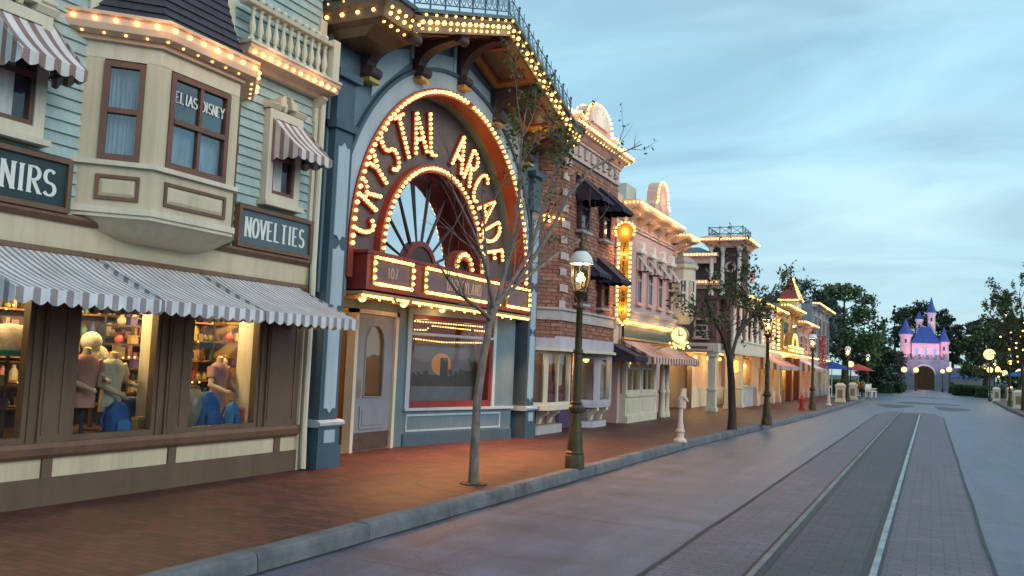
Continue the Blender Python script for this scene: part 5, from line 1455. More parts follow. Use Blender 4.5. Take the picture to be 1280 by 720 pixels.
bulbs(js, [[(u, .06, z) for u, z in [(.05, 5.08), (.02, 5.2)] + [(.28 - .26 * cos(pi * i / 8), 5.22 + .235 * sin(pi * i / 8)) for i in range(9)] + [(.54, 5.2), (.50, 5.08)]]], .095, .036, MJ)
P('bracket_arm', MB(MJ).tube([(-.02, 0, 3.3), (.16, 0, 3.3)], .02, 6).tube([(-.02, 0, 4.8), (.16, 0, 4.8)], .02, 6), PLASTIC_K, js)
for z in (3.2, 3.9, 4.6, 5.2): plight((-7.08, 20.80, z), 4.2, js)

# ================================================================== PINK BUILDING
pk = T('pink_building', 'dusty pink building with four narrow hooded windows and bulb-lit bracketed cornice', 'building', (-7.85, 26.1, .15))
MK = SM(-7.85)
P('wall', MB(MK).box(22.98, 29.3, -5, 0, 2.45, 6.25).box(22.98, 23.2, -5, -.02, .15, 2.45).box(28.6, 29.3, -5, -.6, .15, 2.45), PINK, pk)
P('corner_strip', MB(MK).box(22.98, 23.3, 0, .05, 3.4, 6.0), SALMON, pk)
P('band', MB(MK).ext_u([(0, 3.06), (.12, 3.06), (.16, 3.12), (.10, 3.16), (.10, 3.24), (.2, 3.30), (.2, 3.36), (0, 3.42)], 22.98, 29.3), STONE, pk)
for i, u in enumerate((24.55, 25.65, 26.75, 27.85)):
    w = window(pk, MK, u - .24, u + .24, 3.62, 5.02, PINK, DARKPANE, fr=.05, dep=.05, nh=2, sill=SALMON)
    P('window_cap', MB(MK).ext_d([(u - .3, 5.12), (u + .3, 5.12), (u + .3, 5.2), (u + .12, 5.26), (u + .1, 5.4), (u, 5.48), (u - .1, 5.4), (u - .12, 5.26), (u - .3, 5.2)], 0, .16), WHITE, w)
    awning(pk, MK, u - .27, u + .27, .34, 5.08, 4.62, .06, AWN_R, AWN_RV, per=.155)
P('frieze', MB(MK).box(22.98, 29.3, 0, .05, 5.72, 5.8).box(22.98, 29.3, 0, .09, 5.8, 5.84), SALMON, pk)
def bul_cornice(th, M, u0, u1, z, dep=.45, mat=SALMON, sp=.13, r=.034, nb=0, far=False, ret=True):
    c = P('cornice', MB(M).ext_u([(0, z), (dep * .35, z), (dep * .6, z + .10), (dep * .92, z + .14), (dep, z + .2), (dep, z + .32), (0, z + .36)], u0, u1), mat, th)
    bulbs(c, [[(u0 + .02, dep + .02, z + .26), (u1 - .02, dep + .02, z + .26)]], sp, r, M, BULB_FAR if far else BULB)
    if ret: bulbs(c, [[(u0 - .02, .02, z + .26), (u0 - .02, dep, z + .26)]], sp, r, M, BULB_FAR if far else BULB)
    for i in range(nb):
        u = u0 + (u1 - u0) * (i + .5) / nb
        P('bracket', MB(M).ext_u([(0, z - .38), (.08, z - .36), (.12, z - .2), (dep * .7, z - .04), (dep * .7, z), (0, z)], u - .07, u + .07), mat, th)
    return c
bul_cornice(pk, MK, 22.95, 27.9, 6.12, .5, PEACH, .12, .036, 5)
bul_cornice(pk, MK, 28.05, 29.45, 5.95, .6, PEACH, .12, .036, 2)
for u in (23.6, 25.2, 26.8, 28.8): plight((-7.1, u, 6.15), 11, pk)
P('parapet', MB(MK).box(22.98, 29.3, -.4, -.05, 6.25, 6.5), PEACH, pk)
pp = [(25.9, 6.48), (27.5, 6.48), (27.5, 6.9), (27.3, 7.05), (27.25, 7.35)] + [(26.7 + .5 * cos(pi * i / 10), 7.42 + .3 * sin(pi * i / 10)) for i in range(11)] + [(26.15, 7.35), (26.1, 7.05), (25.9, 6.9)]
pd = P('pediment', MB(MK).ext_d(pp, -.3, .05), SALMON, pk)
P('pediment_panel', MB(MK).ring((26.7, 7.05), .001, .32, .05, .07, 0, 2 * pi, 16), PEACH, pd)
bulbs(pd, [[(u, .09, z) for u, z in pp[2:]]], .14, .038, MK)
P('roof_house', MB().box(-10.5, -8.6, 25.4, 26.4, 6.2, 7.5), pm('pale_roof_house', (.55, .56, .5), .7, .08, 2, .05), pk)
plight((-7.5, 26.7, 7.2), 3, pk)
# lit green name board
nb_ = T('name_board', 'long dark green fascia board under a bulb strip over the red striped awning', 'sign', (-7.8, 26, 2.55))
P('board', MB(MK).box(23.15, 28.5, .0, .07, 2.56, 2.92), pm('dark_green_board', (.02, .05, .03), .4, .3, 3, .03), nb_)
P('board_frame', MB(MK).box(23.1, 28.55, 0, .1, 2.92, 2.97).box(23.1, 28.55, 0, .1, 2.51, 2.56), GOLD, nb_)
bulbs(nb_, [[(23.1, .18, 3.0), (28.5, .18, 3.0)]], .1, .036, MK)
for u in (24, 26, 28): plight((-7.4, u, 2.98), 8, nb_)
# shop awning and front
awning(pk, MK, 22.95, 28.2, .98, 2.5, 2.02, .2, AWN_RED, AWN_REDV, per=.3)
P('stall_riser', MB(MK).box(23.2, 26.1, -.25, .22, .14, .34).box(23.2, 26.1, -.25, .15, .34, .88).box(23.2, 26.1, -.25, .2, .88, .95), CREAM_L, pk)
for a in (23.35, 24.75): P('raised_panel', MB(MK).box(a, a + 1.2, .15, .17, .45, .78), CREAM_L, pk)
for a in (23.25, 24.7):
    w = window(pk, MK, a, a + 1.4, .95, 2.42, CREAM_L, GLASS, fr=.12, dep=.12, nv=2, nh=2, d0=.02)
P('shop_room', MB(MK).box(23.2, 28.6, -1.6, -1.5, .15, 2.45), pm('honey_wall', (.5, .32, .14), .7, .15, 2, .04), pk)
for u in (23.9, 25.3):
    P('wall_lamp', MB(MK).ball((u, -.4, 1.85), .05, 8, 6), GLOBE, pk, True); plight((-8.25, u, 1.75), 4, pk)
for u in (26.2, 27.2, 27.7):
    c = P('column', MB(MK).lathe(u, .05, [(.14, .15), (.14, .3), (.11, .34), (.105, .9), (.13, .93), (.13, 1.0), (.095, 1.05), (.085, 2.2), (.12, 2.26), (.13, 2.42)], 12), CREAM_L, pk, True)
gl = MB(MK)
for i in range(5): gl.box(27.3, 27.62, .03, .07, .5 + i * .4, .56 + i * .4)
P('lattice', gl, WOODD, pk)
P('door', MB(MK).box(26.35, 27.1, -.3, -.24, .15, 2.2), WOODD, pk)
# corner turret
MT = FM(-7.72, 28.85, 0, 1)
tr_ = P('corner_turret', MB().lathe(-7.7, 28.9, [(.30, 3.25), (.50, 3.5), (.55, 3.62), (.48, 3.66), (.47, 5.1), (.56, 5.16), (.58, 5.26), (.5, 5.3)], 8, 1, .5), CREAM_L, pk)
P('turret_dome', MB().lathe(-7.7, 28.9, [(.56, 5.26), (.52, 5.36), (.36, 5.52), (.12, 5.62), (.04, 5.66), (.05, 5.74), (.001, 5.84)], 8, 1, .5), pm('lead_dome', (.22, .24, .28), .5, .2, 5, .1), tr_)
for k in range(8):
    a = 2 * pi * (k + 1.0) / 8 - pi / 2 - pi / 8
    if cos(a) < -.3: continue
    M = FM(-7.7 + .445 * cos(a) + .0, 28.9 + .445 * sin(a), -sin(a), cos(a))
    window(tr_.parent, M, -.12, .12, 3.85, 4.75, WHITE, DARKPANE, fr=.035, dep=.04, nh=2)
# projecting clock
ck = T('street_clock', 'round cream-faced bracket clock over a cluster of golden bulbs', 'clock', (-7.0, 27.0, 2.35))
CKC = (-6.82, 25.55, 2.74)
MC = FM(CKC[0], CKC[1], 1, .0)
P('case', MB(MC).ring((0, CKC[2]), .001, .27, -.09, .09, 0, 2 * pi, 24), GOLD, ck, True)
P('face', MB(MC).ring((0, CKC[2]), .001, .235, .09, .10, 0, 2 * pi, 24), pm('clock_face', (.85, .78, .55), .5, .05, 4, 0, emit=(1, .75, .35), es=.9), ck)
P('hand', MB(MC).box(-.012, .012, .102, .108, CKC[2] - .03, CKC[2] + .17), PLASTIC_K, ck)
P('hand', MB(MC).box(-.02, .12, .109, .114, CKC[2] - .014, CKC[2] + .014), PLASTIC_K, ck)
P('bracket_arm', MB().tube([(-7.84, 25.55, 2.42), (-6.7, 25.55, 2.42)], .03, 6).tube([(-7.84, 25.55, 2.2), (-7.3, 25.55, 2.38), (-6.9, 25.55, 2.46), (-6.82, 25.55, 2.5)], .02, 6), GOLD, ck)
cl = MB()
random.seed(21)
for i in range(26):
    a = random.uniform(0, 2 * pi); rr = random.uniform(.05, .34)
    cl.bulb((-6.85 + rr * cos(a) * 1.1, 25.55 + .12 * sin(a), 2.42 + rr * .35 * sin(a * 2)), .034)
P('bulb_cluster', cl, BULB, ck, True, kind='stuff')
plight((-6.7, 25.4, 2.5), 3, ck)

# ================================================================== CORNER BUILDING beyond the side street
co = T('corner_building', 'maroon corner building with mansard, railed tower and cream pillared entrance', 'building', (-7.5, 36.5, .15))
YC = 33.0
MN = FM(-14.0, YC, 1, 0)             # face towards the side street
MD = SM(-7.35)
P('upper_wall', MB().box(-14, -7.38, YC + .02, 41, 2.75, 5.0), MAROON_W, co)
P('rear_wall', MB().box(-14, -8.9, YC + 1.6, 41, .15, 2.75), PEACH, co)
P('floor_beam', MB().box(-14, -7.30, YC - .05, 41.05, 2.40, 2.76), CREAM_L, co)
P('fascia_band', MB(MN).box(0, 6.55, .05, .09, 2.46, 2.70), pm('cream_band', (.6, .5, .42), .5, .15, 3, .04), co)
P('fascia_ornament', MB(MN).box(4.9, 6.3, .09, .10, 2.53, 2.63), MAROON_W, co)
for (x, y) in ((-7.55, YC + .18), (-7.55, 36.3), (-7.55, 38.4), (-9.6, YC + .18)):
    c = P('pillar', MB().box(x - .2, x + .2, y - .2, y + .2, .14, .3).box(x - .16, x + .16, y - .16, y + .16, .3, .95).box(x - .19, x + .19, y - .19, y + .19, .95, 1.02).box(x - .14, x + .14, y - .14, y + .14, 1.02, 2.25).box(x - .19, x + .19, y - .19, y + .19, 2.25, 2.41), CREAM_L, co)
P('porch_dado', MB().box(-8.88, -8.8, YC + .5, 41, .15, .95), CREAM_L, co)
P('porch_panel', MB().box(-14, -8.9, YC + 1.5, YC + 1.6, .15, 2.4), pm('warm_panel', (.62, .46, .28), .6, .12, 2, .04), co)
P('low_wall', MB().box(-7.6, -7.4, 38.4, 41.0, .15, 1.0).box(-7.65, -7.35, 38.3, 41.05, 1.0, 1.08), STONE, co)
P('door', MB().box(-8.86, -8.79, 34.2, 35.0, .15, 2.2), WOODD, co)
for (x, y, z) in ((-8.4, YC + .9, 2.2), (-8.2, 35.2, 2.2), (-8.2, 37.4, 2.2), (-8.2, 39.5, 2.2), (-10.5, YC + .7, 2.2)):
    P('porch_lamp', MB().ball((x, y, z), .08, 8, 6), GLOBE, co, True); plight((x, y, z - .15), 30, co, (1, .62, .22))
ln_ = P('lantern', MB().lathe(-7.5, 37.4, [(.04, 2.2), (.1, 2.15), (.12, 1.75), (.08, 1.68), (.001, 1.66)], 8), emis('paper_lantern', (1, .68, .14), 1.6), co)
w = window(co, MN, 5.75, 6.3, 2.95, 3.72, PINK, DARKPANE, fr=.07, dep=.07, nh=3, nv=1, sill=PINK)
w = window(co, MN, 4.2, 4.75, 2.95, 3.72, PINK, DARKPANE, fr=.07, dep=.07, nh=3, nv=1, sill=PINK)
bul_cornice(co, MN, 3.5, 6.7, 4.85, .18, SALMON, .13, .04, 0, True, False)
# mansard over the side-street face
P('mansard', MB().loft([[(-14, YC + .05, 4.7), (-7.4, YC + .05, 4.7), (-7.4, 41, 4.7), (-14, 41, 4.7)], [(-14, YC + .35, 6.0), (-7.7, YC + .35, 6.0), (-7.7, 41, 6.0), (-14, 41, 6.0)]]), MAROON, co)
mc = P('mansard_cornice', MB().box(-14, -7.45, YC + .0, 41.0, 5.86, 6.12).box(-14, -7.35, YC - .1, 41.1, 6.12, 6.26), SALMON, co)
bulbs(mc, [[(-11, YC - .13, 6.19), (-7.4, YC - .13, 6.19)]], .12, .042, None, BULB_FAR)
P('ridge_roof', MB().loft([[(-14, YC + .1, 6.26), (-7.6, YC + .1, 6.26), (-7.6, 40, 6.26), (-14, 40, 6.26)], [(-14, YC + .8, 6.6), (-8.3, YC + .8, 6.6), (-8.3, 39, 6.6), (-14, 39, 6.6)]]), IRON, co)
# corner tower
tx0, tx1, ty0, ty1 = -7.75, -6.45, YC - .02, YC + 1.6
P('tower_wall', MB().box(tx0, tx1 - .1, ty0 + .1, ty1, 4.6, 6.6), MAROON, co)
for (x, y) in ((tx0 + .12, ty0 + .06), (tx1 - .75, ty0 + .06), (tx1 - .12, ty0 + .06), (tx1 - .06, ty1 - .1)):
    P('tower_column', MB().lathe(x, y, [(.11, 4.6), (.11, 4.75), (.08, 4.8), (.07, 6.3), (.1, 6.36), (.12, 6.5)], 10), WHITE, co, True)
P('tower_arch', MB(FM(tx1 - .45, ty0 + .07, 1, 0)).ring((0, 5.7), .13, .22, 0, .06, 0, 2 * pi, 16), PINK, co)
tc_ = P('tower_cornice', MB().loft([[(tx0 - o, ty0 - o, z), (tx1 + o, ty0 - o, z), (tx1 + o, ty1 + o, z), (tx0 - o, ty1 + o, z)] for o, z in ((.02, 6.45), (.1, 6.55), (.16, 6.62), (.28, 6.68), (.28, 6.84), (.1, 6.92))]), SALMON, co)
bulbs(tc_, [[(tx0 - .3, ty0 - .3, 6.76), (tx1 + .3, ty0 - .3, 6.76), (tx1 + .3, ty1 + .3, 6.76)]], .11, .042, None, BULB_FAR)
rl = MB()
crn = [(tx0, ty0), (tx1, ty0), (tx1, ty1), (tx0, ty1)]
for i in range(4):
    a, b = crn[i], crn[(i + 1) % 4]
    for f in (0, .33, .66): rl.tube([(a[0] + (b[0] - a[0]) * f, a[1] + (b[1] - a[1]) * f, 6.9), (a[0] + (b[0] - a[0]) * f, a[1] + (b[1] - a[1]) * f, 7.3)], .02, 5)
    for z in (6.98, 7.25): rl.tube([(*a, z), (*b, z)], .016, 5)
    for k in range(3):
        f0, f1 = k * .333, (k + 1) * .333
        rl.tube([(a[0] + (b[0] - a[0]) * f0, a[1] + (b[1] - a[1]) * f0, 6.98), (a[0] + (b[0] - a[0]) * f1, a[1] + (b[1] - a[1]) * f1, 7.25)], .01, 4)
        rl.tube([(a[0] + (b[0] - a[0]) * f0, a[1] + (b[1] - a[1]) * f0, 7.25), (a[0] + (b[0] - a[0]) * f1, a[1] + (b[1] - a[1]) * f1, 6.98)], .01, 4)
P('tower_railing', rl, IRON, co)
# street bay with white posts, balcony band
P('bay_wall', MB(MD).box(33.8, 40.8, 0, .25, 2.76, 4.7), MAROON_W, co)
P('balcony', MB(MD).box(33.4, 41.0, 0, .5, 2.40, 2.52).box(33.4, 41, .4, .5, 2.52, 2.9).box(33.35, 41.05, .36, .54, 2.9, 2.97), CREAM_L, co)
for i in range(6):
    u = 34.0 + i * 1.25
    P('bay_post', MB(MD).lathe(u, .42, [(.1, 2.97), (.1, 3.1), (.07, 3.15), (.07, 4.3), (.11, 4.4), (.11, 4.6)], 8), WHITE, co, True)
    if i < 5:
        window(co, MD, u + .25, u + 1.0, 3.05, 4.4, [PINK, CURT][i % 2], DARKPANE, fr=.09, dep=.07, d0=.25, nh=2)
bul_cornice(co, MD, 33.6, 41.0, 4.6, .65, CREAM_L, .16, .045, 6, True)
for u in (34.5, 37, 39.5): plight((-6.3, u, 4.6), 20, co)
gb = P('dormer', MB(SM(-7.3)).ext_d([(35.4, 4.95), (37.6, 4.95), (36.5, 6.0)], -.8, .1), CREAM_L, co)
bulbs(gb, [[(35.4, .14, 5.0), (36.5, .14, 6.02), (37.6, .14, 5.0)]], .16, .045, SM(-7.3), BULB_FAR)

# ================================================================== THE ROW BEYOND
def rowshop(label, y0, y1, zt, wall, trim, awn=None, nwin=3, bs=.16, br=.05, extra=None, X=-7.35, glow=34):
    t = T('row_shop', label, 'building', (X, (y0 + y1) / 2, .15))
    M = SM(X)
    P('wall', MB(M).box(y0, y1 - .05, -6, 0, 2.7, zt).box(y0, y1 - .05, -6, -1.2, .15, 2.7), wall, t)
    P('fascia', MB(M).box(y0, y1 - .05, -.6, .06, 2.35, 2.75), trim, t)
    c = bul_cornice(t, M, y0, y1 - .05, zt - .25, .5, trim, bs, br, 4, True)
    bulbs(t, [[(y0, .1, 2.8), (y1, .1, 2.8)]], bs, br * .85, M, BULB_FAR)
    n = nwin
    for i in range(n):
        a = y0 + (y1 - y0) * (i + .22) / n; b = y0 + (y1 - y0) * (i + .78) / n
        window(t, M, a, b, 3.1, zt - .75, trim, DARKPANE, fr=.1, dep=.1, nh=2, sill=trim)
    for i in range(n + 1):
        u = y0 + (y1 - y0) * i / n
        u = min(max(u, y0 + .15), y1 - .2)
        P('pilaster', MB(M).box(u - .13, u + .13, -.2, .1, .14, 2.35).box(u - .17, u + .17, -.2, .14, .14, .5), trim, t)
    for i in range(n):
        a = y0 + (y1 - y0) * i / n + .2; b = y0 + (y1 - y0) * (i + 1) / n - .2
        window(t, M, a, b, .75, 2.3, trim, GLASS, fr=.08, dep=.08, d0=-.3)
        P('stall_riser', MB(M).box(a, b, -.32, -.1, .14, .75), trim, t)
        u = (a + b) / 2
        P('shop_lamp', MB(M).ball((u, -.7, 2.0), .09, 8, 6), GLOBE, t, True)
        plight((X - .7, u, 1.85), glow, t, (1, .62, .22))
    P('shop_room', MB(M).box(y0, y1 - .05, -1.2, -1.15, .15, 2.35), pm('honey_wall', (.5, .32, .14), .7, .15, 2, .04), t)
    plight((X + .75, (y0 + y1) / 2, zt - .1), 16, t); plight((X + .6, (y0 + y1) / 2, 2.75), 18, t)
    if awn: awning(t, M, y0 + .1, y1 - .3, 1.1, 2.55, 2.05, .2, awn[0], awn[1], per=.35)
    return t
SAL_AW = pm('salmon_awning_cloth', (.55, .26, .20), .85, .15, 3, .1)
PINKAW = pm('pale_lilac_awning_cloth', (.55, .48, .52), .85, .15, 3, .1)
d1 = rowshop('bulb-covered shop with salmon awning just past the corner building', 41.1, 48.0, 4.9, pm('lilac_wall', (.36, .27, .33), .6, .12, 2, .05), PEACH, (SAL_AW, AWN_REDV), 3)
for u in (42.0, 43.6, 45.2, 46.8):
    bulbs(d1, [[(u, .14, 2.9), (u, .14, 4.6)], [(u + .22, .14, 2.9), (u + .22, .14, 4.6)]], .2, .065, SM(-7.35), BULB_FAR)
d2 = rowshop('gold lit shop front with dark red turret roof, second past the corner building', 48.1, 55.0, 5.4, pm('amber_wall', (.52, .30, .10), .6, .12, 2, .05), GOLD, None, 2, glow=55)
for a in (50.1, 53.2): P('red_column', MB(SM(-7.3)).box(a, a + .45, 0, .3, .15, 2.6), pm('oxblood_paint', (.18, .03, .02), .5, .1, 3, .05), d2)
P('gold_arch', MB(SM(-7.28)).ring((51.9, 2.9), .9, 1.2, 0, .2, 0, pi, 16), GOLD, d2)
bulbs(d2, [[(51.9 - 1.05 * cos(pi * i / 12), .24, 2.9 + 1.05 * sin(pi * i / 12)) for i in range(13)], [(49, .3, 3.0), (55, .3, 3.0)], [(49, .3, 3.2), (55, .3, 3.2)]], .17, .06, SM(-7.28), BULB_FAR)
tr2 = P('turret', MB().box(-7.9, -6.9, 51.6, 53.2, 5.3, 5.9), CREAM_L, d2)
P('turret_roof', MB().loft([[(-8.0, 51.5, 5.9), (-6.8, 51.5, 5.9), (-6.8, 53.3, 5.9), (-8.0, 53.3, 5.9)], [(-7.45, 52.35, 7.4), (-7.35, 52.35, 7.4), (-7.35, 52.45, 7.4), (-7.45, 52.45, 7.4)]]), pm('red_turret_tile', (.24, .04, .04), .6, .2, 6, .1), tr2)
P('finial', MB().lathe(-7.4, 52.4, [(.03, 7.35), (.03, 7.6), (.08, 7.68), (.02, 7.76), (.001, 8.0)], 8), IRON, tr2)
bulbs(tr2, [[(-6.78, 51.6, 5.95), (-7.33, 52.4, 7.35)], [(-6.78, 53.3, 5.95), (-7.33, 52.42, 7.35)], [(-8.0, 51.45, 5.95), (-6.8, 51.45, 5.95)]], .14, .06, None, BULB_FAR)
d3 = rowshop('pale pink shop with flower-wound banner, third past the corner building', 55.1, 62.0, 4.9, pm('rose_grey_wall', (.36, .27, .27), .6, .12, 2, .05), SALMON, (PINKAW, AWN_REDV), 3)
fl = MB(); random.seed(4)
for i in range(420):
    z = random.uniform(1.9, 4.2); w_ = .22 if z > 2.3 else .42
    c = Vector((-6.55 + random.uniform(-w_, w_), 61.2 + random.uniform(-.2, .2), z))
    a = Vector((random.uniform(-1, 1), random.uniform(-1, 1), random.uniform(-1, 1))).normalized() * .07; b = Vector((random.uniform(-1, 1), random.uniform(-1, 1), random.uniform(-1, 1))).normalized() * .07
    fl.add([c - a, c - b, c + a, c + b], [(0, 1, 2, 3)])
fb_ = T('flower_banner', 'hanging pink and red flower banner on the far pink shop', 'banner', (-6.55, 61.2, 1.9))
P('blossom', fl, leafm('blossom', (.5, .04, .06), (.62, .26, .28), 3), fb_, kind='stuff')
P('rod', MB().tube([(-7.4, 61.2, 4.25), (-6.3, 61.2, 4.25)], .03, 6).tube([(-6.55, 61.2, 1.9), (-6.55, 61.2, 4.25)], .03, 6), PLASTIC_K, fb_)
d4 = rowshop('slate grey end building of the row with two bulb lines', 62.1, 73.0, 6.6, pm('slate_wall', (.20, .23, .28), .6, .15, 1, .05), STONE, None, 4)

# ================================================================== TREES
def rv(s=1.0): return Vector((random.uniform(-1, 1), random.uniform(-1, 1), random.uniform(-1, 1))) * s
def leaf_quad(mb, c, s, up=.3):
    a = rv().normalized(); b = a.cross(rv().normalized())
    if b.length < .05: b = Vector((0, 0, 1))
    b.normalize()
    a *= s; b *= s * .5
    mb.add([tuple(c - a), tuple(c + b * .9 - a * .1), tuple(c + a), tuple(c - b * .9 - a * .1)], [(0, 1, 2, 3)])
def twig(wood, leaves, p, d, ln, r, depth, lsz, ldens, spread=.55, up=.15, lim=None):
    """a branch that keeps forking into finer ones; leaves sit along the last two orders"""
    n = 4; pts = [Vector(p)]; dr = Vector(d).normalized()
    for i in range(n):
        dr = (dr + rv(.22) + Vector((0, 0, up * .3))).normalized()
        pts.append(pts[-1] + dr * ln / n)
    wood.tube([tuple(q) for q in pts], [r * (1 - .55 * i / n) for i in range(n + 1)], 5 if depth < 2 else 6)
    if depth <= 1:
        for i in range(1, n + 1):
            for k in range(ldens):
                if random.random() < .7: leaf_quad(leaves, pts[i] + rv(.10 if depth else .07), lsz * random.uniform(.6, 1.2))
    if depth == 0: return
    for i in range(random.choice((2, 3)) + (1 if depth > 1 else 0)):
        k = random.choice((2, 3, 4, 4))
        nd = (dr + rv(spread) + Vector((0, 0, up))).normalized()
        twig(wood, leaves, pts[k], nd, ln * random.uniform(.55, .8), r * .5, depth - 1, lsz, ldens, spread, up)

random.seed(17)
t1 = T('young_tree', 'slender grey young tree with bare forking branches in front of the arcade', 'tree', (-5.31, 9.93, .15))
wd = MB(); lf = MB()
wd.tube([(-5.31, 9.93, .13), (-5.31, 9.91, .5), (-5.31, 9.92, 1.23), (-5.31, 10.05, 1.8), (-5.31, 10.2, 2.29), (-5.31, 10.38, 2.54)], [.075, .062, .056, .052, .05, .052], 9)
limbs = [[(-5.31, 10.36, 2.5), (-5.28, 10.95, 2.86), (-5.25, 12.15, 3.42), (-5.2, 13.5, 3.95)],
         [(-5.31, 10.3, 2.42), (-5.36, 10.1, 3.0), (-5.4, 9.75, 3.45), (-5.5, 9.25, 4.0)],
         [(-5.31, 10.36, 2.5), (-5.3, 10.75, 3.4), (-5.32, 10.95, 4.05), (-5.4, 11.1, 4.8), (-5.4, 11.2, 5.4)],
         [(-5.30, 10.38, 2.52), (-5.2, 11.1, 3.3), (-5.25, 11.8, 4.3), (-5.3, 12.4, 5.1), (-5.35, 12.9, 5.5)],
         [(-5.31, 10.2, 2.3), (-5.2, 9.6, 2.42), (-5.15, 9.0, 2.55), (-5.1, 8.4, 2.85)],
         [(-5.29, 10.9, 2.85), (-5.1, 11.5, 3.6), (-5.05, 12.2, 4.4), (-5.1, 13.4, 5.1), (-5.1, 14.6, 5.6), (-5.1, 15.9, 6.1)],
         [(-5.31, 10.15, 2.2), (-5.5, 10.5, 2.7), (-5.7, 10.7, 3.4), (-5.75, 10.6, 4.2)]]
for k, lb in enumerate(limbs):
    n = len(lb)
    wd.tube(lb, [.034 * (1 - .65 * i / (n - 1)) for i in range(n)], 7)
    for i in range(1, n):
        p0, p1 = Vector(lb[i - 1]), Vector(lb[i])
        for j in range(3 if k in (0, 2, 3) else 2):
            q = p0 + (p1 - p0) * random.uniform(.3, 1)
            low = q.z < 3.4 or k in (1, 4)
            twig(wd, lf, q, (p1 - p0).normalized() + rv(.5), random.uniform(.4, .75), .010, 2 if (j and k in (2, 3, 0)) else 1, .045, (0 if low else (3 if (k in (3, 2) and 3.9 < q.z < 5.2) else 1 if q.y < 13 or random.random() < .25 else 0)), .55, .2)
P('trunk', wd, BARK, t1, True)
P('crown', lf, leafm('young_leaf', (.05, .075, .02), (.14, .16, .045), 2.0), t1)
grate = one('tree_grate', MB().lathe(-5.31, 9.93, [(.0, .150), (.19, .150), (.19, .163), (.09, .165), (.0, .165)], 8), pm('rusty_iron', (.045, .032, .028), .7, .3, 8, .2), 'dark iron ring at the foot of the young tree', 'grate')

rg = MB().loft([[(-5.31 + r * cos(2 * pi * i / 40), 9.93 + r * sin(2 * pi * i / 40), .1495) for i in range(40)] for r in (.72, .75)], cap=False)
P('paving_ring', rg, TAR, bpy.data.objects['pavement_left'])
random.seed(23)
t2 = T('street_tree', 'forked street tree with dark green crown before the corner building', 'tree', (-4.83, 23.7, .15))
wd = MB(); lf = MB()
wd.tube([(-4.83, 23.7, .12), (-4.83, 23.7, .5), (-4.83, 23.5, 1.5), (-4.83, 23.25, 2.0)], [.14, .11, .095, .085], 9)
for lb in ([(-4.83, 23.27, 1.95), (-4.9, 22.7, 2.6), (-5.0, 21.8, 3.1), (-5.0, 21.0, 3.5)], [(-4.83, 23.27, 1.95), (-4.8, 24.0, 2.7), (-4.75, 24.7, 3.2), (-4.7, 25.6, 3.8)], [(-4.83, 23.27, 1.95), (-4.9, 23.4, 3.0), (-5.0, 23.6, 3.6), (-5.0, 24.0, 4.2)], [(-4.8, 24.0, 2.7), (-4.6, 25.2, 3.4), (-4.5, 27.0, 3.9), (-4.5, 28.6, 4.6)]):
    n = len(lb); wd.tube(lb, [.055 * (1 - .6 * i / (n - 1)) for i in range(n)], 7)
    for i in range(1, n):
        p0, p1 = Vector(lb[i - 1]), Vector(lb[i])
        for j in range(3):
            q = p0 + (p1 - p0) * random.uniform(.4, 1)
            if q.z < 2.7: continue
            twig(wd, lf, q, (p1 - p0).normalized() + rv(.8), random.uniform(.5, .85), .016, 2, .07, 2, .75, .04)
P('trunk', wd, BARK_D, t2, True)
P('crown', lf, leafm('dark_leaf', (.032, .052, .018), (.095, .12, .045), 1.5), t2)

def far_tree(name, label, x, y, h, rx, ry, rz, n, ls, mat, seed, trunk=.35, conifer=False, group=None, cz=None):
    random.seed(seed)
    t = T(name, label, 'tree', (x, y, 0), group)
    cz = cz or (h - rz)
    wd = MB().tube([(x, y, -.05), (x + .1, y, h * .3), (x, y + .1, h * .6), (x, y, h * .9)], [trunk, trunk * .7, trunk * .45, trunk * .1], 7)
    lf = MB()
    cl = []
    nc = 46 if not conifer else 34
    for i in range(nc):
        if conifer:
            f = random.random() ** .8; a = random.uniform(0, 2 * pi); rr = rx * (1 - f) * random.uniform(.45, 1) + .1
            c = Vector((x + rr * cos(a), y + rr * sin(a), h * .18 + (h * .82) * f - rr * .15)); s = rx * .22 * (1.15 - f)
        else:
            d = rv().normalized() * random.uniform(.45, 1) ** .5
            c = Vector((x + d.x * rx, y + d.y * ry, cz + d.z * rz)); s = min(rx, rz) * random.uniform(.2, .38)
        cl.append((c, s))
        st = Vector((x, y, max(h * .25, min(c.z - abs(c.x - x) * .6, h * .85))))
        wd.tube([tuple(st), tuple((st + c) / 2 + Vector((0, 0, .2))), tuple(c)], [trunk * .22, trunk * .13, trunk * .05], 4)
    for i in range(n):
        c, s = random.choice(cl)
        d = rv(); d = d.normalized() * (random.random() ** .6) if d.length else d
        leaf_quad(lf, c + Vector((d.x * s * 1.25, d.y * s * 1.25, d.z * s * .85)), ls * random.uniform(.6, 1.3))
    P('trunk', wd, BARK_D, t, True)
    P('crown', lf, mat, t)
    return t
LG = leafm('mid_green_leaf', (.035, .075, .027), (.11, .165, .06), .6)
LD = leafm('dark_evergreen_leaf', (.02, .035, .025), (.07, .095, .06), .6)
LB = leafm('blue_green_leaf', (.035, .06, .052), (.095, .135, .11), .6)
LO = leafm('olive_leaf', (.045, .065, .022), (.12, .14, .052), .6)
far_tree('broad_tree', 'tall mid green tree rising behind the end of the shop row', -7.8, 92, 11.4, 3.9, 4, 4.6, 9000, .22, LG, 31)
far_tree('broad_tree', 'blue-green tree over the slate grey roof', -11.0, 84, 10.6, 3.4, 3, 3.6, 6000, .2, LB, 32)
far_tree('broad_tree', 'low dark tree beside the hedge past the shop row', -5.6, 100, 6.8, 2.4, 2.4, 2.9, 4500, .2, LD, 33)
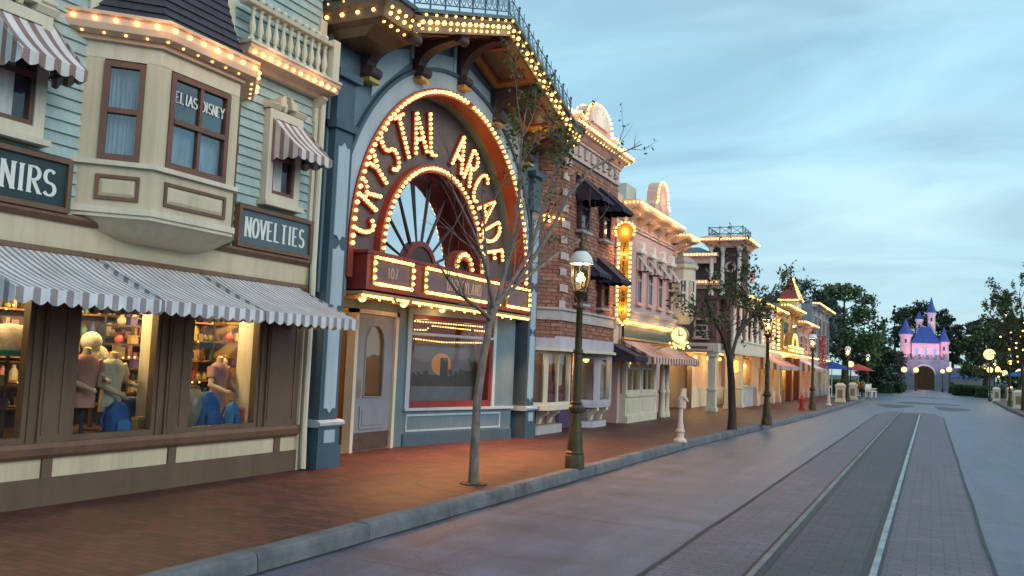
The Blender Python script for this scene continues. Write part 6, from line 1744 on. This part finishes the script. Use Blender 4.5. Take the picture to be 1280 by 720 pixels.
far_tree('conifer', 'thin dark conifer leftmost of the castle trees', -7.9, 172, 13.0, 1.5, 1.5, 5, 2600, .24, LD, 34, conifer=True)
far_tree('conifer', 'taller dark conifer beside the thin one', -5.9, 172, 15.4, 1.7, 1.7, 5, 3000, .24, LD, 35, conifer=True)
far_tree('dark_tree', 'dark tree directly behind the castle roofs', -2.4, 170, 15.3, 3.4, 3, 4.4, 6500, .28, LD, 36)
far_tree('dark_tree', 'dark tree behind the castle central tower', 1.2, 172, 14.6, 2.6, 3, 4.0, 4500, .28, LD, 37)
far_tree('dark_tree', 'dark rounded tree at the castle right flank', 3.4, 168, 12.6, 2.0, 3, 4.2, 4500, .28, LD, 38)
far_tree('dark_tree', 'dark tree behind the right-hand lamps', 7.4, 160, 12.6, 2.7, 3, 4.5, 5500, .28, LD, 39)
far_tree('dark_tree', 'big dark tree at far right behind the globe lamp', 10.8, 150, 13.0, 3.3, 3, 5.2, 7000, .28, LD, 40)
far_tree('olive_tree', 'olive green tree between castle and globe lamp', 5.6, 112, 8.2, 2.6, 2.6, 3.4, 6000, .2, LO, 41)
far_tree('olive_tree', 'wide olive tree over the blue parasols at right', 8.3, 104, 8.4, 3.0, 2.6, 3.7, 6500, .2, LO, 42)
far_tree('bare_tree', 'purplish low tree in front of the castle left wall', -5.0, 124, 5.6, 2.2, 2, 2.4, 3000, .18, leafm('plum_leaf', (.04, .028, .03), (.09, .065, .06), 1), 43)

# right-hand street tree hung with lights, at the picture edge
random.seed(51)
t3 = T('lit_tree', 'dark tree strung with amber lights at the picture edge', 'tree', (4.75, 57, .15))
wd = MB(); lf = MB()
wd.tube([(4.75, 57, .1), (4.78, 57, 1.4), (4.7, 57, 2.8)], [.13, .10, .09], 8)
for lb in ([(4.7, 57, 2.7), (4.2, 56.5, 3.8), (3.6, 56, 4.8), (3.0, 55.6, 5.6)], [(4.7, 57, 2.7), (4.9, 57.3, 4.0), (4.8, 57.3, 5.4), (4.6, 57, 6.6)], [(4.7, 57, 2.7), (5.5, 57, 3.8), (6.2, 57, 5.0)], [(4.5, 56.8, 3.2), (4.0, 57.6, 4.6), (3.8, 58, 6.2)]):
    n = len(lb); wd.tube(lb, [.06 * (1 - .6 * i / (n - 1)) for i in range(n)], 6)
    for i in range(1, n):
        for j in range(4):
            q = Vector(lb[i - 1]) + (Vector(lb[i]) - Vector(lb[i - 1])) * random.uniform(.3, 1)
            twig(wd, lf, q, Vector((0, 0, .6)) + rv(1), random.uniform(.7, 1.2), .02, 2, .11, 3, .8, .15)
P('trunk', wd, BARK_D, t3, True)
P('crown', lf, MATS['dark_leaf'], t3)
bl = MB()
for i in range(24):
    bl.bulb((4.5 + random.gauss(0, .55), 57 + random.gauss(0, .6), random.uniform(1.4, 5.6)), .055)
P('bulb_string', bl, BULB_FAR, t3, True, kind='stuff')

# near twig reaching in at the right edge
tw = T('overhanging_tree', 'thin tree whose leafy twig hangs into the sky at the right edge', 'tree', (6.4, 24, .15))
random.seed(61)
wd = MB(); lf = MB()
wd.tube([(6.4, 24, .1), (6.4, 24, 2.2), (6.0, 24.1, 4.0), (5.5, 24.1, 5.2), (4.9, 24.1, 5.75), (4.45, 24.1, 5.85)], [.09, .08, .06, .035, .018, .006], 8)
for i in range(10):
    twig(wd, lf, Vector((4.5 + .14 * i, 24.1, 5.88 - .03 * i)), Vector((-.3, 0, .2)) + rv(.6), .28, .006, 1, .05, 2)
P('trunk', wd, BARK_D, tw, True)
P('crown', lf, MATS['dark_leaf'], tw)

# ================================================================== STREET LAMPS
LGLASS = glassm('lamp_glass', (.95, .88, .78), refl=.1)
def street_lamp(x, y, label, group='street lamps along the pavements'):
    s = T('street_lamp', label, 'street lamp', (x, y, .15), group)
    z = .15
    P('base', MB().lathe(x, y, [(.16, z), (.16, z + .19), (.145, z + .21), (.15, z + .24), (.13, z + .27)], 8).lathe(x, y, [(.125, z + .27), (.12, z + .4), (.085, z + .72), (.075, z + .85)], 12), LAMPMETAL, s, 35)
    P('collar', MB().lathe(x, y, [(.1, z + .85), (.12, z + .88), (.12, z + .93), (.09, z + .97), (.1, z + 1.0), (.07, z + 1.03)], 12), LAMPMETAL, s, 35)
    P('post', MB().lathe(x, y, [(.068, z + 1.0), (.062, z + 1.75), (.078, z + 1.77), (.078, z + 1.82), (.058, z + 1.84), (.05, z + 2.45), (.07, z + 2.48), (.05, z + 2.52), (.045, z + 2.6), (.09, z + 2.68), (.10, z + 2.70)], 14), LAMPMETAL, s, 35)
    h = P('lantern', MB().lathe(x, y, [(.105, z + 2.70), (.115, z + 2.73), (.10, z + 2.75)], 10), LAMPMETAL, s)
    P('lamp_glass', MB().lathe(x, y, [(.105, z + 2.75), (.15, z + 2.9), (.165, z + 3.1), (.165, z + 3.18)], 12), LGLASS, h, True)
    st = MB()
    for i in range(6):
        a = 2 * pi * i / 6; st.tube([(x + .107 * cos(a), y + .107 * sin(a), z + 2.75), (x + .152 * cos(a), y + .152 * sin(a), z + 2.9), (x + .168 * cos(a), y + .168 * sin(a), z + 3.18)], .008, 4)
    P('lantern_rib', st, LAMPMETAL, h)
    P('lamp_cap', MB().lathe(x, y, [(.185, z + 3.17), (.19, z + 3.2), (.165, z + 3.28), (.10, z + 3.36), (.06, z + 3.39)], 14), pm('white_enamel', (.75, .76, .78), .35, .05, 3, .02), h, True)
    P('finial', MB().lathe(x, y, [(.1, z + 3.375), (.1, z + 3.40), (.05, z + 3.43), (.05, z + 3.50), (.02, z + 3.54), (.028, z + 3.58), (.001, z + 3.64)], 10), LAMPMETAL, h, True)
    P('lamp_flame', MB().ball((x, y, z + 2.93), .038, 8, 6, 1.6).ball((x + .06, y - .02, z + 2.93), .026, 8, 6, 1.6).ball((x - .06, y + .02, z + 2.93), .026, 8, 6, 1.6), FLAME, h, True)
    plight((x, y, z + 3.05), 26, h, (1, .6, .24), .05, 'lamp_light')
    return s
lamp = street_lamp(-4.94, 12.5, 'nearest bronze street lamp, standing before the brick building')
for (x, y, lb) in ((-4.42, 26.7, 'street lamp just past the forked tree, in front of the salmon awning'), (-4.75, 40.6, 'street lamp beside the red hydrant far down the row'), (-4.6, 57, 'small far lamp by the white bins left of the street'), (-4.6, 76, 'tiny lamp by the hedge left of the street'),
                    (4.75, 66, 'small far lamp right of the street, next to a tan bin'), (4.8, 82, 'tiny lamp under the wide olive tree'), (5.2, 104, 'farthest lamp right of the street near the castle')):
    copy_tree(lamp, None, (x, y, .15), lb)
GL2 = emis('globe_glow', (1.0, .72, .28), 2.2)
def globe_lamp(x, y, h, r, label):
    g = T('globe_lamp', label, 'street lamp', (x, y, 0), 'round globe lamps toward the castle')
    P('post', MB().lathe(x, y, [(.13, 0), (.12, .4), (.06, .6), (.045, h - r - .1), (.09, h - r - .02), (.09, h - r + .03)], 10), LAMPMETAL, g, 40)
    P('globe', MB().ball((x, y, h), r, 14, 10), GL2, g, True)
    plight((x - .1, y - r - .2, h), 12, g, (1, .7, .35), .2)
globe_lamp(4.55, 84, 4.0, .46, 'big yellow globe lamp, largest on the right side')
globe_lamp(4.9, 90, 2.75, .26, 'small globe lamp directly under the big yellow globe')
globe_lamp(5.6, 92, 2.85, .27, 'globe lamp just right of and below the big yellow one')
globe_lamp(6.5, 96, 2.6, .22, 'smallest globe lamp over the blue parasol')
globe_lamp(7.0, 88, 2.6, .24, 'globe lamp by the pink kiosk')
globe_lamp(-2.9, 116, 2.7, .34, 'globe lamp left of the castle gate, outer of the two')
globe_lamp(-1.75, 128, 2.8, .34, 'globe lamp left of the castle gate, inner of the two')
globe_lamp(2.1, 120, 2.95, .32, 'globe lamp right of the castle gate, higher of the pair')
globe_lamp(1.45, 128, 2.75, .26, 'globe lamp right of the castle gate, lower of the pair')
globe_lamp(-5.6, 72, 2.6, .24, 'globe lamp beside the red parasol')

# ================================================================== HITCHING POSTS (horse-head), hydrant
ROSEW = pm('rose_white_iron', (.62, .50, .46), .5, .12, 6, .08)
def hitch(x, y, label):
    z = .15
    s = T('hitching_post', label, 'hitching post', (x, y, z), 'white hitching posts')
    P('base', MB().lathe(x, y, [(.15, z), (.15, z + .04), (.12, z + .07), (.085, z + .1), (.08, z + .2), (.10, z + .22), (.10, z + .26), (.07, z + .29)], 8), ROSEW, s, 35)
    P('shaft', MB().lathe(x, y, [(.07, z + .28), (.075, z + .34), (.055, z + .42), (.045, z + .72), (.065, z + .74), (.065, z + .77), (.045, z + .79)], 12), ROSEW, s, 35)
    # head: neck rising, bent forward to a muzzle, two ears
    hd = MB()
    prof = [((0, 0, .77), .05, .055), ((-.012, .0, .84), .052, .07), ((-.01, 0, .91), .05, .075), ((.015, 0, .97), .045, .065), ((.06, 0, .975), .042, .055), ((.10, 0, .935), .035, .042), ((.135, 0, .89), .03, .034), ((.15, 0, .87), .018, .02)]
    lo = []
    for i, (c, a, b) in enumerate(prof):
        t = Vector(prof[min(i + 1, len(prof) - 1)][0]) - Vector(prof[max(i - 1, 0)][0]); t.normalize()
        side = Vector((0, 1, 0)); nrm = t.cross(side)
        lo.append([tuple(Vector((x, y, z)) + Vector(c) + side * a * cos(2 * pi * k / 10) + nrm * b * sin(2 * pi * k / 10)) for k in range(10)])
    hd.loft(lo)
    for sd in (-1, 1): hd.tube([(x + .005, y + sd * .028, z + 1.0), (x + .0, y + sd * .034, z + 1.05), (x - .003, y + sd * .034, z + 1.075)], [.018, .012, .003], 6)
    P('head', hd, ROSEW, s, True)
    P('ring', MB().tube([(x + .14 + .0 * i, y + .045 * cos(i * pi / 6), z + .85 + .045 * sin(i * pi / 6)) for i in range(13)], .007, 5), PLASTIC_K, s)
    return s
h0 = hitch(-4.9, 18.6, 'nearer white horse-head hitching post standing by the kerb')
copy_tree(h0, None, (-4.75, 47.5, .15), 'small far white hitching post past the red hydrant')
hy = T('fire_hydrant', 'small red hydrant at the foot of the third lamp', 'hydrant', (-5.1, 39.9, .15))
P('body', MB().lathe(-5.1, 39.9, [(.16, .15), (.16, .2), (.12, .22), (.11, .56), (.135, .58), (.135, .62), (.11, .64), (.08, .72), (.025, .76), (.025, .8), (.001, .82)], 12), pm('red_enamel', (.36, .03, .02), .4, .15, 4, .04), hy, 35)
P('outlet', MB().tube([(-5.26, 39.9, .48), (-4.94, 39.9, .48)], .045, 8).tube([(-5.1, 39.74, .42), (-5.1, 39.9, .42)], .055, 8), MATS['red_enamel'], hy, 35)

# ================================================================== BINS, BENCHES, PARASOLS, HEDGES
BINW = pm('cream_bin_paint', (.66, .6, .5), .5, .1, 3, .05); BINP = pm('tan_bin_panel', (.26, .18, .12), .5, .2, 3, .05)
def bin_(x, y, label, s=1.0, loc=None):
    z = .15
    b = T('litter_bin', label, 'bin', (x, y, z), 'square litter bins')
    w = .28 * s
    P('body', MB().box(x - w, x + w, y - w, y + w, z, z + .1).box(x - w * .9, x + w * .9, y - w * .9, y + w * .9, z + .1, z + .9 * s).box(x - w, x + w, y - w, y + w, z + .9 * s, z + 1.0 * s), BINW, b)
    P('lid', MB().loft([[(x - w * .9, y - w * .9, z + s), (x + w * .9, y - w * .9, z + s), (x + w * .9, y + w * .9, z + s), (x - w * .9, y + w * .9, z + s)], [(x - w * .5, y - w * .5, z + 1.12 * s), (x + w * .5, y - w * .5, z + 1.12 * s), (x + w * .5, y + w * .5, z + 1.12 * s), (x - w * .5, y + w * .5, z + 1.12 * s)]]), BINW, b)
    P('panel', MB().box(x - w * .5, x + w * .5, y - w * .93, y - w * .9, z + .25 * s, z + .75 * s), BINP, b)
    P('side_panel', MB().box(x + w * .9, x + w * .93, y - w * .5, y + w * .5, z + .25 * s, z + .75 * s).box(x - w * .93, x - w * .9, y - w * .5, y + w * .5, z + .25 * s, z + .75 * s), BINP, b)
    return b
bn0 = bin_(-4.75, 54, 'cream bin with tan panel left of the street, nearer one')
for (x, y, lb) in ((-4.6, 61, 'cream bin left of the street, farther one'), (4.75, 60.2, 'large cream bin at the picture edge right of the street'), (4.75, 79, 'tan panelled bin in the middle of the right pavement'), (6.2, 86, 'pale bin farthest back on the right pavement')):
    copy_tree(bn0, None, (x, y, .15), lb)
def bench(x, y, label, turn):
    t = T('park_bench', label, 'bench', (x, y, .15), 'white slatted benches')
    R = Matrix.Translation((x, y, .15)) @ Matrix.Rotation(turn, 4, 'Z')
    for i in range(3): P('seat_slat', MB(R).box(-.7, .7, -.2 + i * .14, -.08 + i * .14, .43, .46), WHITE, t)
    for i in range(3): P('back_slat', MB(R).box(-.7, .7, .24, .27, .55 + i * .15, .66 + i * .15), WHITE, t)
    for s in (-1, 1): P('leg', MB(R).box(s * .6 - .04, s * .6 + .04, -.2, -.14, 0, .43).box(s * .6 - .04, s * .6 + .04, .20, .26, 0, 1.0).box(s * .6 - .04, s * .6 + .04, -.2, .24, .6, .65), WHITE, t)
bench(-3.95, 69, 'white bench at the kerb left of the street before the hedge', radians(80))
bench(-4.1, 73, 'white bench behind the first, nearer the hedge', radians(80))
bench(5.3, 94, 'white bench right of the street beneath the olive tree', radians(-80))
def hedge(x0, x1, y0, y1, h, label, seed):
    random.seed(seed)
    t = T('hedge', label, 'hedge', ((x0 + x1) / 2, (y0 + y1) / 2, 0))
    P('core', MB().box(x0 + .12, x1 - .12, y0 + .12, y1 - .12, 0, h - .12), leafm('hedge_core', (.012, .025, .01), (.02, .04, .016), 2), t)
    lf = MB()
    n = int(60 * ((x1 - x0) * (y1 - y0) + 2 * h * (x1 - x0 + y1 - y0)) ** 1.0)
    for i in range(min(n, 5000)):
        f = random.random()
        x, y, z = random.uniform(x0, x1), random.uniform(y0, y1), random.uniform(0, h)
        k = random.choice((0, 0, 1, 2, 2))
        if k == 0: y = y0
        elif k == 1: x = random.choice((x0, x1))
        else: z = h
        leaf_quad(lf, Vector((x, y, z)) + rv(.1), .1 * random.uniform(.6, 1.3))
    P('foliage', lf, leafm('hedge_leaf', (.02, .05, .015), (.06, .11, .035), 1.5), t, kind='stuff')
hedge(-9.5, -3.6, 99, 101, 1.0, 'clipped hedge left of the castle approach, nearer run', 71)
hedge(-5.5, -2.9, 104, 126, 1.0, 'long hedge lining the left side of the castle approach', 72)
hedge(2.3, 5.0, 106, 128, 1.0, 'long hedge lining the right side of the castle approach', 73)
hedge(4.2, 11, 99.5, 101.5, 1.1, 'clipped hedge right of the castle approach, nearer run', 74)
hedge(-12, -6.0, 82, 84, 1.2, 'hedge behind the parasols at the end of the row', 75)
def parasol(x, y, r, h, mat, label):
    t = T('parasol', label, 'parasol', (x, y, .1), 'cafe parasols by the plaza')
    P('canopy', MB().lathe(x, y, [(r, h), (r * .98, h + .03), (r * .5, h + .3), (.06, h + .52), (.001, h + .54)], 8), mat, t)
    P('pole', MB().lathe(x, y, [(.3, .1), (.3, .16), (.03, .18), (.025, h + .5)], 8), WHITE, t, 40)
BLUEC = pm('blue_canvas', (.02, .06, .26), .8, .2, 3, .1); REDC = pm('red_canvas', (.45, .05, .04), .8, .2, 3, .1); GRNC = pm('green_canvas', (.05, .2, .17), .8, .2, 3, .1)
parasol(-6.4, 66, 1.5, 2.15, BLUEC, 'blue parasol at the end of the shop row')
parasol(-5.2, 74, 1.2, 2.15, REDC, 'red parasol beside the blue one')
parasol(-4.6, 104, 1.4, 2.1, GRNC, 'pale green parasol in front of the castle wall')
parasol(6.9, 84, 1.5, 2.2, BLUEC, 'blue parasol by the pink kiosk on the right')
parasol(3.9, 128, 2.0, 2.0, BLUEC, 'blue parasol right of the castle gate')
ct = T('flower_cart', 'small dark flower cart with yellow blooms at the left kerb', 'cart', (-4.9, 70.5, .15))
P('tray', MB().box(-5.4, -4.5, 70, 71, .75, .95), BURG, ct)
P('leg', MB().box(-5.3, -5.2, 70.1, 70.2, .15, .75), PLASTIC_K, ct); P('leg', MB().box(-4.7, -4.6, 70.1, 70.2, .15, .75), PLASTIC_K, ct)
fm = MB(); random.seed(81)
for i in range(260): leaf_quad(fm, Vector((random.uniform(-5.4, -4.5), random.uniform(70, 71), random.uniform(.95, 1.3))), .08)
P('blossom', fm, leafm('yellow_bloom', (.05, .08, .02), (.6, .4, .05), 5), ct, kind='stuff')
ks = T('kiosk', 'small pink and white kiosk cut off by the right picture edge', 'kiosk', (7.0, 74, .15))
P('wall', MB().box(6.3, 8.2, 73, 75, .15, 2.6), pm('kiosk_pink', (.5, .28, .25), .6, .1, 2, .05), ks)
P('panel', MB().box(6.25, 6.3, 73.3, 74.7, .9, 2.1).box(6.5, 7.5, 72.95, 73, .9, 2.1), WHITE, ks)
P('post', MB().lathe(6.25, 72.95, [(.12, .15), (.09, .4), (.08, 2.4), (.13, 2.6)], 8), WHITE, ks)
P('roof', MB().loft([[(6.0, 72.6, 2.6), (8.6, 72.6, 2.6), (8.6, 75.4, 2.6), (6, 75.4, 2.6)], [(6.8, 73.6, 3.3), (7.8, 73.6, 3.3), (7.8, 74.4, 3.3), (6.8, 74.4, 3.3)]]), STONE, ks)
bulbs(ks, [[(6.0, 72.58, 2.66), (8.6, 72.58, 2.66)], [(5.98, 72.6, 2.66), (5.98, 75.4, 2.66)]], .16, .06, None, BULB_FAR)

# ================================================================== CASTLE (plain gatehouse)
CS = T('castle', 'small pink and blue-roofed castle gatehouse at the end of the street', 'castle', (-.8, 141, 0))
CST = pm('blue_grey_stone', (.16, .17, .21), .85, .25, 1.2, .2); CPK = pm('castle_pink', (.68, .42, .47), .7, .12, 1, .08)
CLI = pm('castle_lilac', (.7, .53, .6), .7, .1, 1, .08); CBL = pm('castle_blue_roof', (.035, .07, .30), .6, .2, 1.5, .1)
cx, y0, y1 = -.8, 140, 146
mb = MB(FM(cx, y0, 1, 0))
lo = []
for i in range(21):
    a = pi * i / 20; ca, sa = cos(a), sin(a)
    p = (1.35 * ca, 2.2 + 1.5 * sa)
    t = min(3.3 / abs(ca) if abs(ca) > 1e-6 else 99, 2.3 / sa if sa > 1e-6 else 99)
    q = (ca * t, 2.2 + sa * t)
    lo.append([(p[0], -3, p[1]), (p[0], 0, p[1]), (q[0], 0, q[1]), (q[0], -3, q[1])])
mb.loft(lo)
mb.box(-3.3, -1.35, -3, 0, -.05, 2.2).box(1.35, 3.3, -3, 0, -.05, 2.2)
P('gate_wall', mb, CST, CS)
P('gate_room', MB().box(cx - 2.6, cx + 2.6, y0 + 9, y0 + 9.2, 0, 4), WOODD, CS)
P('gate_trim', MB(FM(cx, y0, 1, 0)).ring((0, 2.2), 1.35, 1.6, 0, .15, 0, pi, 20), STONE, CS)
plight((cx, y0 + 1.2, 2.6), 60, CS, (1, .55, .2), .3)
for i in range(7):
    P('merlon', MB().box(cx - 3.3 + i * .98, cx - 3.3 + i * .98 + .5, y0 - .05, y0 + .4, 4.5, 4.85), CST, CS)
P('hall', MB().box(cx - 1.7, cx + 2.0, y0 + .8, y1, 4.5, 6.9), CPK, CS)
P('hall_roof', MB().loft([[(cx - 1.9, y0 + .6, 6.9), (cx + 2.2, y0 + .6, 6.9), (cx + 2.2, y1, 6.9), (cx - 1.9, y1, 6.9)], [(cx - .5, y0 + 2.4, 9.4), (cx + .8, y0 + 2.4, 9.4), (cx + .8, y1 - 1.5, 9.4), (cx - .5, y1 - 1.5, 9.4)]]), CBL, CS)
for u in (-1.0, .2, 1.4):
    w = P('window', MB(FM(cx + u, y0 + .8, 1, 0)).box(-.3, .3, 0, .08, 5.1, 6.2), CLI, CS)
    P('pane', MB(FM(cx + u, y0 + .8, 1, 0)).box(-.2, .2, .08, .1, 5.2, 6.1), pm('castle_pane', (.2, .42, .55), .2, .1, 2, 0), w)
def ctower(x, y, r, z0, z1, zr, mat):
    t = P('tower', MB().lathe(x, y, [(r, z0), (r * .96, z1 - .5), (r * 1.22, z1 - .2), (r * 1.22, z1)], 12), mat, CS, 40)
    P('tower_roof', MB().lathe(x, y, [(r * 1.3, z1), (r * .62, z1 + (zr - z1) * .45), (.05, zr - .1), (.001, zr)], 12), CBL, t, 50)
    P('tower_window', MB().box(x - .12, x + .12, y - r * .99 - .02, y - r * .9, z1 - 1.3, z1 - .8), DARKPANE, t)
ctower(cx - 2.5, y0 + 1.4, .8, 4.0, 8.2, 10.6, CPK)
ctower(cx + 2.6, y0 + 1.6, .65, 4.0, 7.2, 9.4, CPK)
ctower(cx + .95, y0 + 3.4, .55, 6.8, 11.6, 14.0, CLI)
ctower(cx - .7, y0 + 3.6, .5, 6.8, 10.6, 11.9, CLI)
for s in (-1, 1):
    P('side_wall', MB().box(cx + s * 3.3, cx + s * 9, y0 + .6, y0 + 2, -.05, 3.4), CST, CS)

for k, (x, aim) in enumerate(((cx - 3.2, (.16, .8, .6)), (cx + 3.4, (-.16, .8, .6)))):
    fl_ = P('floodlight', MB().box(x - .25, x + .25, y0 - 7.3, y0 - 6.9, 1.0, 1.35).tube([(x, y0 - 7.1, 0), (x, y0 - 7.1, 1.0)], .06, 6), PLASTIC_K, CS)
    slight((x, y0 - 6.8, 1.45), 2600, CS, aim, (.95, .66, 1.0) if k else (1.0, .64, .82), 60, .2, 'flood_light')
